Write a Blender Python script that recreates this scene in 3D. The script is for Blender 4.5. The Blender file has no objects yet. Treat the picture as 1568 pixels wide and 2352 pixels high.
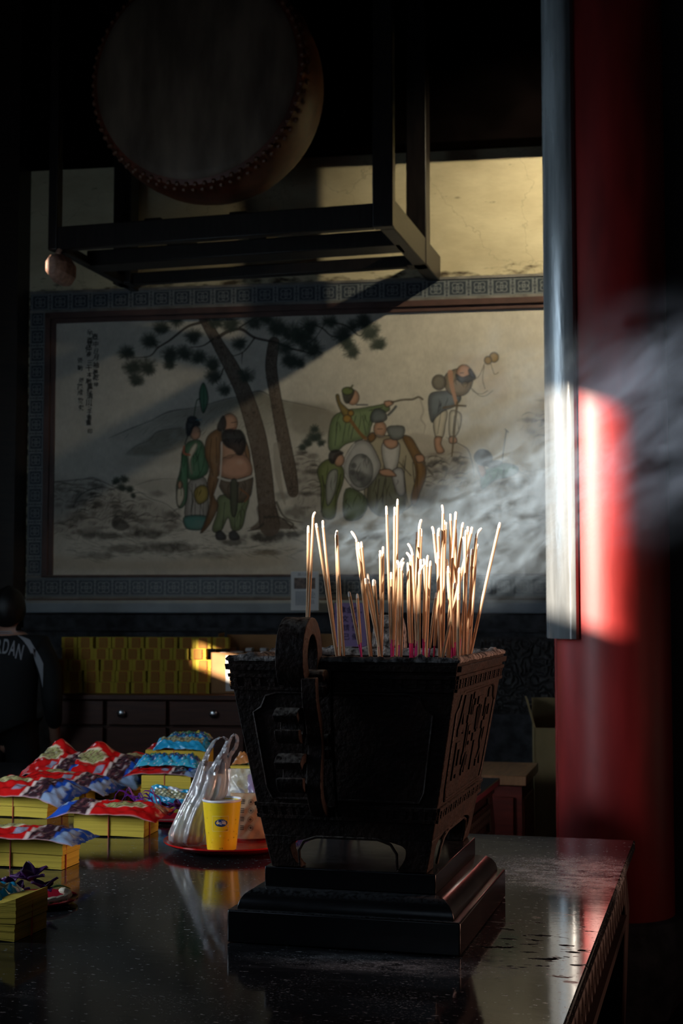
import bpy, bmesh, math, random
import numpy as np
from mathutils import Vector, Matrix, Euler
from mathutils.bvhtree import BVHTree

SC = bpy.context.scene
COL = SC.collection
random.seed(11)
rng = np.random.default_rng(11)

# ------------------------------------------------------------------ camera, light, exposure
FPX = 3267.0                       # focal length in pixels of the 1568 x 2352 frame (a 50 mm lens)
HOR = 1390.0                       # image row of the horizon
TILT = math.atan((HOR - 1176.0) / FPX)
CAM = Vector((0.0, 0.0, 1.5))
YAW = math.radians(-15.0)          # the tables, the burner and the drum frame stand turned this much

cam_data = bpy.data.cameras.new('camera')
cam_data.sensor_width = 36.0
cam_data.lens = FPX / 2352.0 * 36.0
cam_data.clip_start = 0.05
cam_data.clip_end = 100.0
cam_data.dof.use_dof = True
cam_data.dof.focus_distance = 2.65
cam_data.dof.aperture_fstop = 10.0
camera = bpy.data.objects.new('camera', cam_data)
COL.objects.link(camera)
camera.location = CAM
camera.rotation_euler = (math.pi / 2 + TILT, 0.0, 0.0)
SC.camera = camera

SC.view_settings.view_transform = 'Standard'
SC.view_settings.look = 'None'
SC.view_settings.exposure = 0.0
SC.view_settings.gamma = 1.0
SC.view_settings.use_curve_mapping = False
SC.cycles.use_denoising = True
SC.cycles.volume_step_rate = 0.4
SC.cycles.volume_max_steps = 128
SC.cycles.max_bounces = 7
SC.cycles.diffuse_bounces = 3
SC.cycles.glossy_bounces = 3
SC.cycles.transmission_bounces = 6
SC.cycles.transparent_max_bounces = 16
SC.cycles.volume_bounces = 0
SC.cycles.caustics_reflective = False
SC.cycles.caustics_refractive = False

world = bpy.data.worlds.new('world')
SC.world = world
world.use_nodes = True
world.node_tree.nodes['Background'].inputs[0].default_value = (0.55, 0.72, 1.0, 1.0)
world.node_tree.nodes['Background'].inputs[1].default_value = 0.6

# low sun from the open courtyard on the left, let in through assumed openings of the left wall
SUN_AZ, SUN_EL = math.radians(52.0), math.radians(16.0)
SUN_DIR = Vector((-math.sin(SUN_AZ) * math.cos(SUN_EL), -math.cos(SUN_AZ) * math.cos(SUN_EL), math.sin(SUN_EL)))
sun = bpy.data.lights.new('sun', 'SUN')
sun.energy = 21.0
sun.angle = math.radians(1.1)
sun.color = (1.0, 0.86, 0.70)
sun_ob = bpy.data.objects.new('sun', sun)
COL.objects.link(sun_ob)
sun_ob.rotation_euler = SUN_DIR.to_track_quat('Z', 'Y').to_euler()
sun_ob.location = (-8, -4, 8)

def area_light(name, loc, target, size, size_y, energy, color, spread=180):
    l = bpy.data.lights.new(name, 'AREA')
    l.shape = 'RECTANGLE'
    l.size, l.size_y, l.energy, l.color = size, size_y, energy, color
    l.spread = math.radians(spread)
    o = bpy.data.objects.new(name, l)
    COL.objects.link(o)
    o.location = loc
    o.rotation_euler = (Vector(loc) - Vector(target)).to_track_quat('Z', 'Y').to_euler()
    o.visible_camera = True
    return o

# cool area lights: assumed rear daylight (raking the board) and added fills
area_light('assumed_rear_daylight', (-2.60, 6.80, 2.72), (0.80, 5.40, 2.6), 0.6, 1.7, 11.0, (0.62, 0.82, 1.0), 75)  # assumed source for the board's highlight; the wall is closed here
area_light('mural_fill_light', (-2.62, 4.9, 2.05), (-0.9, 8.8, 2.5), 0.9, 1.1, 4.6, (0.66, 0.85, 1.0), 90)  # added fill for the left of the mural; no window here
area_light('offerings_fill_light', (-2.60, 2.95, 1.75), (-0.7, 3.75, 1.0), 0.8, 1.1, 17.0, (0.76, 0.88, 1.0), 95)  # added fill to brighten the offerings; no doorway here
area_light('front_fill_light', (-0.9, -1.5, 2.5), (-0.7, 6.0, 1.6), 2.2, 1.2, 2.0, (0.62, 0.80, 1.0), 120)  # added cool fill from behind; the front wall has no entrance
# added warm fill standing in for bounce off the right wall
area_light('warm_bounce_fill', (3.4, 3.0, 1.6), (0.1, 3.0, 1.2), 0.7, 1.4, 14.5, (1.0, 0.52, 0.36), 90)

# assumed hall lamp high on the right, shining at the painted wall
LAMP = Vector((2.35, 7.08, 4.75))
lamp = bpy.data.lights.new('assumed_hall_lamp', 'SPOT')
lamp.energy = 345.0
lamp.color = (1.0, 0.87, 0.58)
lamp.spot_size = math.radians(68)
lamp.spot_blend = 1.0
lamp.shadow_soft_size = 0.045
lamp_ob = bpy.data.objects.new('assumed_hall_lamp', lamp)
COL.objects.link(lamp_ob)
lamp_ob.location = LAMP
lamp_ob.rotation_euler = (LAMP - Vector((1.3, 8.6, 3.75))).to_track_quat('Z', 'Y').to_euler()

# ------------------------------------------------------------------ measuring helpers
def ray(px, py):
    v = (1176.0 - py) / FPX
    return Vector(((px - 784.0) / FPX, math.cos(TILT) - math.sin(TILT) * v, math.sin(TILT) + math.cos(TILT) * v))

def P(px, py, Y):                  # the point at distance Y in front of the camera seen at this pixel
    r = ray(px, py)
    return CAM + r * (Y / r.y)

def PZ(px, py, z):                 # the point at height z
    r = ray(px, py)
    return CAM + r * ((z - CAM.z) / r.z)

def plane_hit(px, py, a, b):       # vertical plane Y = a + b x
    r = ray(px, py)
    return CAM + r * (a / (r.y - b * r.x))

def project(p):
    d = Vector(p) - CAM
    c, s = math.cos(TILT), math.sin(TILT)
    yc, zc = d.y * c + d.z * s, -d.y * s + d.z * c
    return 784.0 + FPX * d.x / yc, 1176.0 - FPX * zc / yc

WALL_A, WALL_B = 8.75, -0.158
WALL_YAW = math.atan(WALL_B)
WU = Vector((math.cos(WALL_YAW), math.sin(WALL_YAW), 0))      # along the wall to the right
WN = Vector((math.sin(WALL_YAW), -math.cos(WALL_YAW), 0))     # out of the wall
WO = Vector((0, WALL_A, 0))
def PW(px, py, off=0.0):           # (s, z) on the wall, off metres in front of it
    h = plane_hit(px, py, WALL_A - off / math.cos(WALL_YAW), WALL_B)
    return (h - WO).dot(WU), h.z

# ------------------------------------------------------------------ object helpers
def thing(name, label, cat, loc=(0, 0, 0), rotz=0.0, group=None):
    o = bpy.data.objects.new(name, None)
    o.empty_display_size = 0.1
    COL.objects.link(o)
    o.location = loc
    o.rotation_euler = (0, 0, rotz)
    return tag(o, label, cat, group)

def tag(o, label=None, cat=None, group=None, kind=None):
    if label: o['label'] = label
    if cat: o['category'] = cat
    if group: o['group'] = group
    if kind: o['kind'] = kind
    return o

class MB:
    """collects shapes for ONE mesh"""
    def __init__(s):
        s.v, s.f, s.m, s.c = [], [], [], []
        s.mi = 0
    def add(s, vs, fs, mi=None, cols=None):
        b = len(s.v)
        s.v += [tuple(v) for v in vs]
        s.f += [tuple(i + b for i in f) for f in fs]
        s.m += [s.mi if mi is None else mi] * len(fs)
        if cols is not None: s.c += [tuple(c) for c in cols]
        return s
    def box(s, c, size, rotz=0.0, rot=None, mi=None, taper=1.0):
        x, y, z = size[0] / 2, size[1] / 2, size[2] / 2
        vs = [Vector((sx * x * (taper if sz > 0 else 1), sy * y * (taper if sz > 0 else 1), sz * z)) for sz in (-1, 1) for sy in (-1, 1) for sx in (-1, 1)]
        R = Euler((0, 0, rotz)).to_matrix() if rot is None else Euler(rot).to_matrix()
        vs = [R @ v + Vector(c) for v in vs]
        return s.add(vs, [(0, 2, 3, 1), (4, 5, 7, 6), (0, 1, 5, 4), (2, 6, 7, 3), (0, 4, 6, 2), (1, 3, 7, 5)], mi)
    def loft(s, rings, closed=True, caps=True, mi=None):
        n = len(rings[0]); vs = [v for r in rings for v in r]; fs = []
        for i in range(len(rings) - 1):
            for j in range(n if closed else n - 1):
                k = (j + 1) % n
                fs.append((i * n + j, i * n + k, (i + 1) * n + k, (i + 1) * n + j))
        if caps and closed:
            fs.append(tuple(reversed(range(n))))
            fs.append(tuple((len(rings) - 1) * n + j for j in range(n)))
        return s.add(vs, fs, mi)
    def tube(s, pts, radii, seg=8, mi=None, flat=1.0, up=None):
        pts = [Vector(p) for p in pts]
        if not hasattr(radii, '__len__'): radii = [radii] * len(pts)
        rings = []; prev = None
        for i, p in enumerate(pts):
            t = (pts[min(i + 1, len(pts) - 1)] - pts[max(i - 1, 0)])
            t = t.normalized() if t.length > 1e-9 else Vector((0, 0, 1))
            if prev is None:
                a = Vector(up) if up else (Vector((1, 0, 0)) if abs(t.x) < 0.8 else Vector((0, 1, 0)))
            else: a = prev
            a = (a - t * a.dot(t)).normalized(); prev = a
            b = t.cross(a)
            rings.append([p + (a * math.cos(2 * math.pi * j / seg) + b * flat * math.sin(2 * math.pi * j / seg)) * radii[i] for j in range(seg)])
        return s.loft(rings, mi=mi)
    def ribbon(s, pts, w, t, side, mi=None):        # rectangular strip along pts; side = direction of the width
        pts = [Vector(p) for p in pts]; side = Vector(side).normalized(); rings = []
        for i, p in enumerate(pts):
            d = (pts[min(i + 1, len(pts) - 1)] - pts[max(i - 1, 0)]).normalized()
            sd = (side - d * side.dot(d)).normalized(); n = d.cross(sd)
            ww = w[i] if hasattr(w, '__len__') else w
            tt = t[i] if hasattr(t, '__len__') else t
            rings.append([p - sd * ww / 2 - n * tt / 2, p + sd * ww / 2 - n * tt / 2, p + sd * ww / 2 + n * tt / 2, p - sd * ww / 2 + n * tt / 2])
        return s.loft(rings, mi=mi)
    def lathe(s, prof, seg=32, c=(0, 0, 0), mi=None, caps=True, sx=1.0, sy=1.0):
        rings = [[Vector((c[0] + r * sx * math.cos(2 * math.pi * j / seg), c[1] + r * sy * math.sin(2 * math.pi * j / seg), c[2] + z)) for j in range(seg)] for r, z in prof]
        return s.loft(rings, mi=mi, caps=caps)
    def prism(s, poly, a, b, axis='y', mi=None):    # poly in the plane across axis, from a to b along it
        def pt(p, t): return {'y': (p[0], t, p[1]), 'x': (t, p[0], p[1]), 'z': (p[0], p[1], t)}[axis]
        n = len(poly); vs = [pt(p, a) for p in poly] + [pt(p, b) for p in poly]
        fs = [tuple(range(n)), tuple(reversed(range(n, 2 * n)))] + [(j, j + n, (j + 1) % n + n, (j + 1) % n) for j in range(n)]
        return s.add(vs, fs, mi)
    def ball(s, c, r, seg=12, rings=8, mi=None, bump=0.0, seed=0):
        rx, ry, rz = r if hasattr(r, '__len__') else (r, r, r)
        rd = random.Random(seed); R = []
        for i in range(rings + 1):
            th = math.pi * i / rings; row = []
            for j in range(seg):
                ph = 2 * math.pi * j / seg
                k = 1 + bump * (rd.random() - 0.5) * 2
                st = max(math.sin(th), 0.02)
                row.append(Vector((c[0] + rx * st * math.cos(ph) * k, c[1] + ry * st * math.sin(ph) * k, c[2] - rz * math.cos(th) * k)))
            R.append(row)
        return s.loft(R, mi=mi)
    def grid(s, fn, nu, nv, mi=None, col=None, flip=False):
        vs = [fn(i / nu, j / nv) for j in range(nv + 1) for i in range(nu + 1)]
        fs = []
        for j in range(nv):
            for i in range(nu):
                a = j * (nu + 1) + i
                q = (a, a + 1, a + nu + 2, a + nu + 1)
                fs.append(q[::-1] if flip else q)
        cols = [col(i / nu, j / nv) for j in range(nv + 1) for i in range(nu + 1)] if col else None
        return s.add(vs, fs, mi, cols)
    def mesh(s, name, mats, smooth=True, angle=38, fix=True):
        me = bpy.data.meshes.new(name)
        me.from_pydata(s.v, [], s.f)
        if not isinstance(mats, (list, tuple)): mats = [mats]
        for m in mats: me.materials.append(m)
        me.polygons.foreach_set('material_index', s.m)
        if s.c:
            a = me.color_attributes.new('Col', 'FLOAT_COLOR', 'POINT')
            a.data.foreach_set('color', np.array([(c[0], c[1], c[2], 1.0) for c in s.c], dtype=np.float32).ravel())
        if fix:
            bm = bmesh.new(); bm.from_mesh(me)
            bmesh.ops.recalc_face_normals(bm, faces=bm.faces)
            bm.to_mesh(me); bm.free()
        if smooth:
            me.shade_smooth()
            me.set_sharp_from_angle(angle=math.radians(angle))
        me.update()
        return me
    def build(s, name, mats, parent=None, bevel=0.0, segs=2, **kw):
        o = bpy.data.objects.new(name, s.mesh(name, mats, **kw))
        COL.objects.link(o)
        if parent is not None: o.parent = parent
        if bevel:
            md = o.modifiers.new('bevel', 'BEVEL'); md.width = bevel; md.segments = segs; md.limit_method = 'ANGLE'; md.angle_limit = math.radians(40)
            md.harden_normals = False
        return o

def copy_tree(o, parent=None):
    c = o.copy(); COL.objects.link(c)
    if parent is not None:
        c.parent = parent
    for ch in list(o.children): copy_tree(ch, c)
    return c

def text_mesh(body, size, name='text', align='CENTER', extrude=0.0, bold=0.0):
    cu = bpy.data.curves.new('t', 'FONT'); cu.body = body; cu.size = size
    cu.align_x = align; cu.align_y = 'CENTER'; cu.extrude = extrude; cu.offset = bold
    ob = bpy.data.objects.new('t', cu); COL.objects.link(ob)
    bpy.context.view_layer.update()
    dg = bpy.context.evaluated_depsgraph_get()
    me = bpy.data.meshes.new_from_object(ob.evaluated_get(dg))
    vs = [v.co.copy() for v in me.vertices]; fs = [tuple(p.vertices) for p in me.polygons]
    bpy.data.meshes.remove(me); bpy.data.objects.remove(ob); bpy.data.curves.remove(cu)
    return vs, fs

# ------------------------------------------------------------------ materials
def lin(r, g, b):
    f = lambda c: (c / 255.0 / 12.92) if c <= 10 else ((c / 255.0 + 0.055) / 1.055) ** 2.4
    return (f(r), f(g), f(b))

def mat(name, col=(0.5, 0.5, 0.5), rough=0.5, metal=0.0, var=0.0, scale=20.0, bump=0.0, bscale=60.0, spec=0.5, stretch=(1, 1, 1), attr=False,
        col2=None, coat=0.0, trans=0.0, alpha=1.0, rvar=0.0, detail=4.0):
    m = bpy.data.materials.new(name); m.use_nodes = True
    nt = m.node_tree; N = nt.nodes; L = nt.links
    b = N['Principled BSDF']
    b.inputs['Base Color'].default_value = (*col, 1)
    b.inputs['Roughness'].default_value = rough
    b.inputs['Metallic'].default_value = metal
    b.inputs['Specular IOR Level'].default_value = spec
    b.inputs['Coat Weight'].default_value = coat
    b.inputs['Coat Roughness'].default_value = 0.08
    b.inputs['Transmission Weight'].default_value = trans
    b.inputs['Alpha'].default_value = alpha
    tc = N.new('ShaderNodeTexCoord'); mp = N.new('ShaderNodeMapping'); mp.inputs['Scale'].default_value = stretch
    L.new(tc.outputs['Object'], mp.inputs['Vector'])
    src = None
    if attr:
        at = N.new('ShaderNodeAttribute'); at.attribute_name = 'Col'; src = at.outputs['Color']
        L.new(src, b.inputs['Base Color'])
    if var > 0 or col2 or rvar:
        nz = N.new('ShaderNodeTexNoise'); nz.inputs['Scale'].default_value = scale; nz.inputs['Detail'].default_value = detail
        L.new(mp.outputs['Vector'], nz.inputs['Vector'])
        if var > 0 or col2:
            mx = N.new('ShaderNodeMix'); mx.data_type = 'RGBA'; mx.blend_type = 'MIX'
            rmp = N.new('ShaderNodeMapRange'); rmp.inputs['From Min'].default_value = 0.35; rmp.inputs['From Max'].default_value = 0.65
            L.new(nz.outputs['Fac'], rmp.inputs['Value']); L.new(rmp.outputs['Result'], mx.inputs['Factor'])
            if src is not None:
                mx.blend_type = 'MULTIPLY'; mx.inputs['Factor'].default_value = 1
                g = N.new('ShaderNodeMapRange'); g.inputs['To Min'].default_value = 1 - var; g.inputs['To Max'].default_value = 1.0
                L.new(rmp.outputs['Result'], g.inputs['Value'])
                L.remove(mx.inputs['Factor'].links[0])
                L.new(src, mx.inputs['A']); L.new(g.outputs['Result'], mx.inputs['B'])
            else:
                mx.inputs['A'].default_value = (*[c * (1 - var) for c in col], 1)
                mx.inputs['B'].default_value = (*(col2 if col2 else [min(1, c * (1 + var)) for c in col]), 1)
            L.new(mx.outputs['Result'], b.inputs['Base Color'])
        if rvar:
            rr = N.new('ShaderNodeMapRange'); rr.inputs['To Min'].default_value = rough - rvar; rr.inputs['To Max'].default_value = rough + rvar
            L.new(nz.outputs['Fac'], rr.inputs['Value']); L.new(rr.outputs['Result'], b.inputs['Roughness'])
    if bump > 0:
        n2 = N.new('ShaderNodeTexNoise'); n2.inputs['Scale'].default_value = bscale; n2.inputs['Detail'].default_value = 5
        L.new(mp.outputs['Vector'], n2.inputs['Vector'])
        bp = N.new('ShaderNodeBump'); bp.inputs['Strength'].default_value = bump; bp.inputs['Distance'].default_value = 0.01
        L.new(n2.outputs['Fac'], bp.inputs['Height']); L.new(bp.outputs['Normal'], b.inputs['Normal'])
    return m

def dust_and_highlight(m, col, lo=0.55, hi=0.95, amount=0.8, scale=90):
    """ash dust plus a painted light-from-above highlight on upward faces"""
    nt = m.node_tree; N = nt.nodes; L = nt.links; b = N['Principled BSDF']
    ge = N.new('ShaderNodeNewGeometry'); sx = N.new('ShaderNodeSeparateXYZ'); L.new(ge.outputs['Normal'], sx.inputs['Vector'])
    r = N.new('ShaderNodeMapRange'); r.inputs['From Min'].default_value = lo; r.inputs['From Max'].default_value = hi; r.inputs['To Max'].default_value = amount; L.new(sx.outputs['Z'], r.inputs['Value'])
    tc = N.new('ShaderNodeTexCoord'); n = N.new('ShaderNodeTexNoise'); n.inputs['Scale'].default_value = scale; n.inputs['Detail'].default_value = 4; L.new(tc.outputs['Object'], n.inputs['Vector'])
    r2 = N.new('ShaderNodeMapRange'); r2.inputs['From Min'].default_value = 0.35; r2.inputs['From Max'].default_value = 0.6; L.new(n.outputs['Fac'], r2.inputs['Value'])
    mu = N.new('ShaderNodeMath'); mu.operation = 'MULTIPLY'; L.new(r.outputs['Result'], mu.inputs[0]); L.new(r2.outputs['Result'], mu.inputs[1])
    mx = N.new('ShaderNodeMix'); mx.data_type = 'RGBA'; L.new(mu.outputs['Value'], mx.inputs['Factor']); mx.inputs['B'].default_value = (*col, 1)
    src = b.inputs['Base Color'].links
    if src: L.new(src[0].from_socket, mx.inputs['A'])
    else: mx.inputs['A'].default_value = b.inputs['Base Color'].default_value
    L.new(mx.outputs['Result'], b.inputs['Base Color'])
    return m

M = {}
M['dark_wood'] = mat('dark_wood', (0.018, 0.010, 0.007), 0.5, var=0.4, scale=6, stretch=(1, 1, 12), bump=0.1)
M['frame_wood'] = mat('frame_wood', (0.014, 0.010, 0.009), 0.42, var=0.4, scale=8, stretch=(6, 6, 1), bump=0.08)
M['brown_wood'] = mat('brown_wood', (0.10, 0.03, 0.014), 0.4, var=0.25, scale=5, stretch=(1, 1, 10), bump=0.05)
M['red_wood'] = mat('red_wood', (0.14, 0.022, 0.014), 0.35, var=0.25, scale=5, stretch=(1, 1, 8), bump=0.05)
M['light_wood'] = mat('light_wood', (0.30, 0.15, 0.07), 0.35, var=0.2, scale=6, stretch=(10, 1, 1))
M['black_lacquer'] = mat('black_lacquer', (0.006, 0.006, 0.007), 0.22, rvar=0.08, scale=12, bump=0.03, bscale=30)
M['bronze'] = mat('bronze', (0.017, 0.0075, 0.0048), 0.6, var=0.5, scale=25, bump=0.35, bscale=110, spec=0.25)
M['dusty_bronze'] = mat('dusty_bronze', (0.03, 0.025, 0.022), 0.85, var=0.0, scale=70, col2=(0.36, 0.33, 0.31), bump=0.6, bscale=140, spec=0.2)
dust_and_highlight(M['bronze'], (0.26, 0.23, 0.20))  # grey tops are ash dust and painted highlights of light from above
dust_and_highlight(M['black_lacquer'], (0.16, 0.17, 0.18), 0.6, 0.98, 0.30, 140)  # faint dust that also paints the lit look of the plinth's top edges
M['ash'] = mat('ash', (0.28, 0.21, 0.15), 0.95, var=0.35, scale=70, bump=0.8, bscale=120)
M['stick_coat'] = mat('stick_coat', (0.60, 0.39, 0.23), 0.75, var=0.12, scale=60, stretch=(1, 1, 0.2))
M['stick_ash'] = mat('stick_ash', (0.80, 0.74, 0.68), 0.9, var=0.15, scale=200)
M['stick_stem'] = mat('stick_stem', (0.62, 0.012, 0.10), 0.6, var=0.15, scale=80)
M['pink_stem'] = mat('pink_stem', (0.75, 0.03, 0.26), 0.6, var=0.15, scale=80)
M['red_plastic'] = mat('red_plastic', (0.62, 0.012, 0.012), 0.22, coat=0.3)
M['white'] = mat('white', (0.78, 0.78, 0.78), 0.5)
M['band_red'] = mat('band_red', (0.42, 0.03, 0.015), 0.5)
M['purple'] = mat('purple', (0.06, 0.008, 0.09), 0.45, var=0.4, scale=40)
M['ribbon_purple'] = mat('ribbon_purple', (0.17, 0.03, 0.32), 0.25, coat=0.4)
M['green'] = mat('green', (0.10, 0.22, 0.05), 0.5, var=0.3, scale=30)
M['ivory'] = mat('ivory', (0.72, 0.66, 0.50), 0.5, var=0.12, scale=50)
M['cloth_black'] = mat('cloth_black', (0.008, 0.009, 0.011), 0.8)
M['cloth_grey'] = mat('cloth_grey', (0.40, 0.40, 0.43), 0.8)
M['skin'] = mat('skin', (0.55, 0.30, 0.21), 0.5)
M['hair'] = mat('hair', (0.006, 0.005, 0.005), 0.5, bump=0.3, bscale=90, stretch=(1, 1, 0.2))
M['chrome'] = mat('chrome', (0.7, 0.7, 0.72), 0.25, metal=1.0)
M['ink'] = mat('ink', (0.012, 0.011, 0.012), 0.7)
M['stone'] = mat('stone', (0.05, 0.05, 0.055), 0.8, var=0.5, scale=14, bump=0.8, bscale=20)
# ------------------------------------------------------------------ the room
def struct(o, label=None, cat=None):
    o['kind'] = 'structure'
    if label: o['label'] = label
    if cat: o['category'] = cat
    return o

def plaster_mat():
    m = bpy.data.materials.new('old_plaster'); m.use_nodes = True
    nt = m.node_tree; N = nt.nodes; L = nt.links; b = N['Principled BSDF']
    b.inputs['Roughness'].default_value = 0.9
    tc = N.new('ShaderNodeTexCoord')
    n1 = N.new('ShaderNodeTexNoise'); n1.inputs['Scale'].default_value = 2.2; n1.inputs['Detail'].default_value = 8; n1.inputs['Roughness'].default_value = 0.65
    mp = N.new('ShaderNodeMapping'); mp.inputs['Scale'].default_value = (1, 1, 2.2)
    L.new(tc.outputs['Object'], mp.inputs['Vector']); L.new(mp.outputs['Vector'], n1.inputs['Vector'])
    r1 = N.new('ShaderNodeValToRGB')
    r1.color_ramp.elements[0].position = 0.25; r1.color_ramp.elements[0].color = (0.40, 0.34, 0.22, 1)
    r1.color_ramp.elements[1].position = 0.62; r1.color_ramp.elements[1].color = (0.60, 0.53, 0.36, 1)
    L.new(n1.outputs['Fac'], r1.inputs['Fac'])
    # dark specks and flaked spots
    n2 = N.new('ShaderNodeTexNoise'); n2.inputs['Scale'].default_value = 9; n2.inputs['Detail'].default_value = 6
    mp2 = N.new('ShaderNodeMapping'); mp2.inputs['Scale'].default_value = (1, 1, 3.0)
    L.new(tc.outputs['Object'], mp2.inputs['Vector']); L.new(mp2.outputs['Vector'], n2.inputs['Vector'])
    r2 = N.new('ShaderNodeMapRange'); r2.inputs['From Min'].default_value = 0.66; r2.inputs['From Max'].default_value = 0.76
    L.new(n2.outputs['Fac'], r2.inputs['Value'])
    mx = N.new('ShaderNodeMix'); mx.data_type = 'RGBA'
    L.new(r2.outputs['Result'], mx.inputs['Factor']); L.new(r1.outputs['Color'], mx.inputs['A']); mx.inputs['B'].default_value = (0.12, 0.09, 0.06, 1)
    # hairline cracks
    vo = N.new('ShaderNodeTexVoronoi'); vo.feature = 'DISTANCE_TO_EDGE'; vo.inputs['Scale'].default_value = 1.3
    nd = N.new('ShaderNodeTexNoise'); nd.inputs['Scale'].default_value = 6; nd.inputs['Detail'].default_value = 4
    L.new(tc.outputs['Object'], nd.inputs['Vector'])
    va = N.new('ShaderNodeVectorMath'); va.operation = 'MULTIPLY_ADD'; va.inputs[1].default_value = (0.3, 0.3, 0.3)
    L.new(nd.outputs['Color'], va.inputs[0]); L.new(tc.outputs['Object'], va.inputs[2]); L.new(va.outputs['Vector'], vo.inputs['Vector'])
    cr = N.new('ShaderNodeMapRange'); cr.inputs['From Min'].default_value = 0.0; cr.inputs['From Max'].default_value = 0.006; cr.inputs['To Min'].default_value = 0.55; cr.inputs['To Max'].default_value = 0.0
    L.new(vo.outputs['Distance'], cr.inputs['Value'])
    mult = N.new('ShaderNodeMath'); mult.operation = 'MULTIPLY'
    L.new(cr.outputs['Result'], mult.inputs[0]); L.new(n1.outputs['Fac'], mult.inputs[1])
    mx2 = N.new('ShaderNodeMix'); mx2.data_type = 'RGBA'; L.new(mult.outputs['Value'], mx2.inputs['Factor'])
    L.new(mx.outputs['Result'], mx2.inputs['A']); mx2.inputs['B'].default_value = (0.10, 0.07, 0.04, 1)
    # grime just above the tile border
    sx = N.new('ShaderNodeSeparateXYZ'); L.new(tc.outputs['Object'], sx.inputs['Vector'])
    zb = PW(1120, 640)[1]
    gr = N.new('ShaderNodeMapRange'); gr.inputs['From Min'].default_value = zb; gr.inputs['From Max'].default_value = zb + 0.17; gr.inputs['To Min'].default_value = 0.42; gr.inputs['To Max'].default_value = 0.0
    L.new(sx.outputs['Z'], gr.inputs['Value'])
    ad = N.new('ShaderNodeMath'); ad.operation = 'ADD'; L.new(gr.outputs['Result'], ad.inputs[0]); L.new(n2.outputs['Fac'], ad.inputs[1])
    g2 = N.new('ShaderNodeMapRange'); g2.inputs['From Min'].default_value = 0.80; g2.inputs['From Max'].default_value = 0.98
    L.new(ad.outputs['Value'], g2.inputs['Value'])
    mx3 = N.new('ShaderNodeMix'); mx3.data_type = 'RGBA'; L.new(g2.outputs['Result'], mx3.inputs['Factor'])
    L.new(mx2.outputs['Result'], mx3.inputs['A']); mx3.inputs['B'].default_value = (0.07, 0.05, 0.03, 1)
    L.new(mx3.outputs['Result'], b.inputs['Base Color'])
    bp = N.new('ShaderNodeBump'); bp.inputs['Strength'].default_value = 0.25; bp.inputs['Distance'].default_value = 0.01
    L.new(n2.outputs['Fac'], bp.inputs['Height']); L.new(bp.outputs['Normal'], b.inputs['Normal'])
    return m

M['plaster'] = plaster_mat()
M['dark_wall'] = mat('dark_wall', (0.022, 0.016, 0.014), 0.8, var=0.3, scale=4)
M['floor'] = mat('floor_stone', (0.045, 0.042, 0.04), 0.4, var=0.4, scale=7)
M['black_timber'] = mat('black_timber', (0.003, 0.002, 0.002), 1.0, spec=0.0, var=0.3, scale=5)
M['soot'] = mat('soot_ceiling', (0.012, 0.009, 0.008), 0.8, var=0.3, scale=3)

XL, XR, YF, YB, ZC = -2.75, 3.5, -2.0, 10.2, 6.6
struct(MB().box(((XL + XR) / 2, (YF + YB) / 2, -0.05), (XR - XL + 1, YB - YF + 1, 0.1)).build('floor', M['floor'], smooth=False))
struct(MB().box(((XL + XR) / 2, (YF + YB) / 2, ZC + 0.05), (XR - XL + 1, YB - YF + 1, 0.1)).build('ceiling', M['soot'], smooth=False))
struct(MB().box(((XL + XR) / 2, YF - 0.05, ZC / 2), (XR - XL + 1, 0.1, ZC)).build('wall_front', M['dark_wall'], smooth=False))
struct(MB().box((XR + 0.05, (YF + YB) / 2, ZC / 2), (0.1, YB - YF + 1, ZC)).build('wall_right', M['dark_wall'], smooth=False))

# assumed openings of the left wall, each fitted to one patch of low sun
def back(p):                        # where the sun ray through p crosses the left wall
    p = Vector(p); t = (XL - p.x) / SUN_DIR.x
    q = p + SUN_DIR * t
    return q.y, q.z
COLX, COLY, COLR = 1.038, 5.45, 0.2145
holes = []
def hole_for(pts, pad=(0, 0, 0, 0)):
    q = [back(p) for p in pts]
    holes.append((min(a for a, _ in q) - pad[0], max(a for a, _ in q) + pad[1], min(b for _, b in q) - pad[2], max(b for _, b in q) + pad[3]))
th = math.radians(-1)
cz0, cz1 = P(1437, 1462, COLY - COLR).z, P(1420, 935, COLY - COLR).z
ce = Vector((COLX + COLR * math.sin(th), COLY - COLR * math.cos(th), 0))
hole_for([(ce.x, ce.y, cz0), (ce.x, ce.y, cz1), (COLX - 0.28, COLY + 0.02, cz1 - 0.14), (COLX - 0.24, COLY - 0.08, cz1)])
_h = holes.pop()
holes.append((_h[0], _h[1] + 0.05, back((ce.x, ce.y, cz0))[1], back((ce.x, ce.y, cz1))[1]))
ia = [back((-0.10, 2.5, 1.475)), back((0.75, 2.4, 1.44)), back((-0.1, 3.6, 1.5))]
holes.append((min(a for a, _ in ia) - 0.1, max(a for a, _ in ia) + 0.0, back((0.1, 2.7, 1.535))[1], back((0.1, 2.7, 1.535))[1] + 1.15))
g = [P(438, 1488, 7.85), P(600, 1560, 7.85)]
gz = back((g[0].x, 7.85, 1.235))[1]
holes.append((back(g[1])[0] - 0.06, back(g[0])[0], gz - 0.06, gz + 0.075))
_du = Vector((math.cos(YAW), math.sin(YAW), 0)); hx = Vector((0.268, 7.36, 0)) - _du * (1.985 - 0.05); hx.z = P(903, 518, 7.36).z - 0.10
a_, b_ = back(hx)
holes.append((a_ - 0.035, a_ + 0.035, b_ - 0.05, b_ + 0.05))

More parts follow.
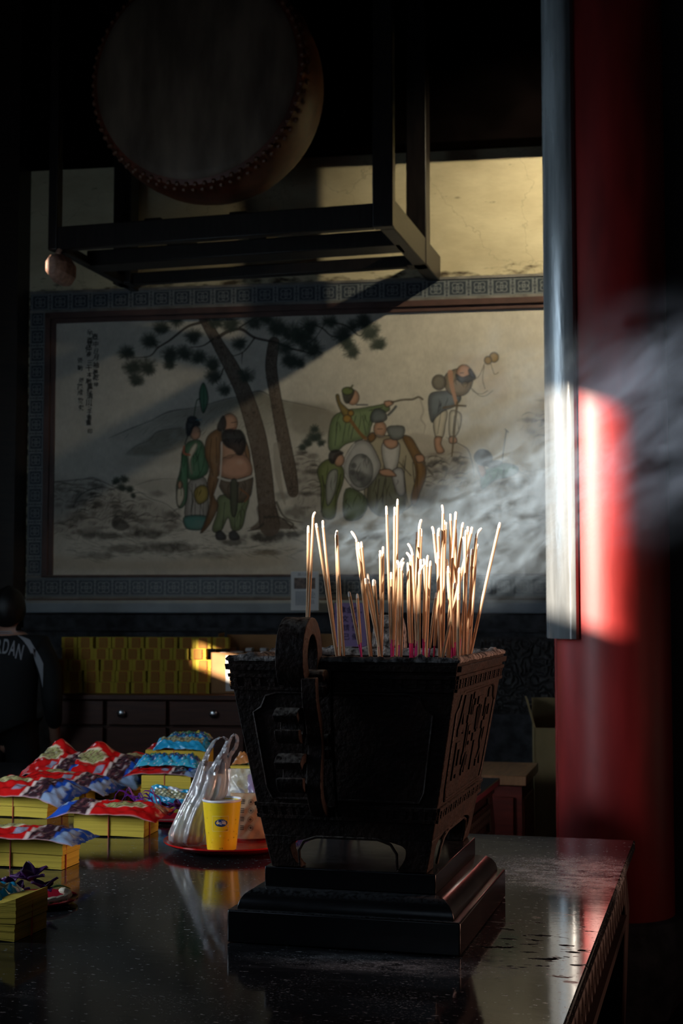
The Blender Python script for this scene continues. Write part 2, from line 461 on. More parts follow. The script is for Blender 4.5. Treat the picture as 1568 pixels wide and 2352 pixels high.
def wall_with_holes(name, m):
    mb = MB()
    ys = sorted({YF - 0.5, YB + 0.5} | {h[0] for h in holes} | {h[1] for h in holes})
    zs = sorted({0.0, ZC} | {h[2] for h in holes} | {h[3] for h in holes})
    for i in range(len(ys) - 1):
        for j in range(len(zs) - 1):
            cy, cz = (ys[i] + ys[i + 1]) / 2, (zs[j] + zs[j + 1]) / 2
            if any(h[0] < cy < h[1] and h[2] < cz < h[3] for h in holes): continue
            mb.box((XL - 0.01, cy, cz), (0.02, ys[i + 1] - ys[i], zs[j + 1] - zs[j]))
    return mb.build(name, m, smooth=False)
struct(wall_with_holes('wall_left', M['dark_wall']))
# timber surrounds added behind the area lights; the walls have no openings there
def surround(name, x, cy, cz, w, h, face):
    mb = MB(); t = 0.09
    for dy, dz, sy, sz in ((-w / 2 - t / 2, 0, t, h + 2 * t), (w / 2 + t / 2, 0, t, h + 2 * t), (0, h / 2 + t / 2, w, t), (0, -h / 2 - t / 2, w, t)):
        mb.box((x + face * 0.03, cy + dy, cz + dz), (0.06, sy, sz))
    struct(mb.build(name, M['dark_wood'], smooth=False))
surround('added_surround_1', XL, 6.85, 2.72, 0.62, 1.66, 1)
surround('added_surround_2', XL, 4.90, 2.05, 0.9, 1.1, 1)
surround('added_surround_3', XL, 2.95, 1.75, 1.1, 1.3, 1)
surround('added_surround_4', XR, 3.0, 1.6, 1.1, 1.7, -1)

# ---- back wall with its painted panel, in wall coordinates (x along the wall, -y into the room)
def on_wall(o):
    o.location = WO; o.rotation_euler = (0, 0, WALL_YAW)
    return o
def wz(px, py): return PW(px, py)[1]
def ws(px, py): return PW(px, py)[0]
struct(on_wall(MB().box((0.4, 0.06, ZC / 2), (9.0, 0.12, ZC)).build('wall_back', M['plaster'], smooth=False)))

Z_BT, Z_BB = wz(661, 657), wz(661, 696)        # tile border, top band
Z_MT, Z_MB = wz(661, 727), wz(661, 1319)       # painted panel
Z_LT, Z_LB = wz(661, 1326), wz(661, 1370)      # tile border, bottom band
Z_WT, Z_WB = wz(661, 1380), wz(661, 1408)      # ledge
S_BL, S_FL, S_ML = ws(68, 1000), ws(103, 1000), ws(127, 1000)
S_MR, S_FR, S_BR = ws(1322, 1000), ws(1340, 1000), ws(1385, 1000)

# carved tile border: line work of linked flowers and key frets, raised lines on dark glaze
def border_img(w, h, per):
    y, x = np.mgrid[0:h, 0:w].astype(np.float32)
    u = (x % per) / per - 0.5; v = y / h - 0.5
    asp = per / h
    U, V = u * asp, v
    r = np.hypot(U, V); a = np.arctan2(V, U)
    line = lambda d, t: np.clip(1.3 - np.abs(d) / t, 0, 1)
    g = np.zeros_like(r)
    g = np.maximum(g, line(r - (0.15 + 0.07 * np.cos(4 * a)), 0.035))
    g = np.maximum(g, line(r - 0.07, 0.03))
    g = np.maximum(g, line(r - (0.29 + 0.05 * np.cos(4 * a + math.pi)), 0.03))
    dm = np.maximum(np.abs(U) * 0.9, np.abs(V))
    g = np.maximum(g, line(dm - 0.40, 0.028) * (np.abs(V) < 0.44))
    g = np.maximum(g, line(np.abs(u) - 0.46, 0.02) * (np.abs(np.sin(V * 16)) > 0.35))
    g = np.maximum(g, line(np.abs(u) * asp - 0.47, 0.03) * (np.abs(V) > 0.12))
    g = np.maximum(g, line(np.abs(V) - 0.47, 0.03))
    n = rng.random((h, w)) * 0.35 + 0.65
    g = g * n
    base = np.array([0.022, 0.032, 0.045]); top = np.array([0.24, 0.255, 0.26])
    return base + (top - base) * (0.85 * g[..., None])

M['tile'] = mat('carved_tile', rough=0.45, attr=True)
def img_grid(img, s0, s1, z0, z1, y):        # img rows run downward
    h, w = img.shape[:2]
    xs = np.linspace(s0, s1, w); zs = np.linspace(z1, z0, h)
    X, Z = np.meshgrid(xs, zs)
    co = np.stack([X, np.full_like(X, y), Z], -1).reshape(-1, 3).astype(np.float32)
    idx = np.arange(w * h).reshape(h, w)
    f = np.stack([idx[1:, :-1], idx[1:, 1:], idx[:-1, 1:], idx[:-1, :-1]], -1).reshape(-1, 4)
    return co, f, img.reshape(-1, 3)

def fast_mesh(name, chunks, m):
    co = np.concatenate([c[0] for c in chunks]); cols = np.concatenate([c[2] for c in chunks])
    fs = []; b = 0
    for c in chunks:
        fs.append(c[1] + b); b += len(c[0])
    f = np.concatenate(fs)
    me = bpy.data.meshes.new(name)
    me.vertices.add(len(co)); me.vertices.foreach_set('co', co.ravel())
    n = len(f)
    me.loops.add(n * 4); me.loops.foreach_set('vertex_index', f.ravel().astype(np.int32))
    me.polygons.add(n)
    me.polygons.foreach_set('loop_start', np.arange(0, n * 4, 4, dtype=np.int32))
    me.polygons.foreach_set('loop_total', np.full(n, 4, dtype=np.int32))
    me.update(calc_edges=True)
    a = me.color_attributes.new('Col', 'FLOAT_COLOR', 'POINT')
    a.data.foreach_set('color', np.concatenate([cols, np.ones((len(cols), 1))], 1).astype(np.float32).ravel())
    me.materials.append(m)
    o = bpy.data.objects.new(name, me); COL.objects.link(o)
    return o

PXM = 2.62e-3                                   # about one photo pixel on this wall
hb = int(round((Z_BT - Z_BB) / PXM * 1.0)); wb = int(round((S_BR - S_BL) / PXM * 0.9))
per = int(round(51 * 0.9))
top_img = border_img(wb, hb, per)
hb2 = int(round((Z_LT - Z_LB) / PXM)); bot_img = border_img(wb, hb2, int(44 * 0.9))
hs = int(round((Z_BT - Z_LB) / PXM * 0.9)); wsd = int(round((S_FL - S_BL) / PXM))
side_img = border_img(hs, wsd, 44).transpose(1, 0, 2)
struct(on_wall(fast_mesh('trim_1', [img_grid(top_img, S_BL, S_BR, Z_BB, Z_BT, -0.022)], M['tile'])))
struct(on_wall(fast_mesh('trim_2', [img_grid(bot_img, S_BL, S_BR, Z_LB, Z_LT, -0.022)], M['tile'])))
struct(on_wall(fast_mesh('trim_3', [img_grid(side_img, S_BL, S_FL - 0.002, Z_LT, Z_BB, -0.022)], M['tile'])))
# slim stone fillets that carry the border
mb = MB()
for z in (Z_BT + 0.008, Z_BB - 0.008, Z_LT + 0.008, Z_LB - 0.008):
    mb.box(((S_BL + S_BR) / 2, -0.014, z), (S_BR - S_BL, 0.028, 0.016))
M['fillet'] = mat('fillet_stone', (0.16, 0.15, 0.14), 0.7, var=0.3, scale=10)
struct(on_wall(mb.build('trim_4', M['fillet'], smooth=False)))
# ledge under the panel: brown cove and white lip
M['ledge'] = mat('ledge_stone', (0.27, 0.31, 0.35), 0.6, var=0.15, scale=5)
M['cove'] = mat('cove_brown', (0.12, 0.06, 0.045), 0.6, var=0.3, scale=6)
struct(on_wall(MB().prism([(0.0, Z_LB - 0.016), (-0.05, Z_LB - 0.02), (-0.10, Z_WT + 0.004), (0.0, Z_WT + 0.004)], ws(66, 1390), S_BR, axis='x').build('trim_5', M['cove'], smooth=False)))
struct(on_wall(MB().prism([(0.0, Z_WT + 0.004), (-0.115, Z_WT + 0.004), (-0.14, Z_WT - 0.012), (-0.14, Z_WB), (0.0, Z_WB)], ws(62, 1390), S_BR, axis='x').build('trim_6', M['ledge'], smooth=False, bevel=0.006)))
# dark stone dado under the ledge
struct(on_wall(MB().box(((S_BL + 3.9) / 2, -0.03, Z_WB / 2), (3.9 - S_BL, 0.06, Z_WB - 0.004)).box(((S_BL + S_BR) / 2, -0.05, Z_WB - 0.10), (S_BR - S_BL, 0.10, 0.02)).build('baseboard_back', M['stone'], smooth=False)))
# dark timber post at the left end, header beam above, dark screen added to hide the lamplit wall beyond the red column
s65 = ws(63, 1000)
struct(on_wall(MB().box((s65 - 0.45, -0.10, ZC / 2), (0.9, 0.2, ZC - 0.01)).build('trim_7', M['dark_wood'], smooth=False)))
zbeam = wz(1120, 345)
struct(on_wall(MB().box((0.4, -0.09, (zbeam + ZC) / 2), (8.0, 0.17, ZC - zbeam - 0.01)).build('trim_8', M['black_timber'], smooth=False, bevel=0.01)))
struct(MB().box(((COLX + COLR - 0.01 + XR - 0.01) / 2, COLY - 0.03, ZC / 2), (XR - COLX - COLR, 0.04, ZC - 0.01)).build('wall_added_screen', M['dark_wall'], smooth=False))

# red column and the slim red rail beside it
def red_lacquer():
    m = mat('red_lacquer', (0.31, 0.018, 0.017), 0.46, var=0.3, scale=7, stretch=(1, 1, 0.25), bump=0.04, bscale=30, rvar=0.06, spec=0.5)
    return m
M['red_lacquer'] = red_lacquer()
colm = MB().lathe([(COLR, 0.0), (COLR, ZC - 0.02)], 72).build('trim_9', M['red_lacquer'])
colm.location = (COLX, COLY, 0)
struct(colm, 'round red lacquered temple column with a band of sun across it')
stn = MB().lathe([(COLR + 0.03, 0.002), (COLR + 0.03, 0.06), (COLR + 0.055, 0.14), (COLR + 0.055, 0.24), (COLR + 0.02, 0.34), (COLR + 0.004, 0.35)], 64).build('trim_10', M['stone'])
stn.location = (COLX, COLY, 0); struct(stn)
r0 = P(1279, 1600, 5.62)
struct(MB().box((r0.x, 5.62, ZC / 2), (0.014, 0.024, ZC - 0.02)).box((r0.x + 0.021, 5.63, ZC / 2), (0.016, 0.024, ZC - 0.02)).build('trim_11', M['red_lacquer'], smooth=False, bevel=0.004))
# ------------------------------------------------------------------ the painted panel: a brush-and-wash picture worked on a fine grid
CX0, CY0, CW, CH = 96, 700, 1240, 640          # canvas measured in photo pixels, true to the wall's own scale
cv = np.zeros((CH, CW, 3), np.float32)

def vnoise(h, w, cell, seed):
    r = np.random.default_rng(seed)
    gh, gw = int(h / cell) + 3, int(w / cell) + 3
    g = r.random((gh, gw)).astype(np.float32)
    y = np.arange(h) / cell; x = np.arange(w) / cell
    yi, xi = y.astype(int), x.astype(int); fy = (y - yi)[:, None]; fx = (x - xi)[None, :]
    fy = fy * fy * (3 - 2 * fy); fx = fx * fx * (3 - 2 * fx)
    a = g[yi][:, xi]; b = g[yi][:, xi + 1]; c = g[yi + 1][:, xi]; d = g[yi + 1][:, xi + 1]
    return a * (1 - fy) * (1 - fx) + b * (1 - fy) * fx + c * fy * (1 - fx) + d * fy * fx
def fbm(h, w, cell, seed, n=4):
    t = 0; a = 1.0; s = 0
    for k in range(n):
        t = t + a * vnoise(h, w, max(cell / 2 ** k, 1.5), seed + k); s += a; a *= 0.55
    return t / s
NZ = fbm(CH, CW, 90, 1); NF = fbm(CH, CW, 14, 7, 3); NB = fbm(CH, CW, 34, 21, 4)
random.seed(11)
NSTR = np.repeat(vnoise(CH // 2, CW, 3, 40), 2, 0)      # fine vertical brush texture

cv[:] = np.array([0.56, 0.52, 0.45])
cv *= (0.86 + 0.26 * NZ)[..., None]
cv *= (0.95 + 0.10 * NSTR)[..., None]
cv += ((NB - 0.5) * 0.05)[..., None] * np.array([1.0, 0.95, 0.8])

def LZ(pts): return [(100 + x / 2.613, 680 + y / 2.613) for x, y in pts]
def RZ(pts): return [(680 + x / 2.613, 680 + y / 2.613) for x, y in pts]

def _bb(x0, y0, x1, y1, pad):
    a = max(int(x0 - CX0 - pad), 0); b = min(int(x1 - CX0 + pad) + 1, CW); c = max(int(y0 - CY0 - pad), 0); d = min(int(y1 - CY0 + pad) + 1, CH)
    return a, b, c, d
def blur(m, k):
    for _ in range(2):
        for ax in (0, 1):
            m = np.pad(m, [(k, k) if i == ax else (0, 0) for i in (0, 1)], mode='edge')
            c = np.cumsum(m, axis=ax)
            c = np.concatenate([np.zeros_like(np.take(c, [0], ax)), c], ax)
            n = 2 * k + 1
            c = np.take(c, range(n, c.shape[ax]), ax) - np.take(c, range(0, c.shape[ax] - n), ax)
            m = c / n
    return m
def put(a, b, c, d, mask, col, tex=0.0):
    col = np.array(col, np.float32)
    if tex:
        mask = mask * np.clip(1 - tex + 2 * tex * NB[c:d, a:b] + tex * (NF[c:d, a:b] - 0.5), 0, 1)
    cv[c:d, a:b] = cv[c:d, a:b] * (1 - mask[..., None]) + col * mask[..., None]
def smooth_pts(pts, n=6, closed=False):
    p = [np.array(q, float) for q in pts]; out = []; N_ = len(p)
    for i in range(N_ if closed else N_ - 1):
        g = lambda k: p[k % N_] if closed else p[min(max(k, 0), N_ - 1)]
        p0, p1, p2, p3 = g(i - 1), g(i), g(i + 1), g(i + 2)
        for t in np.linspace(0, 1, n, endpoint=False):
            out.append(0.5 * ((2 * p1) + (-p0 + p2) * t + (2 * p0 - 5 * p1 + 4 * p2 - p3) * t * t + (-p0 + 3 * p1 - 3 * p2 + p3) * t ** 3))
    if not closed: out.append(p[-1])
    return out
def poly(pts, col, alpha=1.0, soft=1, tex=0.0, sm=True, grad=None):
    if sm and len(pts) > 3: pts = smooth_pts(pts, 4, True)
    xs = [q[0] for q in pts]; ys = [q[1] for q in pts]
    a, b, c, d = _bb(min(xs), min(ys), max(xs), max(ys), 3 * soft + 2)
    if b <= a or d <= c: return
    X, Y = np.meshgrid(np.arange(a, b) + CX0 + 0.5, np.arange(c, d) + CY0 + 0.5)
    ins = np.zeros(X.shape, bool); n = len(pts)
    for i in range(n):
        x1, y1 = pts[i]; x2, y2 = pts[(i + 1) % n]
        if y1 == y2: continue
        ins ^= ((y1 > Y) != (y2 > Y)) & (X < (x2 - x1) * (Y - y1) / (y2 - y1) + x1)
    m = ins.astype(np.float32)
    if soft: m = blur(m, soft)
    if grad:                                  # fade downwards from grad[0] to grad[1]
        m = m * np.clip((grad[1] - Y) / (grad[1] - grad[0]), 0, 1)
    put(a, b, c, d, m * alpha, col, tex)
def stroke(pts, w, col, alpha=1.0, tex=0.0, sm=True, edge=0.8):
    if not hasattr(w, '__len__'): w = [w] * len(pts)
    if sm and len(pts) > 2:
        n = 6; P_ = smooth_pts(pts, n); ws_ = list(np.interp(np.linspace(0, len(w) - 1, len(P_)), range(len(w)), w)); pts, w = P_, ws_
    mw = max(w); xs = [q[0] for q in pts]; ys = [q[1] for q in pts]
    a, b, c, d = _bb(min(xs), min(ys), max(xs), max(ys), mw + 2)
    if b <= a or d <= c: return
    X, Y = np.meshgrid(np.arange(a, b) + CX0 + 0.5, np.arange(c, d) + CY0 + 0.5)
    m = np.zeros(X.shape, np.float32)
    for i in range(len(pts) - 1):
        x1, y1 = pts[i]; x2, y2 = pts[i + 1]; dx, dy = x2 - x1, y2 - y1; L2 = dx * dx + dy * dy + 1e-9
        t = np.clip(((X - x1) * dx + (Y - y1) * dy) / L2, 0, 1)
        ww = w[i] + (w[i + 1] - w[i]) * t
        dd = np.hypot(X - x1 - t * dx, Y - y1 - t * dy)
        m = np.maximum(m, np.clip((ww / 2 - dd) / edge + 0.5, 0, 1) * np.clip(ww, 0, 1))
    put(a, b, c, d, m * alpha, col, tex)
def blob(cx, cy, rx, ry, col, alpha=0.8, tex=0.4):
    a, b, c, d = _bb(cx - rx, cy - ry, cx + rx, cy + ry, 2)
    if b <= a or d <= c: return
    X, Y = np.meshgrid(np.arange(a, b) + CX0 + 0.5, np.arange(c, d) + CY0 + 0.5)
    r = np.hypot((X - cx) / rx, (Y - cy) / ry) + (NF[c:d, a:b] - 0.5) * 0.7
    put(a, b, c, d, np.clip((1.0 - r) * 1.8, 0, 1) * alpha, col, tex)
INK = (0.035, 0.035, 0.035)
pr = random.Random(5)
def hatch(pts, n, L, ang, col, alpha, w=1.6, jit=0.5):
    xs = [q[0] for q in pts]; ys = [q[1] for q in pts]
    for _ in range(n):
        for _t in range(20):
            x, y = pr.uniform(min(xs), max(xs)), pr.uniform(min(ys), max(ys))
            c = False
            for i in range(len(pts)):
                x1, y1 = pts[i]; x2, y2 = pts[(i + 1) % len(pts)]
                if (y1 > y) != (y2 > y) and x < (x2 - x1) * (y - y1) / (y2 - y1) + x1: c = not c
            if c: break
        a = ang + pr.uniform(-jit, jit); l = L * pr.uniform(0.5, 1.4)
        x2, y2 = x + math.cos(a) * l, y + math.sin(a) * l
        stroke([(x, y), ((x + x2) / 2 + pr.uniform(-2, 2), (y + y2) / 2 + pr.uniform(-2, 2)), (x2, y2)], [0.4, w, 0.3], col, alpha * pr.uniform(0.5, 1))
def rockwash(pts, al=0.9):                # broken ink wash: mottled body, dark undersides, bright tops left bare
    poly(pts, (0.24, 0.20, 0.17), 0.5 * al, 8, 1.0)
    xs = [q[0] for q in pts]; ys = [q[1] for q in pts]
    x0, x1, y0, y1 = min(xs), max(xs), min(ys), max(ys)
    def inside(x, y):
        c = False
        for i in range(len(pts)):
            xa, ya = pts[i]; xb, yb = pts[(i + 1) % len(pts)]
            if (ya > y) != (yb > y) and x < (xb - xa) * (y - ya) / (yb - ya) + xa: c = not c
        return c
    n = int((x1 - x0) * (y1 - y0) / 420)
    for _ in range(n):
        x, y = pr.uniform(x0, x1), pr.uniform(y0, y1)
        if not inside(x, y): continue
        rx, ry = pr.uniform(8, 26), pr.uniform(4, 10)
        blob(x, y, rx, ry, (0.05, 0.042, 0.036), al * pr.uniform(0.25, 0.8), 0.8)
        if pr.random() < 0.6:
            k = pr.uniform(10, 26); s0 = pr.uniform(-0.5, 0.5)
            arc = [(x - k + 2 * k * t, y - ry - 7 * math.sin(math.pi * t) + s0 * 12 * t) for t in np.linspace(0, 1, 6)]
            stroke(arc, [0.4, 1.8, 2.6, 2.2, 1.4, 0.3], INK, al * 0.75, sm=False)
            blob(x, y - ry - 1, k * 0.7, 4, (0.50, 0.44, 0.36), 0.45 * al, 0.5)
def needles(cx, cy, r, n=64):
    blob(cx, cy, r, r * 0.9, (0.055, 0.07, 0.055), 0.85, 0.2)
    blob(cx + r * 0.1, cy + r * 0.15, r * 0.7, r * 0.65, (0.03, 0.04, 0.032), 0.8, 0.2)
    for _ in range(n):
        a = pr.uniform(0, 2 * math.pi); r0 = r * pr.uniform(0.1, 0.6); r1 = r * pr.uniform(0.75, 1.12)
        stroke([(cx + math.cos(a) * r0, cy + math.sin(a) * r0 * 0.9), (cx + math.cos(a + 0.12) * r1, cy + math.sin(a + 0.12) * r1 * 0.9)], 0.9, (0.04, 0.055, 0.045), 0.6, sm=False)

# --- far hills
h1 = LZ([(390, 857), (520, 800), (640, 752), (760, 695), (930, 668), (1090, 622), (1200, 600), (1300, 572), (1400, 618), (1568, 655), (1720, 690), (1900, 830), (1500, 900), (900, 900), (600, 880)])
poly(h1, (0.17, 0.155, 0.115), 0.9, 3, 0.5, grad=(900, 1035))
stroke(LZ([(390, 857), (520, 800), (640, 752), (760, 695), (930, 668), (1090, 622), (1200, 600), (1300, 572), (1400, 618), (1568, 655), (1720, 690)]), [0.6, 2.5, 1.2, 3, 1, 2.2, 1, 3, 1.5, 2.5, 0.5], INK, 0.7)
hatch(LZ([(480, 830), (760, 705), (1280, 600), (1500, 650), (1500, 760), (900, 830)]), 120, 26, 2.6, (0.09, 0.085, 0.07), 0.28, 2.6)
h2 = LZ([(495, 950), (620, 862), (700, 810), (830, 790), (900, 850), (800, 930), (650, 960)])
poly(h2, (0.18, 0.165, 0.125), 0.75, 3, 0.5)
stroke(LZ([(495, 955), (560, 900), (640, 865), (690, 815), (840, 790)]), [0.5, 2, 1, 2.4, 0.6], INK, 0.55)
hatch(h2, 40, 20, 2.5, (0.1, 0.09, 0.075), 0.3, 2)
poly(LZ([(430, 1000), (640, 950), (820, 930), (960, 980), (800, 1010), (560, 1030)]), (0.32, 0.28, 0.22), 0.4, 4, 0.5)
poly(LZ([(500, 1110), (700, 1095), (860, 1110), (830, 1170), (700, 1200), (560, 1150)]), (0.30, 0.27, 0.22), 0.45, 4, 0.5)
stroke(LZ([(550, 1140), (640, 1110), (740, 1098), (860, 1105)]), [0.6, 1.8, 1, 0.6], INK, 0.6)
poly(RZ([(-20, 640), (120, 645), (240, 660), (240, 800), (100, 840), (-20, 800)]), (0.22, 0.19, 0.15), 0.5, 4, 0.5)

# --- rocks at the left, ground washes
r1 = LZ([(60, 1110), (150, 1112), (240, 1100), (330, 1105), (400, 1130), (520, 1190), (640, 1230), (800, 1300), (820, 1400), (600, 1420), (420, 1380), (250, 1440), (70, 1420)])
rockwash(r1)
for p, n, a in ((r1, 190, 2.1), (LZ([(180, 1170), (420, 1150), (560, 1280), (400, 1330), (180, 1260)]), 110, 2.3)):
    hatch(p, int(n * 0.8), 16, a, (0.04, 0.036, 0.033), 0.5, 2.0)
stroke(LZ([(60, 1115), (150, 1110), (240, 1100), (330, 1106), (410, 1140), (470, 1170)]), [1, 2.5, 1.2, 2.6, 1.6, 0.8], INK, 0.75)
stroke(LZ([(190, 1250), (230, 1190), (340, 1150), (430, 1165)]), [2.5, 4, 2.5, 1], INK, 0.6)
stroke(LZ([(560, 1165), (640, 1215), (740, 1250), (820, 1320)]), [1, 2, 1.4, 2.5], INK, 0.6)
for x, y, rx, ry, al in ((220, 1240, 70, 40, .6), (200, 1330, 70, 50, .6), (770, 1320, 60, 32, .65), (690, 1190, 60, 26, .5), (300, 1420, 90, 40, .5)):
    p = LZ([(x, y)])[0]; blob(p[0], p[1], rx / 2.6, ry / 2.6, (0.07, 0.06, 0.055), al)
poly(LZ([(415, 1340), (450, 1325), (490, 1350), (520, 1385), (480, 1410), (420, 1395)]), (0.05, 0.045, 0.04), 0.8, 1, 0.3)
for x, y, r in ((440, 1110, 30), (490, 1100, 34), (520, 1160, 30), (470, 1150, 36), (540, 1200, 20), (430, 1120, 22)):
    p = LZ([(x, y)])[0]; needles(p[0], p[1], r / 2.613, 26)
for x, y, rx, ry, al in ((380, 1440, 170, 26, .6), (620, 1425, 150, 34, .75), (500, 1520, 160, 30, .5), (760, 1510, 190, 40, .7), (330, 1560, 130, 24, .4), (1330, 1450, 150, 32, .8), (1480, 1430, 120, 26, .7), (1350, 1540, 110, 20, .75), (1000, 1560, 200, 24, .35), (1150, 1480, 100, 20, .6), (1500, 1300, 80, 40, .5), (1440, 1200, 60, 30, .4)):
    p = LZ([(x, y)])[0]; blob(p[0], p[1], rx / 2.5, ry / 2.2, (0.055, 0.05, 0.043), min(0.95, al * 1.25), 0.6)
poly(LZ([(60, 1560), (500, 1590), (1000, 1570), (1568, 1500), (1568, 1600), (1000, 1640), (60, 1640)]), (0.42, 0.34, 0.24), 0.5, 5, 0.4)
hatch(LZ([(100, 1420), (1568, 1380), (1568, 1560), (100, 1580)]), 260, 26, 0.1, (0.07, 0.06, 0.05), 0.45, 2.4, 0.4)

# --- middle rocks behind the right-hand figures
rockwash(RZ([(-20, 960), (60, 930), (140, 960), (200, 1100), (160, 1260), (60, 1300), (-20, 1280)]))
hatch(RZ([(-20, 960), (140, 950), (200, 1120), (120, 1280), (-20, 1270)]), 50, 14, 1.9, (0.05, 0.045, 0.04), 0.4, 2.0)
rk = RZ([(760, 930), (880, 950), (1020, 930), (1060, 1000), (1080, 1080), (1010, 1150), (900, 1180), (780, 1240), (740, 1150), (760, 1040)])
rockwash(rk, 1.0)
poly(RZ([(680, 830), (820, 840), (1000, 900), (1030, 940), (880, 960), (760, 950)]), (0.34, 0.29, 0.24), 0.5, 2, 0.4)
stroke(RZ([(900, 850), (1000, 900), (1035, 930), (1060, 1010), (1070, 1090)]), [1, 2, 2.5, 2.2, 1.5], INK, 0.8)
hatch(rk, 120, 22, 2.2, (0.03, 0.028, 0.027), 0.4, 2.0)
poly(RZ([(660, 1180), (800, 1150), (1000, 1180), (1100, 1260), (1000, 1360), (760, 1330)]), (0.15, 0.145, 0.135), 0.6, 5, 0.6)
poly(RZ([(1060, 1120), (1300, 1090), (1500, 1040), (1620, 1100), (1620, 1420), (1200, 1400), (1080, 1300)]), (0.28, 0.26, 0.24), 0.5, 9, 1.0)
rockwash(RZ([(1060, 1120), (1300, 1090), (1500, 1040), (1620, 1100), (1620, 1420), (1200, 1400), (1080, 1300)]), 0.6)
hatch(RZ([(1080, 1130), (1500, 1060), (1600, 1380), (1150, 1400)]), 70, 16, 1.9, (0.07, 0.065, 0.06), 0.4, 1.8)
stroke(RZ([(1320, 1040), (1400, 1100), (1390, 1180), (1410, 1260)]), [1, 2, 2, 1], INK, 0.5)
cl = RZ([(1370, 760), (1420, 690), (1480, 600), (1560, 540), (1640, 520), (1640, 900), (1480, 900), (1400, 860)])
rockwash(cl, 0.8)
hatch(cl, 40, 18, 2.1, (0.07, 0.065, 0.06), 0.4, 2)
poly(RZ([(880, 380), (1180, 360), (1280, 520), (1240, 640), (1100, 560), (1000, 420)]), (0.40, 0.30, 0.22), 0.35, 6, 0.4)
for x, y, rx, ry, al in ((420, 1440, 170, 40, .7), (640, 1470, 150, 30, .6), (760, 1250, 90, 60, .6), (1010, 1480, 160, 30, .5), (1250, 1450, 160, 40, .4), (330, 1330, 70, 40, .6), (100, 1350, 120, 60, .5), (230, 1400, 140, 40, .5), (560, 1380, 180, 50, .45), (850, 1420, 200, 50, .5)):
    p = RZ([(x, y)])[0]; blob(p[0], p[1], rx / 2.6, ry / 2.6, (0.10, 0.09, 0.085), al, 0.6)

# --- pines
BK = (0.115, 0.085, 0.065)
def bark(pts, w):
    stroke(pts, w, BK, 0.95, 0.12)
    P_ = smooth_pts(pts, 10); W_ = np.interp(np.linspace(0, len(w) - 1, len(P_)), range(len(w)), w)
    for side in (-1, 1):
        e = []
        for i in range(len(P_)):
            d = P_[min(i + 1, len(P_) - 1)] - P_[max(i - 1, 0)]; d = d / (np.hypot(*d) + 1e-9)
            e.append(tuple(P_[i] + np.array([-d[1], d[0]]) * side * W_[i] * 0.48))
        stroke(e, 1.8, (0.03, 0.025, 0.02), 0.8, sm=False)
    for _ in range(int(len(P_) * 4)):
        i = pr.randrange(len(P_)); q = P_[i] + np.array([pr.uniform(-.45, .45) * W_[i], pr.uniform(-8, 8)])
        r = pr.uniform(2, 5)
        arc = [(q[0] + r * math.cos(t), q[1] + r * 0.8 * math.sin(t)) for t in np.linspace(pr.uniform(0, 3), pr.uniform(3, 6), 6)]
        stroke(arc, 1.1, (0.04, 0.03, 0.025), 0.65, sm=False)
    for _ in range(int(len(P_) * 1.2)):
        i = pr.randrange(len(P_)); q = P_[i] + np.array([pr.uniform(-.2, .4) * W_[i], pr.uniform(-8, 8)])
        stroke([tuple(q), tuple(q + np.array([pr.uniform(-3, 3), pr.uniform(4, 10)]))], 2.0, (0.20, 0.15, 0.11), 0.5, sm=False)
bark(LZ([(1385, 280), (1368, 430), (1400, 640), (1440, 850), (1480, 1060), (1500, 1180)]), [26, 27, 26, 30, 32, 24])
stroke(LZ([(1400, 900), (1410, 1080), (1450, 1250)]), [16, 14, 4], (0.30, 0.25, 0.2), 0.6, 0.2)
poly(LZ([(1285, 1260), (1390, 1260), (1430, 1340), (1530, 1395), (1440, 1400), (1330, 1405), (1240, 1400), (1290, 1350)]), BK, 0.9, 1, 0.2)
bark(LZ([(960, 130), (1050, 290), (1130, 430), (1210, 600), (1280, 830), (1320, 1050), (1340, 1240), (1360, 1380)]), [22, 26, 34, 38, 42, 40, 40, 48])
for pts in ([(1330, 1330), (1420, 1330), (1480, 1380), (1520, 1420)], [(1400, 1240), (1440, 1320), (1500, 1350), (1560, 1360)], [(1440, 1340), (1500, 1370), (1480, 1400)], [(1320, 1370), (1280, 1400), (1230, 1410)]):
    stroke(LZ(pts), [6, 4, 3, 1][:len(pts)], (0.06, 0.05, 0.04), 0.8)
for pts, w in (([(980, 150), (930, 165), (860, 190), (760, 268), (690, 312), (640, 362), (540, 372)], [8, 7, 6, 5, 4, 3, 1.5]),
               ([(690, 312), (660, 280), (640, 240)], [3, 2, 1]), ([(1050, 250), (1110, 215), (1190, 202), (1270, 252), (1400, 282), (1500, 320), (1620, 350)], [9, 8, 7, 6, 5, 4, 3]),
               ([(1270, 252), (1210, 330), (1150, 360), (1130, 350)], [4, 3, 2, 1]), ([(1195, 345), (1190, 410)], [3, 1]), ([(1020, 260), (960, 300), (890, 310)], [5, 3, 2]),
               ([(1080, 440), (1060, 490), (1020, 500)], [4, 3, 1]), ([(1180, 190), (1280, 130), (1400, 80)], [4, 3, 2])):
    stroke(LZ(pts), w, (0.05, 0.04, 0.033), 0.92)
for pts, w in (([(60, 300), (120, 250), (180, 160)], [3, 2, 1.5]), ([(60, 170), (150, 190), (210, 240), (270, 250)], [4, 4, 3, 2]), ([(170, 150), (300, 180), (380, 240), (420, 200)], [4, 4, 3, 2]), ([(-30, 320), (50, 330)], [4, 2])):
    stroke(RZ(pts), w, (0.05, 0.04, 0.033), 0.9)
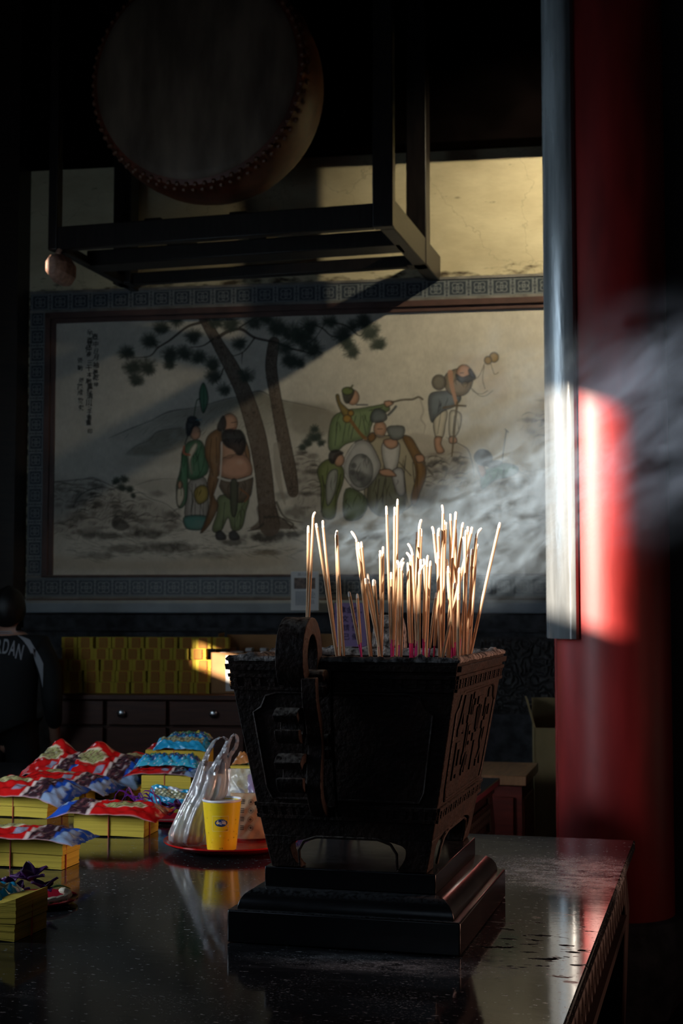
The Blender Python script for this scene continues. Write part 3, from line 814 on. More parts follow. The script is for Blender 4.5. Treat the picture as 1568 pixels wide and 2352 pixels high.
for x, y, r in ((500, 340, 60), (540, 430, 66), (625, 425, 70), (560, 500, 55), (640, 270, 66), (710, 190, 60), (760, 350, 60), (845, 345, 62), (935, 370, 58), (900, 240, 62), (1020, 480, 62), (1085, 560, 50), (1015, 410, 55), (1175, 285, 55), (1215, 480, 60), (1475, 385, 66), (1400, 190, 80), (1500, 230, 90), (1450, 310, 60), (1120, 165, 70), (800, 150, 55), (1260, 160, 60), (760, 410, 45), (1330, 130, 70), (1040, 160, 55)):
    p = LZ([(x, y)])[0]; needles(p[0], p[1], r / 2.613)
for x, y, r in ((40, 250, 95), (100, 320, 75), (15, 400, 50), (280, 230, 72), (335, 330, 64), (300, 280, 60), (440, 215, 76), (490, 285, 60), (200, 155, 60), (410, 150, 62), (80, 180, 70), (340, 180, 50)):
    p = RZ([(x, y)])[0]; needles(p[0], p[1], r / 2.613)
for x, y, r in ((110, 800, 34), (130, 840, 44), (70, 880, 36), (150, 880, 34), (40, 910, 30), (100, 850, 40)):
    p = RZ([(x, y)])[0]; needles(p[0], p[1], r / 2.613, 34)

# --- figures
SK = (0.42, 0.23, 0.15); GR = (0.05, 0.14, 0.075); GR2 = (0.16, 0.22, 0.10); BR = (0.20, 0.105, 0.045); CR = (0.50, 0.45, 0.36); GY = (0.24, 0.24, 0.24)
def shaded(p, col, alpha):                # fill, darker wash toward the contour, brushed folds inside
    q = smooth_pts(p, 4, True)
    xs = [v[0] for v in q]; ys = [v[1] for v in q]
    a, b, c, d = _bb(min(xs), min(ys), max(xs), max(ys), 8)
    if b <= a or d <= c: return
    X, Y = np.meshgrid(np.arange(a, b) + CX0 + 0.5, np.arange(c, d) + CY0 + 0.5)
    ins = np.zeros(X.shape, bool)
    for i in range(len(q)):
        x1, y1 = q[i]; x2, y2 = q[(i + 1) % len(q)]
        if y1 != y2: ins ^= ((y1 > Y) != (y2 > Y)) & (X < (x2 - x1) * (Y - y1) / (y2 - y1) + x1)
    m = ins.astype(np.float32); w = max(xs) - min(xs); h = max(ys) - min(ys)
    k = int(max(2, min(7, min(w, h) / 7)))
    inner = blur(m, k)
    ms = blur(m, 1) if min(w, h) > 10 else m
    put(a, b, c, d, ms * alpha, col, 0.15)
    put(a, b, c, d, ms * np.clip(1.15 - inner, 0, 1) * 0.85, tuple(v * 0.28 for v in col))
    put(a, b, c, d, ms * np.clip(inner - 0.82, 0, 1) * 1.6, tuple(min(0.8, v * 1.5 + 0.03) for v in col))
    if w > 26 and h > 40 and col[0] < 0.4:
        for f in range(int(w / 9)):
            x0 = min(xs) + w * (0.15 + 0.7 * pr.random()); y0 = min(ys) + h * pr.uniform(0.05, 0.5); L_ = h * pr.uniform(0.2, 0.5); sw = pr.uniform(-0.25, 0.25)
            pts = [(x0 + sw * L_ * t + 3 * math.sin(t * 4 + f), y0 + L_ * t) for t in np.linspace(0, 1, 6)]
            if all(ins[min(max(int(y - CY0 - c), 0), ins.shape[0] - 1), min(max(int(x - CX0 - a), 0), ins.shape[1] - 1)] for x, y in pts):
                stroke(pts, [0.5, 1.6, 2.2, 1.8, 1.2, 0.4], tuple(v * 0.22 for v in col), 0.75, sm=False)
def fig(T, pts, col, alpha=0.95, tex=0.12, out=2.0, soft=1):
    p = T(pts); shaded(p, col, alpha)
    if out: stroke(smooth_pts(p, 4, True) + [p[0]], out, INK, 0.85, sm=False)
def ln(T, pts, w=1.8, col=INK, a=0.85): stroke(T(pts), w, col, a)
def oval(T, cx, cy, rx, ry, col, out=1.7, n=10, alpha=0.95):
    fig(T, [(cx + rx * math.cos(t), cy + ry * math.sin(t)) for t in np.linspace(0, 2 * math.pi, n, endpoint=False)], col, alpha, 0.08, out)
T = LZ
# woman with a lotus leaf
fig(T, [(880, 1110), (975, 1100), (990, 1310), (960, 1340), (860, 1335), (855, 1250)], (0.30, 0.28, 0.26)); [ln(T, [(x, 1130), (x - 4, 1330)], 1.6) for x in (895, 915, 945, 965)]
fig(T, [(850, 1325), (985, 1325), (970, 1395), (900, 1405), (855, 1390)], (0.06, 0.17, 0.15))
fig(T, [(870, 880), (940, 868), (975, 930), (992, 1040), (960, 1085), (890, 1105), (848, 1060), (832, 950)], GR)
fig(T, [(842, 920), (868, 1000), (868, 1110), (862, 1225), (832, 1272), (806, 1258), (800, 1140), (822, 1050)], GR)
fig(T, [(806, 1160), (840, 1150), (846, 1210), (820, 1265), (802, 1240)], CR); oval(T, 822, 1135, 14, 24, SK)
fig(T, [(905, 890), (872, 950), (880, 1040), (895, 1075), (885, 990), (915, 930), (925, 890)], CR, out=1); ln(T, [(845, 905), (845, 945), (880, 955)], 5, (0.36, 0.10, 0.06), .8)
[ln(T, p, 2, (0.02, 0.05, 0.03), .7) for p in ([(950, 900), (930, 980), (940, 1070)], [(970, 960), (955, 1040), (925, 1090)], [(900, 960), (905, 1050)], [(830, 1060), (828, 1200)])]
fig(T, [(905, 1180), (940, 1140), (985, 1150), (985, 1220), (930, 1250)], (0.26, 0.20, 0.05))
oval(T, 912, 822, 32, 42, SK); fig(T, [(858, 800), (862, 755), (895, 730), (935, 755), (938, 780), (905, 785), (885, 830), (866, 840)], (0.03, 0.035, 0.04)); oval(T, 895, 745, 30, 22, (0.03, 0.035, 0.04)); ln(T, [(920, 745), (950, 745)], 3, (0.1, 0.2, 0.25)); ln(T, [(868, 840), (850, 890)], 3)
ln(T, [(905, 725), (915, 660), (925, 625), (945, 620)], 2.4, (0.05, 0.09, 0.05), 1); fig(T, [(938, 610), (942, 560), (962, 522), (985, 575), (988, 640), (962, 705), (945, 660)], (0.045, 0.15, 0.085)); ln(T, [(962, 530), (965, 700)], 1.4, (0.02, 0.06, 0.03))
ln(T, [(928, 815), (940, 815)], 1.2); ln(T, [(930, 850), (940, 850)], 1.4, (0.3, 0.06, 0.05))
# bearded man with a bare belly
fig(T, [(1060, 1200), (1225, 1200), (1215, 1300), (1190, 1395), (1135, 1405), (1110, 1330), (1065, 1415), (1015, 1405), (1045, 1300)], (0.15, 0.19, 0.095)); [ln(T, p, 1.6) for p in ([(1090, 1240), (1075, 1400)], [(1150, 1250), (1150, 1395)], [(1195, 1230), (1180, 1390)])]
fig(T, [(975, 880), (1000, 830), (1062, 800), (1075, 880), (1062, 1000), (1050, 1110), (1025, 1200), (1050, 1260), (1000, 1370), (945, 1425), (975, 1340), (1000, 1230), (985, 1130), (1000, 1040), (972, 960)], BR)
fig(T, [(1190, 850), (1220, 880), (1240, 950), (1240, 1040), (1215, 990), (1195, 920)], BR)
fig(T, [(1060, 890), (1110, 860), (1200, 870), (1215, 950), (1250, 1020), (1245, 1085), (1180, 1108), (1080, 1095), (1050, 1040), (1068, 980)], SK)
fig(T, [(1062, 1000), (1110, 960), (1200, 955), (1248, 1010), (1246, 1070), (1180, 1105), (1085, 1095), (1054, 1050)], (0.46, 0.25, 0.17), out=1.1); ln(T, [(1080, 970), (1120, 975), (1140, 960)], 1.2); blob(*T([(1180, 1000)])[0], 12, 8, (0.55, 0.36, 0.27), .6, 0)
fig(T, [(1060, 1090), (1150, 1105), (1250, 1082), (1255, 1140), (1238, 1210), (1180, 1242), (1110, 1215), (1060, 1150)], (0.115, 0.085, 0.06)); stroke(T([(1052, 1090), (1110, 1108), (1180, 1108), (1252, 1084)]), 5, (0.5, 0.47, 0.42), 0.9); fig(T, [(1125, 1120), (1165, 1120), (1160, 1300), (1130, 1310)], (0.07, 0.075, 0.05))
ln(T, [(1180, 1160), (1230, 1200), (1210, 1235)], 4, (0.22, 0.10, 0.05)); stroke(T([(1072, 880), (1068, 1000), (1060, 1100), (1030, 1195)]), 4, (0.55, 0.5, 0.45), 0.8)
oval(T, 1118, 765, 48, 58, SK); fig(T, [(1082, 720), (1098, 760), (1090, 800), (1060, 812), (1045, 790), (1062, 745)], (0.03, 0.028, 0.028)); fig(T, [(1078, 815), (1120, 800), (1150, 805), (1185, 808), (1212, 850), (1215, 900), (1195, 950), (1168, 955), (1140, 925), (1100, 905), (1075, 870)], (0.022, 0.022, 0.024)); ln(T, [(1130, 762), (1158, 758)], 2.2); ln(T, [(1135, 795), (1160, 792)], 2, (0.2, 0.07, 0.05))
[ln(T, p, 2, (0.05, 0.03, 0.02), .7) for p in ([(1010, 860), (1000, 980), (1020, 1080)], [(1040, 850), (1040, 1000)], [(1020, 1180), (1000, 1280), (965, 1400)])]
[fig(T, [(x - 28, 1425), (x, 1410), (x + 30, 1440), (x + 26, 1462), (x - 22, 1462)], (0.04, 0.04, 0.045)) for x in (1065, 1145)]
T = RZ
# man in green with a flask on his back, pointing a smoking rope
fig(T, [(215, 745), (290, 690), (390, 675), (480, 660), (545, 650), (560, 690), (480, 720), (450, 790), (425, 850), (300, 890), (240, 940), (195, 905)], GR2)
[ln(T, p, 1.8) for p in ([(250, 760), (235, 900)], [(300, 760), (280, 880)], [(360, 720), (330, 860)], [(400, 720), (420, 830)], [(440, 690), (520, 670)])]
fig(T, [(530, 636), (575, 632), (585, 648), (545, 668)], SK); ln(T, [(575, 640), (640, 625), (700, 622), (735, 608), (760, 622)], 5, (0.09, 0.07, 0.05)); stroke(T([(745, 620), (765, 690), (750, 740), (775, 780), (765, 830)]), [3, 5, 4, 4, 1], (0.33, 0.29, 0.25), 0.6)
fig(T, [(240, 600), (258, 595), (270, 640), (320, 690), (330, 740), (295, 735), (255, 660)], (0.24, 0.17, 0.05)); oval(T, 308, 738, 26, 24, (0.30, 0.17, 0.035)); oval(T, 330, 705, 18, 18, (0.30, 0.17, 0.035)); ln(T, [(330, 750), (380, 820), (420, 860)], 8, (0.22, 0.11, 0.04), .9)
oval(T, 342, 610, 38, 46, SK); fig(T, [(280, 590), (290, 560), (330, 552), (350, 580), (320, 640), (295, 640)], (0.05, 0.05, 0.04)); oval(T, 310, 572, 34, 24, (0.12, 0.15, 0.05)); ln(T, [(365, 655), (430, 655)], 4, (0.06, 0.07, 0.09)); ln(T, [(340, 540), (325, 560)], 5, (0.08, 0.08, 0.04))
# old man with the white garment and a round fan
fig(T, [(430, 860), (500, 840), (640, 850), (720, 930), (760, 1000), (740, 1150), (690, 1260), (600, 1300), (470, 1290), (410, 1180), (440, 1050)], (0.34, 0.29, 0.2))
fig(T, [(520, 885), (615, 880), (620, 960), (600, 1040), (560, 1070), (525, 1000)], (0.50, 0.48, 0.46)); fig(T, [(530, 865), (600, 860), (610, 900), (570, 920), (535, 900)], SK)
fig(T, [(640, 850), (690, 850), (740, 930), (770, 980), (780, 1080), (745, 1180), (715, 1260), (690, 1220), (720, 1080), (700, 980)], (0.22, 0.12, 0.045))
fig(T, [(460, 1080), (600, 1060), (650, 1160), (640, 1300), (500, 1320), (430, 1240)], (0.13, 0.13, 0.085)); fig(T, [(575, 1060), (640, 1040), (655, 1180), (610, 1190)], (0.38, 0.37, 0.37)); [ln(T, p, 2.2) for p in ([(540, 1080), (520, 1200), (530, 1300)], [(500, 1100), (480, 1280)], [(660, 960), (650, 1100), (670, 1240)], [(700, 1000), (710, 1120)], [(620, 1000), (690, 1080)])]
fig(T, [(350, 885), (400, 868), (450, 890), (500, 985), (505, 1040), (450, 1130), (380, 1170), (320, 1130), (275, 1040), (300, 960)], (0.40, 0.39, 0.38)); oval(T, 390, 1050, 72, 100, (0.30, 0.30, 0.29)); [blob(*T([q])[0], r / 2.6, r / 2.9, (0.07, 0.07, 0.07), .75) for q, r in (((410, 965), 22), ((350, 1020), 22), ((380, 1080), 46), ((420, 1110), 50), ((340, 1060), 22))]; stroke(T([(350, 890), (300, 970), (282, 1040), (325, 1125)]), 4, (0.55, 0.53, 0.5), .7)
fig(T, [(500, 1050), (560, 1040), (600, 1075), (590, 1085), (520, 1078)], SK); oval(T, 505, 800, 38, 50, SK); fig(T, [(455, 755), (450, 715), (480, 680), (530, 690), (545, 740), (500, 760)], (0.10, 0.115, 0.12)); ln(T, [(555, 715), (580, 690), (600, 665)], 6, (0.05, 0.06, 0.07)); fig(T, [(550, 790), (600, 780), (650, 790), (640, 850), (585, 865), (555, 830)], (0.16, 0.17, 0.17)); fig(T, [(430, 850), (460, 820), (480, 850), (450, 880)], (0.18, 0.09, 0.03)); ln(T, [(490, 800), (520, 800)], 1.8); ln(T, [(490, 838), (525, 845)], 5, (0.2, 0.17, 0.15))
fig(T, [(715, 960), (760, 955), (770, 990), (730, 1000)], SK); ln(T, [(760, 1000), (820, 1075)], 5, (0.12, 0.1, 0.08))
# child in green
fig(T, [(130, 1040), (200, 980), (280, 1030), (285, 1110), (250, 1220), (230, 1330), (160, 1320), (150, 1150)], (0.15, 0.18, 0.06)); fig(T, [(200, 1060), (250, 1050), (235, 1180), (190, 1260), (180, 1150)], (0.30, 0.30, 0.27)); oval(T, 258, 985, 32, 40, SK); fig(T, [(200, 985), (205, 940), (245, 925), (285, 945), (250, 965), (225, 1010)], (0.035, 0.03, 0.03)); [ln(T, p, 2) for p in ([(160, 1080), (170, 1200), (150, 1300)], [(270, 1070), (240, 1200)], [(330, 1150), (310, 1320)])]
fig(T, [(300, 1160), (400, 1190), (430, 1260), (380, 1340), (290, 1330)], (0.12, 0.16, 0.075))
# barefoot man bowed over a crutch, gourd on his shoulder
fig(T, [(835, 690), (905, 690), (895, 780), (880, 850), (840, 850), (825, 770)], CR); fig(T, [(930, 690), (990, 710), (985, 790), (960, 840), (925, 850), (918, 770)], CR); fig(T, [(835, 850), (875, 850), (870, 890), (890, 935), (850, 945), (832, 900)], SK); fig(T, [(920, 850), (955, 845), (965, 880), (925, 885)], SK); [ln(T, p, 1.4) for p in ([(870, 700), (850, 830)], [(950, 720), (940, 830)], [(970, 740), (975, 800)])]
fig(T, [(800, 600), (850, 575), (950, 575), (990, 610), (960, 660), (890, 690), (840, 730), (815, 760), (798, 690)], (0.13, 0.15, 0.17)); fig(T, [(895, 480), (960, 440), (1040, 450), (1060, 520), (1020, 590), (950, 600), (900, 560)], (0.22, 0.17, 0.12)); oval(T, 858, 520, 42, 46, (0.15, 0.13, 0.10)); stroke(T([(925, 460), (935, 540), (950, 600), (965, 655)]), [12, 10, 8, 8], SK, .95); oval(T, 1008, 460, 44, 46, SK); fig(T, [(960, 470), (1000, 490), (1060, 470), (1075, 500), (1020, 520), (975, 510)], (0.05, 0.045, 0.045)); fig(T, [(1050, 440), (1078, 490), (1050, 490), (1035, 450)], (0.05, 0.05, 0.06)); ln(T, [(985, 465), (1005, 462)], 2)
stroke(T([(968, 640), (955, 760), (935, 965)]), [5, 6, 3], (0.13, 0.10, 0.06), .95); stroke(T([(885, 672), (960, 660), (1018, 662)]), 5, (0.12, 0.09, 0.06), .95); ln(T, [(960, 500), (1010, 530), (1050, 510)], 2)
oval(T, 1188, 370, 28, 30, (0.27, 0.17, 0.05)); oval(T, 1152, 388, 22, 24, (0.25, 0.16, 0.05)); [ln(T, p, 1.6, (0.09, 0.07, 0.04), .8) for p in ([(1130, 410), (1100, 480), (1060, 510)], [(1170, 410), (1190, 470), (1215, 460)], [(1060, 560), (1100, 600), (1140, 600), (1180, 570)], [(1045, 520), (1060, 570), (1110, 590), (1150, 570)], [(1130, 420), (1120, 500), (1135, 560)])]
# figure in teal at the lower right
fig(T, [(1110, 1080), (1150, 1040), (1230, 1005), (1320, 1020), (1330, 1060), (1270, 1090), (1190, 1110), (1118, 1160)], (0.05, 0.20, 0.14)); fig(T, [(1085, 1010), (1120, 1010), (1140, 1060), (1110, 1090)], SK); fig(T, [(1070, 960), (1100, 925), (1150, 930), (1178, 970), (1165, 1015), (1120, 1020), (1080, 1000)], (0.045, 0.04, 0.04)); fig(T, [(1140, 1015), (1190, 990), (1240, 1000), (1180, 1030)], (0.10, 0.10, 0.11)); ln(T, [(1238, 985), (1262, 810)], 3, (0.1, 0.09, 0.08), .9); ln(T, [(1255, 800), (1275, 820)], 2.5)

cv *= (0.90 + 0.20 * NF)[..., None]
cv[:] = np.clip(cv, 0.01, 0.9)

# canvas -> rectangular grid on the wall
step = 1.35 * PXM
gw, gh = int((S_MR - S_ML) / step), int((Z_MT - Z_MB) / step)
Sg, Zg = np.meshgrid(np.linspace(S_ML, S_MR, gw), np.linspace(Z_MT, Z_MB, gh))
wx = WO.x + WU.x * Sg; wy = WO.y + WU.y * Sg
cc, ss = math.cos(TILT), math.sin(TILT)
yc = wy * cc + (Zg - CAM.z) * ss; zc = -wy * ss + (Zg - CAM.z) * cc
qx = np.clip((784 + FPX * wx / yc - CX0), 0, CW - 1.01); qy = np.clip((1176 - FPX * zc / yc - CY0), 0, CH - 1.01)
xi, yi = qx.astype(int), qy.astype(int); fx, fy = (qx - xi)[..., None], (qy - yi)[..., None]
img = cv[yi, xi] * (1 - fx) * (1 - fy) + cv[yi, xi + 1] * fx * (1 - fy) + cv[yi + 1, xi] * (1 - fx) * fy + cv[yi + 1, xi + 1] * fx * fy
M['mural'] = mat('mural_paint', rough=0.75, attr=True, spec=0.25)
mural = thing('wall_painting', 'wide faded wall painting of robed figures under pine trees', 'painting', (0, 0, 0))
on_wall(mural)
mp_ = fast_mesh('picture', [img_grid(img, S_ML, S_MR, Z_MB, Z_MT, -0.006)], M['mural']); mp_.parent = mural
M['frame_brown'] = mat('frame_brown', (0.075, 0.036, 0.030), 0.55, var=0.3, scale=6)
mb = MB()
fo = (S_FL, S_FR, wz(661, 1324), Z_BB - 0.017)
for a, b, y0, dz in ((0.0, 0.55, 0.030, 0), (0.55, 1.0, 0.018, 0)):
    l0, l1 = S_FL + (S_ML - S_FL) * a, S_FL + (S_ML - S_FL) * b
    r1_, r0_ = S_FR + (S_MR - S_FR) * a, S_FR + (S_MR - S_FR) * b
    t1, t0 = fo[3] + (Z_MT - fo[3]) * a, fo[3] + (Z_MT - fo[3]) * b
    b1, b0 = fo[2] + (Z_MB - fo[2]) * a, fo[2] + (Z_MB - fo[2]) * b
    mb.box(((l0 + l1) / 2, -y0 / 2 - 0.001, (t1 + b1) / 2), (l1 - l0, y0, t1 - b1))
    mb.box(((r0_ + r1_) / 2, -y0 / 2 - 0.001, (t1 + b1) / 2), (r1_ - r0_, y0, t1 - b1))
    mb.box(((l0 + r0_) / 2, -y0 / 2 - 0.001, (t1 + t0) / 2), (r0_ - l0, y0, t1 - t0))
    mb.box(((l0 + r0_) / 2, -y0 / 2 - 0.001, (b1 + b0) / 2), (r0_ - l0, y0, b0 - b1))
mb.build('frame', M['frame_brown'], mural, bevel=0.004, smooth=False)
# brushed inscription, three columns read from the right
mb = MB()
cols_ = [(221, [(775, '壺'), (792, '中'), (808, '日'), (822, '月'), (840, '袖'), (855, '裏'), (868, '乾'), (885, '坤')]),
         (206, [(765, '辛'), (783, '酉'), (792, '年'), (803, '仲'), (815, '春'), (835, '三'), (847, '十'), (862, '本'), (876, '廟'), (888, '重'), (898, '修'), (911, '清'), (926, '川'), (936, '弟'), (948, '子'), (960, '書'), (972, '畫'), (992, '印')]),
         (187, [(829, '張'), (847, '勤'), (875, '張'), (890, '茂'), (903, '成'), (922, '敬'), (938, '獻')])]
for px, chars in cols_:
    for py, ch in chars:
        vs, fs = text_mesh(ch, 14.5 * PXM, bold=0.0006)
        s, z = PW(px + pr.uniform(-2, 2), py)
        k = pr.uniform(0.9, 1.2); sk = pr.uniform(-0.15, 0.25)
        mb.add([(s + v.x * k + v.y * sk, -0.009, z + v.y * k) for v in vs], fs)
mb.build('inscription', M['ink'], mural, smooth=False, fix=False)
# ------------------------------------------------------------------ couplet board on the column
mb = MB()
RB0, RB1 = COLR + 0.008, COLR + 0.038
zb0 = P(1290, 1468, COLY - 0.17).z
rings = []
A0, A1 = math.radians(45), math.radians(108)
n = 22
for z in np.linspace(zb0, ZC - 0.3, 40):
    r = []
    for i in range(n + 1):
        a = A0 + (A1 - A0) * i / n
        e = min(i, n - i) / 2.0
        k = RB1 - 0.012 * max(0, 1 - e) ** 2
        r.append(Vector((-k * math.sin(a), -k * math.cos(a), z)))
    for i in range(n, -1, -1):
        a = A0 + (A1 - A0) * i / n
        r.append(Vector((-RB0 * math.sin(a), -RB0 * math.cos(a), z)))
    rings.append(r)
mb.loft(rings)
board = thing('couplet_board', 'tall curved black lacquered board hung on the red column, sunlit in its lower half', 'board', (COLX, COLY, 0))
M['board'] = mat('board_lacquer', (0.14, 0.15, 0.155), 0.26, var=0.35, scale=12, stretch=(1, 1, 0.15), bump=0.12, bscale=60, rvar=0.10, spec=0.6)
mb.build('panel', M['board'], board)
for a in (60, 80):
    t = math.radians(a)
    MB().box((-(COLR + 0.006) * math.sin(t), -(COLR + 0.006) * math.cos(t), zb0 + 0.05), (0.03, 0.03, 0.03), rotz=-t).build('bracket', M['dark_wood'], board)

# ------------------------------------------------------------------ hanging drum in its timber frame
fr = Vector((0.268, 7.36, 0)); du = Vector((math.cos(YAW), math.sin(YAW), 0)); dv = Vector((-math.sin(YAW), math.cos(YAW), 0))
FW, FD = 1.985, 1.0
zbot = P(903, 518, 7.36).z
FZ = 1.75
org = fr - du * FW
fo_ = thing('drum_scaffold', 'dark timber scaffold that holds the big drum, fixed high on the wall', 'scaffold', (org.x, org.y, zbot), YAW)
fw = M['frame_wood']
def bar(name, a, b, sx, sy):       # box from corner a to b
    c = [(a[i] + b[i]) / 2 for i in range(3)]; s = [abs(b[i] - a[i]) for i in range(3)]
    return MB().box(c, s).build(name, fw, fo_, bevel=0.006)
PT = 0.055
bar('post', (0, 0, 0), (PT, 0.07, FZ), 0, 0)
bar('post', (FW - 0.11, 0, 0), (FW, 0.07, FZ), 0, 0)
bar('post', (0.0, FD - 0.12, 0.0), (0.12, FD, FZ), 0, 0)
bar('post', (FW - 0.12, FD - 0.12, 0.0), (FW, FD, FZ), 0, 0)
bar('rail', (PT, 0.005, 0.0), (FW - 0.11, 0.065, 0.13), 0, 0)
bar('rail', (PT, 0.005, FZ - 0.13), (FW - 0.11, 0.065, FZ), 0, 0)
bar('rail', (0.12, FD - 0.09, 0.0), (FW - 0.12, FD - 0.03, 0.07), 0, 0)
bar('rail', (0.05, 0.40, 0.0), (FW - 0.05, 0.58, 0.09), 0, 0)
WY = 0.35
bar('bracket', (0.02, 0.07, 0.0), (0.075, FD + WY, 0.05), 0, 0)
bar('bracket', (FW - 0.085, 0.07, 0.0), (FW - 0.005, FD + WY, 0.16), 0, 0)
bar('bracket', (0.02, 0.07, FZ - 0.12), (0.075, FD + WY + 0.1, FZ), 0, 0)
bar('bracket', (FW - 0.085, 0.07, FZ - 0.12), (FW - 0.005, FD + WY, FZ), 0, 0)
for x in (0.55, 1.05): bar('cradle', (x, 0.07, 0.09), (x + 0.10, FD - 0.09, 0.16), 0, 0)
M['pendant'] = mat('pendant_paint', (0.52, 0.30, 0.22), 0.5, var=0.3, scale=30)
pend = MB()
oc = [(0.072 * math.cos(math.radians(45 * k + 22)) * 0.85, 0.072 * math.sin(math.radians(45 * k + 22)) * 1.2) for k in range(8)]
def ocr(k, y): return [Vector((0.05 + p[0] * k, y, -0.10 + p[1] * k)) for p in oc]
pend.loft([ocr(0.55, -0.06), ocr(0.8, -0.03), ocr(1.0, 0.02), ocr(1.0, 0.14), ocr(0.8, 0.17)])
pend.tube([(0.07, 0.03, 0.02), (0.06, 0.0, -0.03)], 0.016, 6)
pend.build('pendant', M['pendant'], fo_, smooth=False, bevel=0.005)

# drum: studded barrel with a pale hide
dc = P(446, 168, 7.45)
def to_frame(p): q = Vector((p[0], p[1], 0)) - org; return q.dot(du), q.dot(dv)
drum = thing('drum', 'huge barrel drum with a pale hide face hanging under the roof', 'drum', dc, YAW)
DR = 0.60
M['hide'] = mat('drum_hide', (0.08, 0.052, 0.034), 0.6, col2=(0.21, 0.15, 0.105), scale=5, stretch=(1.2, 1, 0.35), bump=0.05, bscale=20)
M['drum_red'] = mat('drum_barrel', (0.12, 0.026, 0.010), 0.5, var=0.3, scale=9)
M['stud'] = mat('drum_stud', (0.14, 0.045, 0.015), 0.5, metal=0.0)
def ylathe(mb, prof, seg=64):
    mb.loft([[Vector((r * math.cos(2 * math.pi * j / seg), y, r * math.sin(2 * math.pi * j / seg))) for j in range(seg)] for r, y in prof], caps=True)
mb = MB(); ylathe(mb, [(DR * 0.93, 0.012), (DR * 1.0, 0.03), (DR * 1.04, 0.10), (DR * 1.06, 0.22), (DR * 1.04, 0.34), (DR, 0.43)]); mb.build('barrel', M['drum_red'], drum)
mb = MB(); ylathe(mb, [(0.02, -0.006), (DR * 0.5, -0.006), (DR * 0.88, -0.003), (DR * 0.95, 0.012), (DR * 0.955, 0.016)], 80); mb.build('drumhead', M['hide'], drum)
mb = MB()
for k in range(72):
    for rr, yy, off in ((DR * 0.995, 0.028, 0.0), (DR * 1.022, 0.07, 0.5)):
        a = 2 * math.pi * (k + off) / 72
        mb.ball((rr * math.cos(a), yy, rr * math.sin(a)), 0.016, 6, 4)
mb.build('stud_ring', M['stud'], drum)
for sx in (-0.30, 0.30):
    MB().tube([(sx, 0.22, DR * 0.88), (sx * 1.05, 0.22, DR * 1.9)], 0.016, 8).build('hanger', M['dark_wood'], drum)

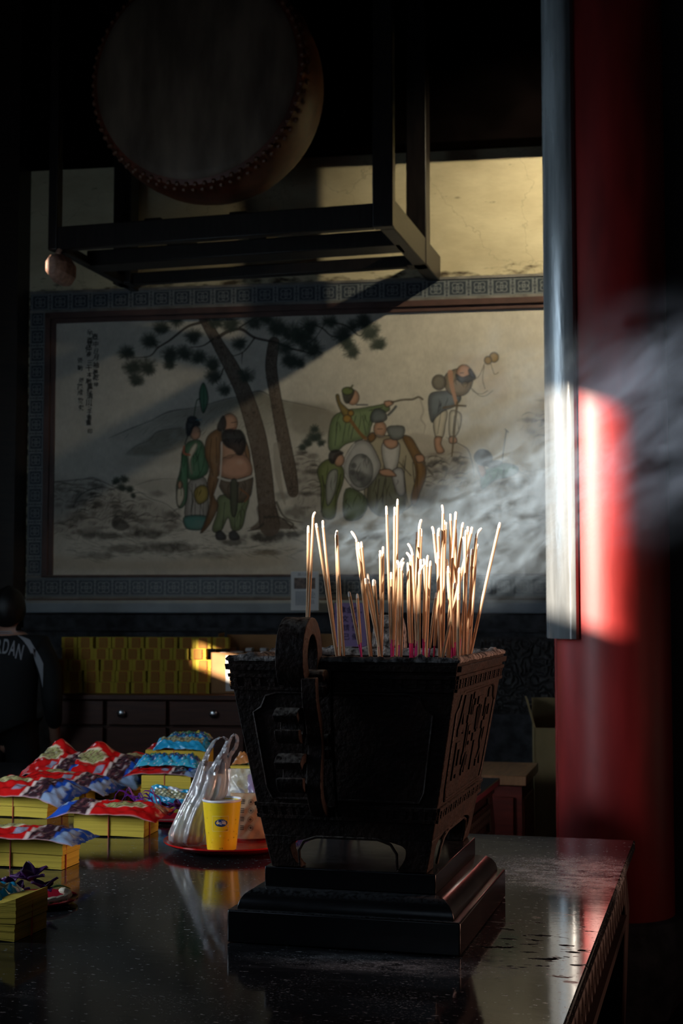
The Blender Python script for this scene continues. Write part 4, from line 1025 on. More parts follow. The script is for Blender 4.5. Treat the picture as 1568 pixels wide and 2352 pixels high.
# ------------------------------------------------------------------ offering tables
ZT = 0.9
def table_top_mat():
    m = bpy.data.materials.new('polished_granite'); m.use_nodes = True
    nt = m.node_tree; N = nt.nodes; L = nt.links; b = N['Principled BSDF']
    tc = N.new('ShaderNodeTexCoord')
    def noise(scale, det, st=(1, 1, 1), rough=0.6):
        mp = N.new('ShaderNodeMapping'); mp.inputs['Scale'].default_value = st
        n = N.new('ShaderNodeTexNoise'); n.inputs['Scale'].default_value = scale; n.inputs['Detail'].default_value = det; n.inputs['Roughness'].default_value = rough
        L.new(tc.outputs['Object'], mp.inputs['Vector']); L.new(mp.outputs['Vector'], n.inputs['Vector']); return n.outputs['Fac']
    def rng_(s, a, b_, c=0.0, d=1.0):
        r = N.new('ShaderNodeMapRange'); r.inputs['From Min'].default_value = a; r.inputs['From Max'].default_value = b_; r.inputs['To Min'].default_value = c; r.inputs['To Max'].default_value = d
        L.new(s, r.inputs['Value']); return r.outputs['Result']
    def op(o, a, b_):
        n = N.new('ShaderNodeMath'); n.operation = o; n.use_clamp = o in ('ADD', 'SUBTRACT')
        for i, s in enumerate((a, b_)):
            if isinstance(s, (int, float)): n.inputs[i].default_value = s
            else: L.new(s, n.inputs[i])
        return n.outputs['Value']
    sx = N.new('ShaderNodeSeparateXYZ'); L.new(tc.outputs['Object'], sx.inputs['Vector'])
    X, Y = sx.outputs['X'], sx.outputs['Y']
    # ash dust: fine specks everywhere, thick round the burner and on the far corner
    spk = rng_(noise(330, 2, (0.55, 1, 1)), 0.565, 0.65)
    spk2 = rng_(noise(120, 3, (0.5, 1, 1)), 0.63, 0.69)
    patch = rng_(noise(5, 4), 0.45, 0.7)
    def near(cx, cy, r0, r1, ex=1.0):
        dx = N_sub(X, cx)
        dy = op('MULTIPLY', N_sub(Y, cy), ex)
        d = N_hyp(dx, dy)
        return rng_(d, r0, r1, 1.0, 0.0)
    def N_sub(a, c):
        n = N.new('ShaderNodeMath'); n.operation = 'SUBTRACT'; L.new(a, n.inputs[0]); n.inputs[1].default_value = c; return n.outputs['Value']
    def N_hyp(a, b_):
        n = N.new('ShaderNodeCombineXYZ'); L.new(a, n.inputs['X']); L.new(b_, n.inputs['Y'])
        v = N.new('ShaderNodeVectorMath'); v.operation = 'LENGTH'; L.new(n.outputs['Vector'], v.inputs[0]); return v.outputs['Value']
    def lc(px, py): q_ = PZ(px, py, ZT) - t_org; return q_.dot(tu), q_.dot(tv)
    ash = op('MAXIMUM', near(*lc(870, 2215), 0.05, 0.26, 3.4), near(*lc(1300, 2005), 0.12, 0.36, 1.3))
    ashn = op('MULTIPLY', ash, rng_(noise(45, 6, (0.5, 1, 1), 0.75), 0.40, 0.75))
    dust = op('ADD', op('MULTIPLY', spk, op('ADD', op('MULTIPLY', patch, 0.45), op('MULTIPLY', ash, 0.7))), op('MULTIPLY', spk2, 0.5))
    dust = op('ADD', dust, op('MULTIPLY', ashn, 0.8))
    streak = rng_(noise(9, 5, (0.25, 2.0, 1)), 0.62, 0.80, 0.0, 0.10)
    dust = op('ADD', dust, streak)
    mx = N.new('ShaderNodeMix'); mx.data_type = 'RGBA'; L.new(dust, mx.inputs['Factor'])
    mx.inputs['A'].default_value = (0.011, 0.012, 0.014, 1); mx.inputs['B'].default_value = (0.42, 0.43, 0.45, 1)
    L.new(mx.outputs['Result'], b.inputs['Base Color'])
    # oily drips beside the burner: matt dark marks in the polish
    drip = op('MULTIPLY', rng_(noise(42, 3, (0.45, 1.1, 1)), 0.60, 0.64), near(*lc(1265, 2170), 0.10, 0.24, 0.8))
    ro = op('ADD', op('MULTIPLY', dust, 0.5), rng_(noise(3, 4, (1, 1, 1)), 0.3, 0.7, 0.05, 0.12))
    ro = op('ADD', ro, op('MULTIPLY', drip, 0.7))
    L.new(ro, b.inputs['Roughness'])
    b.inputs['IOR'].default_value = 1.55
    spv = N.new('ShaderNodeMath'); spv.operation = 'SUBTRACT'; spv.inputs[0].default_value = 0.42; L.new(op('MULTIPLY', drip, 0.6), spv.inputs[1]); L.new(spv.outputs['Value'], b.inputs['Specular IOR Level'])
    bp = N.new('ShaderNodeBump'); bp.inputs['Strength'].default_value = 0.04; bp.inputs['Distance'].default_value = 0.003
    L.new(noise(26, 3, (0.4, 1, 1)), bp.inputs['Height']); L.new(bp.outputs['Normal'], b.inputs['Normal'])
    return m

tr = PZ(1458, 1930, ZT)                               # far right corner of the near table
def local_axes(yaw): return Vector((math.cos(yaw), math.sin(yaw), 0)), Vector((-math.sin(yaw), math.cos(yaw), 0))
tu, tv = local_axes(YAW)
TW, TD = 2.9, 2.25
t_org = tr - tu * TW - tv * TD                        # near left corner
# burner position in the near table's own axes
bfl, bfr = PZ(521, 2165, ZT), PZ(1057, 2200, ZT)
BW = (bfr - bfl).length
bmid = (bfl + bfr) / 2 + tv * 0.26
q = bmid - t_org
BURN = (q.dot(tu), q.dot(tv))
M['granite'] = table_top_mat()
M['apron'] = mat('apron_wood', (0.009, 0.003, 0.0025), 0.6, spec=0.2, var=0.3, scale=6)
def offering_table(name, label, org_, w, d, mat_top):
    t = thing(name, label, 'table', (org_.x, org_.y, 0), YAW)
    MB().box((w / 2, d / 2, ZT - 0.0125), (w, d, 0.025)).build('tabletop', mat_top, t, bevel=0.004)
    ap = MB()
    h = 0.16; zt = ZT - 0.025
    for (cx, cy, sx, sy) in ((w / 2, 0.045, w - 0.08, 0.025), (w / 2, d - 0.045, w - 0.08, 0.025), (0.045, d / 2, 0.025, d - 0.08), (w - 0.045, d / 2, 0.025, d - 0.08)):
        ap.box((cx, cy, zt - h / 2), (sx, sy, h))
    for k in range(34):                                # carved scrolls along the visible end
        y = 0.08 + (d - 0.16) * k / 33
        ap.tube([(w - 0.030 + 0.004, y + 0.024 * math.cos(t_) * (1 - t_ / 9), zt - 0.09 + 0.045 * math.sin(t_) * (1 - t_ / 9)) for t_ in np.linspace(0, 7, 14)], 0.007, 5)
    ap.box((w - 0.026, d / 2, zt - 0.012), (0.02, d - 0.06, 0.02)); ap.box((w - 0.026, d / 2, zt - h + 0.008), (0.02, d - 0.06, 0.02))
    ap.build('apron', M['apron'], t)
    for x in (0.06, w - 0.06):
        for y in (0.06, d - 0.06):
            lg = MB(); lg.loft([[Vector((x + sx * k, y + sy * k, z)) for sx, sy in ((-1, -1), (1, -1), (1, 1), (-1, 1))] for k, z in ((0.035, zt), (0.045, zt - 0.14), (0.030, 0.40), (0.028, 0.12), (0.048, 0.03), (0.048, 0.0))])
            lg.build('leg', M['apron'], t, bevel=0.006)
    return t
offering_table('altar_table', 'long offering table with a polished black top under the incense burner', t_org, TW, TD, M['granite'])
t2r = PZ(1148, 1787, ZT)                              # far right corner of the table behind it
nearY = (t2r - tr).dot(tv)
t2o = t2r - tu * 2.5 - tv * (nearY - 0.006)
M['granite2'] = mat('polished_black', (0.011, 0.012, 0.014), 0.12, rvar=0.05, scale=4, spec=0.62)
offering_table('altar_table', 'farther offering table whose carved red end shows behind the burner', t2o, 2.5, nearY - 0.006, M['granite2'])

# ------------------------------------------------------------------ furniture by the wall
def wall_frame(px, py, Y): p = P(px, py, Y); return p
# sideboard with drawers under the stacked joss paper
cl_, cr_ = P(112, 1597, 7.85), P(900, 1597, 7.70)
CW_ = (cr_ - cl_).length; cyaw = math.atan2(cr_.y - cl_.y, cr_.x - cl_.x)
ZCAB = P(300, 1594, 7.85).z
cab = thing('sideboard', 'low dark brown drawer cabinet under the stacked yellow joss paper', 'cabinet', (cl_.x, cl_.y, 0), cyaw)
CD = 0.52
b_ = MB().box((CW_ / 2, CD / 2 + 0.02, (ZCAB - 0.03 + 0.08) / 2), (CW_ - 0.04, CD - 0.04, ZCAB - 0.03 - 0.08)); b_.box((CW_ / 2, CD / 2 + 0.03, 0.04), (CW_ - 0.1, CD - 0.1, 0.08))
b_.build('body', M['brown_wood'], cab, smooth=False)
MB().box((CW_ / 2, CD / 2, ZCAB - 0.015), (CW_ + 0.02, CD + 0.02, 0.03)).build('top', M['brown_wood'], cab, bevel=0.004)
pxm = 7.85 / FPX
def cx_(px): return (px - 112) * pxm * 1.0
for i, (a, b2, k) in enumerate(((112, 240, None), (246, 385, 282), (389, 562, 493), (566, 740, 650), (744, 896, 820))):
    zt_, zb_ = P(300, 1609, 7.85).z, P(300, 1664, 7.85).z
    d = MB().box(((cx_(a) + cx_(b2)) / 2, 0.012, (zt_ + zb_) / 2), (cx_(b2) - cx_(a) - 0.008, 0.022, zt_ - zb_)).build('drawer', M['brown_wood'], cab, bevel=0.003)
    if k:
        kb = MB(); zk = P(300, 1637, 7.85).z
        kb.loft([[Vector((cx_(k) + r * math.cos(t), y, zk + r * math.sin(t))) for t in np.linspace(0, 2 * math.pi, 16, endpoint=False)] for r, y in ((0.008, 0.0), (0.008, -0.012), (0.021, -0.016), (0.022, -0.024), (0.012, -0.030))])
        kb.build('knob', M['chrome'], d)
    z0 = 0.12
    MB().box(((cx_(a) + cx_(b2)) / 2, 0.012, (zb_ - 0.012 + z0) / 2), (cx_(b2) - cx_(a) - 0.008, 0.022, zb_ - 0.012 - z0)).build('door', M['brown_wood'], cab, bevel=0.003)

# wooden cabinet right of the burner and the pale carton beside it
zc2 = 0.80
a_ = PZ(1208, 1783, zc2); bk = PZ(1236, 1752, zc2)
dd = (bk - a_); cdep = dd.length
syaw = math.atan2(-dd.x, dd.y)
su, sv = local_axes(syaw)
so = a_ - su * 0.62
sd = thing('side_cabinet', 'small reddish wood cabinet standing behind the burner near the column', 'cabinet', (so.x, so.y, 0), syaw)
MB().box((0.31, cdep / 2, zc2 - 0.02), (0.62, cdep, 0.04)).build('top', M['light_wood'], sd, bevel=0.003)
b_ = MB().box((0.31 - 0.004, cdep / 2 + 0.01, (zc2 - 0.04) / 2), (0.585, cdep - 0.04, zc2 - 0.04)); b_.build('body', M['red_wood'], sd, smooth=False)
for x in (0.025, 0.31): MB().box((x + 0.125, 0.022, 0.40), (0.262, 0.02, 0.62)).build('door', M['red_wood'], sd, bevel=0.003)
MB().box((0.598, cdep / 2, (zc2 - 0.05) / 2), (0.016, cdep - 0.10, zc2 - 0.16)).build('side_panel', M['light_wood'], sd, bevel=0.003)

M['carton'] = mat('cream_carton', (0.27, 0.20, 0.09), 0.85, var=0.1, scale=8)
k0 = P(1226, 1672, 6.75)
ct = thing('carton', 'tall cream carton with raised flaps between the side cabinet and the column', 'box', (k0.x, k0.y, 0), math.radians(-6))
mb = MB(); w_, d_, h_ = 0.34, 0.30, k0.z
for (cx, cy, sx, sy) in ((w_ / 2, 0.004, w_, 0.008), (w_ / 2, d_ - 0.004, w_, 0.008), (0.004, d_ / 2, 0.008, d_), (w_ - 0.004, d_ / 2, 0.008, d_)):
    mb.box((cx, cy, h_ / 2), (sx, sy, h_))
mb.box((w_ / 2, d_ / 2, 0.01), (w_, d_, 0.012)); mb.box((w_ / 2, d_ / 2, h_ - 0.06), (w_ - 0.02, d_ - 0.02, 0.01))
mb.build('body', M['carton'], ct, smooth=False)
MB().prism([(0.0, h_), (-0.035, h_ + 0.13), (-0.027, h_ + 0.132), (0.008, h_)], 0.0, d_, axis='y').build('flap', M['carton'], ct, smooth=False)
MB().prism([(d_ - 0.008, h_), (d_ + 0.06, h_ + 0.12), (d_ + 0.066, h_ + 0.115), (d_, h_)], 0.0, w_, axis='x').build('flap', M['carton'], ct, smooth=False)
pm = MB()
for (x, z, sx, sz) in ((0.12, 0.58, 0.012, 0.012), (0.14, 0.58, 0.012, 0.012), (0.16, 0.58, 0.014, 0.012), (0.13, 0.52, 0.04, 0.018), (0.155, 0.47, 0.05, 0.02)):
    pm.box((x, -0.0006, z), (sx, 0.001, sz))
pm.build('printed_marks', mat('carton_print', (0.16, 0.14, 0.08), 0.8), ct, smooth=False)

# carved stone relief in the dado, right of the burner
rs0, rs1 = ws(1090, 1520), ws(1300, 1520)
rz0, rz1 = wz(1200, 1640), wz(1200, 1462)
nr = np.random.default_rng(3)
hmap = fbm(80, 96, 18, 55, 3)
def relief(u, v):
    i, j = min(int(u * 95), 95), min(int(v * 79), 79)
    e = min(u, 1 - u, v, 1 - v)
    h = (abs(math.sin(hmap[j, i] * 26)) * 0.5 + hmap[j, i] * 0.5) * 0.05 * min(1, e * 14)
    return (rs0 + (rs1 - rs0) * u, -0.062 - h, rz0 + (rz1 - rz0) * v)
M['relief'] = mat('relief_stone', (0.07, 0.065, 0.065), 0.7, var=0.3, scale=20)
struct(on_wall(MB().grid(relief, 95, 79).build('trim_12', M['relief'])))
# ------------------------------------------------------------------ stepped black plinth
pl = thing('plinth', 'stepped black lacquered plinth on the table under the incense burner', 'plinth', (bmid.x, bmid.y, ZT), YAW)
hw = BW / 2; PD = 0.52
def square_ring(hx, hy, z): return [Vector((-hx, -hy, z)), Vector((hx, -hy, z)), Vector((hx, hy, z)), Vector((-hx, hy, z))]
def step(name, prof, bevel=0.003):
    mb = MB(); mb.loft([square_ring(hw - i, PD / 2 - i, z) for i, z in prof])
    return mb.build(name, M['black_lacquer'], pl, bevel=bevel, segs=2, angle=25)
step('base', [(0, 0.001), (0, 0.058)])
step('moulding', [(0.014, 0.058), (0.014, 0.062), (0.017, 0.072), (0.024, 0.082), (0.034, 0.089), (0.046, 0.092)], 0.001)
step('top_slab', [(0.053, 0.092), (0.053, 0.128)], 0.002)

# ------------------------------------------------------------------ bronze incense burner
ZB = ZT + 0.129
zr = P(796, 1512, (PZ(796, 2182, ZT)).y + 0.0).z
BH = zr - ZB
HX0, HY0 = hw - 0.068, PD / 2 - 0.05          # half sizes at the foot
HX1, HY1 = hw + 0.001, PD / 2 + 0.005         # at the rim
bu = thing('incense_burner', 'heavy square flared bronze incense burner full of ash and standing incense', 'incense burner', (bmid.x, bmid.y, ZB), YAW)
zA = BH * 0.155                               # crown of the leg arches
def half(z):
    t = z / BH; k = t ** 0.92
    return HX0 + (HX1 - HX0) * k, HY0 + (HY1 - HY0) * k
mb = MB(); wall = 0.022
zs = [zA + (BH - zA) * i / 16 for i in range(17)]
outer = [square_ring(*half(z), z) for z in zs]
inner = [square_ring(half(z)[0] - wall, half(z)[1] - wall, z) for z in reversed(zs)]
mb.loft(outer + inner, caps=False)
mb.add(square_ring(half(zA)[0], half(zA)[1], zA), [(0, 1, 2, 3)])
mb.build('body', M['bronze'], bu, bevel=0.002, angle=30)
# four corner legs joined by cusped arches
def face_pt(side, t, z, out=0.0):             # t across the face -1..1
    hx, hy = half(z)
    return {'f': Vector((t * hx, -hy - out, z)), 'b': Vector((t * hx, hy + out, z)), 'r': Vector((hx + out, t * hy, z)), 'l': Vector((-hx - out, t * hy, z))}[side]
for sx in (-1, 1):
    for sy in (-1, 1):
        lg = MB(); R = []
        for i in range(11):
            z = zA * i / 10
            hx, hy = half(z)
            t = i / 10
            lw = 0.056 + 0.060 * max(0, (t - 0.70) / 0.30) ** 2.4 - 0.012 * math.sin(t * math.pi)
            ld = lw
            th_ = 0.034
            x1, y1 = sx * hx, sy * hy
            R.append([Vector((x1, y1, z)), Vector((x1 - sx * lw, y1, z)), Vector((x1 - sx * lw, y1 - sy * th_, z)), Vector((x1 - sx * th_, y1 - sy * th_, z)), Vector((x1 - sx * th_, y1 - sy * ld, z)), Vector((x1, y1 - sy * ld, z))])
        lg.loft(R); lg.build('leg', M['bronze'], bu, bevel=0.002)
# raised borders, panels and scroll cusps on each face
def band(side, t0, t1, z, h, out, mb):
    a = [face_pt(side, t0, z - h / 2, -0.004), face_pt(side, t1, z - h / 2, -0.004), face_pt(side, t1, z + h / 2, -0.004), face_pt(side, t0, z + h / 2, -0.004)]
    b = [face_pt(side, t0, z - h / 2, out), face_pt(side, t1, z - h / 2, out), face_pt(side, t1, z + h / 2, out), face_pt(side, t0, z + h / 2, out)]
    mb.loft([a, b])
def moulding(side, pts, r, mb):
    mb.tube([face_pt(side, t, z, 0.001) for t, z in pts], r, 6)
for side in 'frbl':
    for lines, blocks in (((0.915, 0.006, 0.005), (0.955, 0.010, 0.007), (0.855, 0.006, 0.005)), (0.895, 0.874)), (((0.30, 0.006, 0.005), (0.245, 0.006, 0.005)), (0.283, 0.262)):
        mb = MB()                             # one carved band: its edge lines and thunder-fret blocks
        for z, h, o_ in lines: band(side, -1, 1, BH * z, h, o_, mb)
        for k in range(19):
            t = -0.95 + 1.9 * k / 18
            for z in blocks: band(side, t - 0.036, t + 0.036 if k % 2 else t + 0.01, BH * z, 0.007, 0.004, mb)
        band(side, -1, 1, BH * (lines[0][0] + lines[-1][0]) / 2, BH * abs(lines[0][0] - lines[-1][0]), 0.001, mb)
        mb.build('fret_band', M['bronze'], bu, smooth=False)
    mb = MB(); z0, z1 = BH * 0.33, BH * 0.835
    moulding(side, [(-0.80, z0), (0.80, z0), (0.84, z0 + 0.02), (0.84, z1 - 0.035), (0.76, z1 - 0.026), (0.70, z1 - 0.006), (0.60, z1), (-0.60, z1), (-0.70, z1 - 0.006), (-0.76, z1 - 0.026), (-0.84, z1 - 0.035), (-0.84, z0 + 0.02), (-0.80, z0)], 0.003, mb)
    moulding(side, [(-0.62, 0.004), (-0.60, zA * 0.55), (-0.52, zA * 0.84), (-0.36, zA * 0.98), (0.36, zA * 0.98), (0.52, zA * 0.84), (0.60, zA * 0.55), (0.62, 0.004)], 0.0028, mb)
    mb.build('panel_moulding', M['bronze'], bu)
# relief characters on the right face
for side, chars in (('r', '合境平安'),):
    mb = MB()
    for k, ch in enumerate(chars):
        vs, fs = text_mesh(ch, 0.105, extrude=0.003, bold=0.001)
        hx, hy = half(BH * 0.58)
        t0 = -0.56 + 0.36 * k
        for i, v in enumerate(vs): vs[i] = face_pt('r', t0 + v.x * 0.62 / hy, BH * 0.58 + v.y * 1.55, v.z)
        mb.add(vs, fs)
    mb.build('relief_characters', M['bronze'], bu, smooth=False)
# rim powdered with ash, and the ash bed
mb = MB()
def rim_strip(side):
    n = 46; vs = []; fs = []
    for i in range(n + 1):
        t = -1 + 2 * i / n
        j = lambda a: a * (random.random() - 0.5)
        hx, hy = HX1, HY1
        zz = BH + 0.0015 + abs(j(0.006)) + (0.006 if random.random() < 0.06 else 0)
        o, m_, c_ = 0.005, 0.5, 0.024
        def pt(off, z):
            hx_, hy_ = hx - off, hy - off
            return {'f': (t * hx_, -hy_, z), 'b': (t * hx_, hy_, z), 'r': (hx_, t * hy_, z), 'l': (-hx_, t * hy_, z)}[side]
        vs += [pt(-0.001, BH - 0.006 + j(0.002)), pt(-0.002 + j(0.001), BH - 0.002), pt(0.003, zz), pt(0.013, zz + j(0.003)), pt(0.023, BH - 0.001), pt(0.026, BH - 0.012)]
    for i in range(n):
        for k in range(5): fs.append((i * 6 + k, (i + 1) * 6 + k, (i + 1) * 6 + k + 1, i * 6 + k + 1))
    mb.add(vs, fs)
for s_ in 'frbl': rim_strip(s_)
mb.build('rim', M['dusty_bronze'], bu, angle=60)
zash = BH - 0.040
ashn = fbm(50, 50, 12, 90, 3)
def ashf(u, v):
    e = min(u, 1 - u, v, 1 - v)
    return ((u * 2 - 1) * (HX1 - wall - 0.004), (v * 2 - 1) * (HY1 - wall - 0.004), zash + (ashn[int(v * 49), int(u * 49)] - 0.5) * 0.022 + 0.012 * (1 - min(1, e * 8)))
ash_o = MB().grid(ashf, 48, 48).build('ash_bed', M['ash'], bu)
# scroll handles: an ear ring above the rim and curls down the face
def handle(sgn):
    y0 = HY1
    mbs = MB()
    def pth(pts): return [Vector((0.0, sgn * (y0 + p[0]), p[1])) for p in pts]
    def shift(ps, x): return [p + Vector((x, 0, 0)) for p in ps]
    xo = -0.016 if sgn < 0 else 0.0
    ear = [(0.050 + 0.046 * math.cos(a), BH + 0.006 + 0.052 * math.sin(a)) for a in np.linspace(-0.9, math.pi + 1.1, 18)]
    mbs.ribbon(shift(pth(ear), xo - 0.012), 0.050, 0.030, (1, 0, 0))
    spine = [(0.094, BH - 0.03), (0.088, BH - 0.07), (0.066, BH - 0.11), (0.052, BH - 0.15), (0.060, BH - 0.19), (0.058, BH - 0.23), (0.030, BH - 0.262), (0.002 - 0.03, BH - 0.272)]
    spine2 = [(0.006, BH - 0.02), (0.006, BH - 0.10), (-0.01, BH - 0.2), (-0.028, BH - 0.27)]
    for pp, w, t in ((spine, 0.026, 0.018), (spine2, 0.032, 0.016)):
        p2 = smooth_pts([np.array(q_) for q_ in pp], 5)
        mbs.ribbon(shift(pth(p2), xo + 0.020), w, t, (1, 0, 0))
    for (cy, cz, r, x, w) in ((0.078, BH - 0.118, 0.032, -0.020, 0.044), (0.072, BH - 0.200, 0.036, -0.016, 0.048), (0.050, BH - 0.045, 0.022, 0.022, 0.03), (0.03, BH - 0.155, 0.02, 0.024, 0.03)):
        cur = [(cy + r * (1 - 0.11 * t) * math.cos(t + 0.6), cz + r * (1 - 0.11 * t) * math.sin(t + 0.6)) for t in np.linspace(0, 5.6, 16)]
        mbs.ribbon(shift(pth(cur), xo + x), w, 0.016, (1, 0, 0))
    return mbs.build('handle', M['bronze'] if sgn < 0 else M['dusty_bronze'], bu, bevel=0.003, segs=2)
hx_shift = P(752, 1500, bmid.y - 0.3)
h1_ = handle(-1); h1_.location = (-0.033, 0, 0)
h2_ = handle(1); h2_.location = (-0.033, 0, 0)

# ------------------------------------------------------------------ incense sticks
def burner_local(p): q = Vector(p) - Vector((bmid.x, bmid.y, ZB)); return Vector((q.dot(tu), q.dot(tv), q.z))
sticks = [ # tip, knee (or None), base in the photo, distance, stem height seen, stem colour
 (708,1207,None,703,1497,2.66,0), (724.5,1176,(719,1189),705,1500,2.62,0), (726,1202,(727.5,1212),772,1500,2.70,0), (741.5,1195,(742,1212),773,1502,2.78,0),
 (772,1224,None,780,1500,2.72,0), (774.5,1218,(773,1230),789,1500,2.66,0), (806,1220,(818,1245),850,1508,2.70,0), (823,1245,None,853,1508,2.74,0), (829.5,1244,None,852,1508,2.78,0),
 (801,1359,None,829,1506,2.62,1), (820,1364,None,830,1506,2.66,1), (839,1328,(840,1342),874,1504,2.68,2), (843,1317,(847,1340),873,1504,2.72,2), (858,1331,(858,1345),875,1504,2.64,0),
 (873,1264,(873,1278),874,1502,2.74,0), (880,1255,(879,1272),876,1502,2.70,2), (860,1332,None,869,1496,2.80,0),
 (887,1162,(888,1182),898,1506,2.70,1), (906.5,1164,(906,1184),901,1506,2.66,1), (913,1146,None,903,1506,2.74,1), (898,1314,None,900,1506,2.62,1),
 (912,1287,(916,1304),917,1506,2.68,1), (927,1282,(919,1306),918,1506,2.72,1), (928,1291,(922,1310),920,1506,2.64,0), (925,1317,(922,1336),921,1506,2.76,1), (915,1308,None,910,1505,2.80,0),
 (936,1248,(947,1276),959,1506,2.64,1), (933,1269,(943,1288),947,1504,2.70,1), (936,1292,(937,1312),941,1506,2.72,1), (944,1306,None,943,1506,2.78,1),
 (957,1222,None,953,1506,2.72,1), (968,1193,(963,1215),955,1506,2.68,1), (967,1214,None,958,1504,2.76,1), (966,1284,(966,1302),957,1504,2.62,1), (973,1283,(974.5,1297),971,1504,2.66,1),
 (982.5,1275,(980,1302),972,1504,2.70,1), (975,1297,(963,1319),962,1506,2.60,0), (988.5,1288,None,979,1498,2.82,0),
 (992,1209,(996,1226),1018,1504,2.70,1), (1009,1213,(1006,1231),1014,1504,2.76,0), (1015,1159,(1017,1180),1014,1504,2.66,0), (1020,1194,None,1017,1504,2.72,0),
 (1024.5,1199,(1023,1216),1012,1504,2.78,0), (1006,1268,(1006,1284),1010,1504,2.62,0), (1034,1180,(1034,1196),1032,1504,2.70,0), (1047,1175,(1045.5,1194),1028,1504,2.66,0),
 (1046,1213,None,1044,1504,2.74,1), (1064,1200,(1061,1212),1030,1504,2.72,0), (1063,1233,(1067,1250),1069,1500,2.68,0), (1070,1217,None,1060,1504,2.64,0), (1075,1209,(1074,1222),1064,1504,2.76,0),
 (1084,1210,(1081,1226),1018,1502,2.60,0), (1106,1213,(1093,1237),1067,1500,2.68,0), (1098,1250,(1093,1262),1077,1494,2.78,0), (1085,1261,(1084,1274),1076,1494,2.80,0), (1076,1260,None,1054,1504,2.74,1),
 (1148,1200,None,1081,1500,2.70,0), (1002,1361,None,985,1504,2.62,1), (1006,1367,None,996,1504,2.66,2), (1025,1284,None,1039,1504,2.70,1), (1029,1300,None,1041,1504,2.62,1),
 (1039,1284,None,1037,1504,2.74,1), (1055,1304,None,1050,1504,2.60,0), (1044,1338,None,1045,1504,2.66,1), (1052,1363,None,1053,1504,2.58,0),
]
ztip_order = sorted(range(len(sticks)), key=lambda i: (sticks[i][0], sticks[i][1]))
rank = {i: k + 1 for k, i in enumerate(ztip_order)}
def ordinal(n):
    ones = ['', 'first', 'second', 'third', 'fourth', 'fifth', 'sixth', 'seventh', 'eighth', 'ninth', 'tenth', 'eleventh', 'twelfth', 'thirteenth', 'fourteenth', 'fifteenth', 'sixteenth', 'seventeenth', 'eighteenth', 'nineteenth']
    tens = {2: 'twent', 3: 'thirt', 4: 'fort', 5: 'fift', 6: 'sixt', 7: 'sevent'}
    if n < 20: return ones[n]
    t, o = divmod(n, 10)
    return tens[t] + ('ieth' if o == 0 else 'y-' + ones[o])
def resample(pts, n):
    L_ = [0]
    for a, b in zip(pts, pts[1:]): L_.append(L_[-1] + (b - a).length)
    out = []
    for s in np.linspace(0, L_[-1], n):
        k = max(i for i in range(len(L_)) if L_[i] <= s + 1e-9); k = min(k, len(pts) - 2)
        out.append(pts[k].lerp(pts[k + 1], (s - L_[k]) / max(L_[k + 1] - L_[k], 1e-9)))
    return out
for i, (tx, ty, kn, bx, by, dist, stem) in enumerate(sticks):
    rr = random.Random(100 + i)
    dtip = dist + rr.uniform(-0.05, 0.05)
    tip = P(tx, ty, dtip); low = P(bx, by, dist)
    kpt = P(kn[0], kn[1], dtip) if kn else tip.lerp(low, 0.0)
    d_ = (low - kpt).normalized()
    zl = ZB + zash - 0.012
    base = kpt + d_ * ((zl - kpt.z) / d_.z)
    r0 = 0.00285 * rr.uniform(0.9, 1.1)
    tall = 'tall' if ty < 1235 else ('short' if ty > 1325 else 'mid-height')
    dx_ = tx - bx
    lean = 'with a curled ash tip' if kn and abs(tx - kn[0]) > 3.5 else ('leaning strongly' if abs(dx_) > 38 else ('slanting' if abs(dx_) > 16 else 'upright'))
    k = rank[i]; nn = len(sticks)
    place = f'{ordinal(k)} tip from the left' if k <= nn // 2 else (f'{ordinal(nn + 1 - k)} tip from the right' if k < nn else 'first tip from the right')
    lab = f'{tall} incense stick {lean} in the ash, {place}' if lean.startswith('with') else f'{tall} {lean} incense stick in the ash, {place}'
    st = thing('incense_stick', lab, 'incense stick', base, 0, 'incense sticks standing in the burner')
    stem_len = {0: 0.022, 1: 0.062, 2: 0.052}[stem] * rr.uniform(0.9, 1.15)
    axis = (kpt - base).normalized()
    stop = base + axis * (stem_len + 0.012)
    mb = MB(); mb.tube([Vector((0, 0, 0)), stop - base], r0 * 0.55, 7)
    mb.build('stem', M['pink_stem'] if stem == 1 else (M['stick_stem'] if stem == 2 else M['stick_coat']), st)
    ash_len = rr.uniform(0.008, 0.016)
    ash_start = kpt if kn else kpt - axis * ash_len
    bow = Vector((rr.uniform(-1, 1), rr.uniform(-1, 1), 0)) * 0.0015
    shaft = [stop.lerp(ash_start, t) + bow * math.sin(math.pi * t) - base for t in np.linspace(0, 1, 8)]
    mb = MB(); mb.tube(shaft, [r0 * 0.8] + [r0] * 7, 9); mb.build('coating', M['stick_coat'], st)
    if kn:
        c = (kpt + axis * (tip - kpt).length * 0.55)
        ap_ = [kpt.lerp(c, t).lerp(c.lerp(tip, t), t) - base for t in np.linspace(0, 1, 7)]
    else:
        ap_ = [ash_start.lerp(tip, t) - base for t in np.linspace(0, 1, 4)]
    mb = MB(); mb.tube(ap_, [r0 * 0.97] + [r0 * rr.uniform(0.85, 1.02) for _ in range(len(ap_) - 2)] + [r0 * 0.6], 8); mb.build('ash_tip', M['stick_ash'], st)
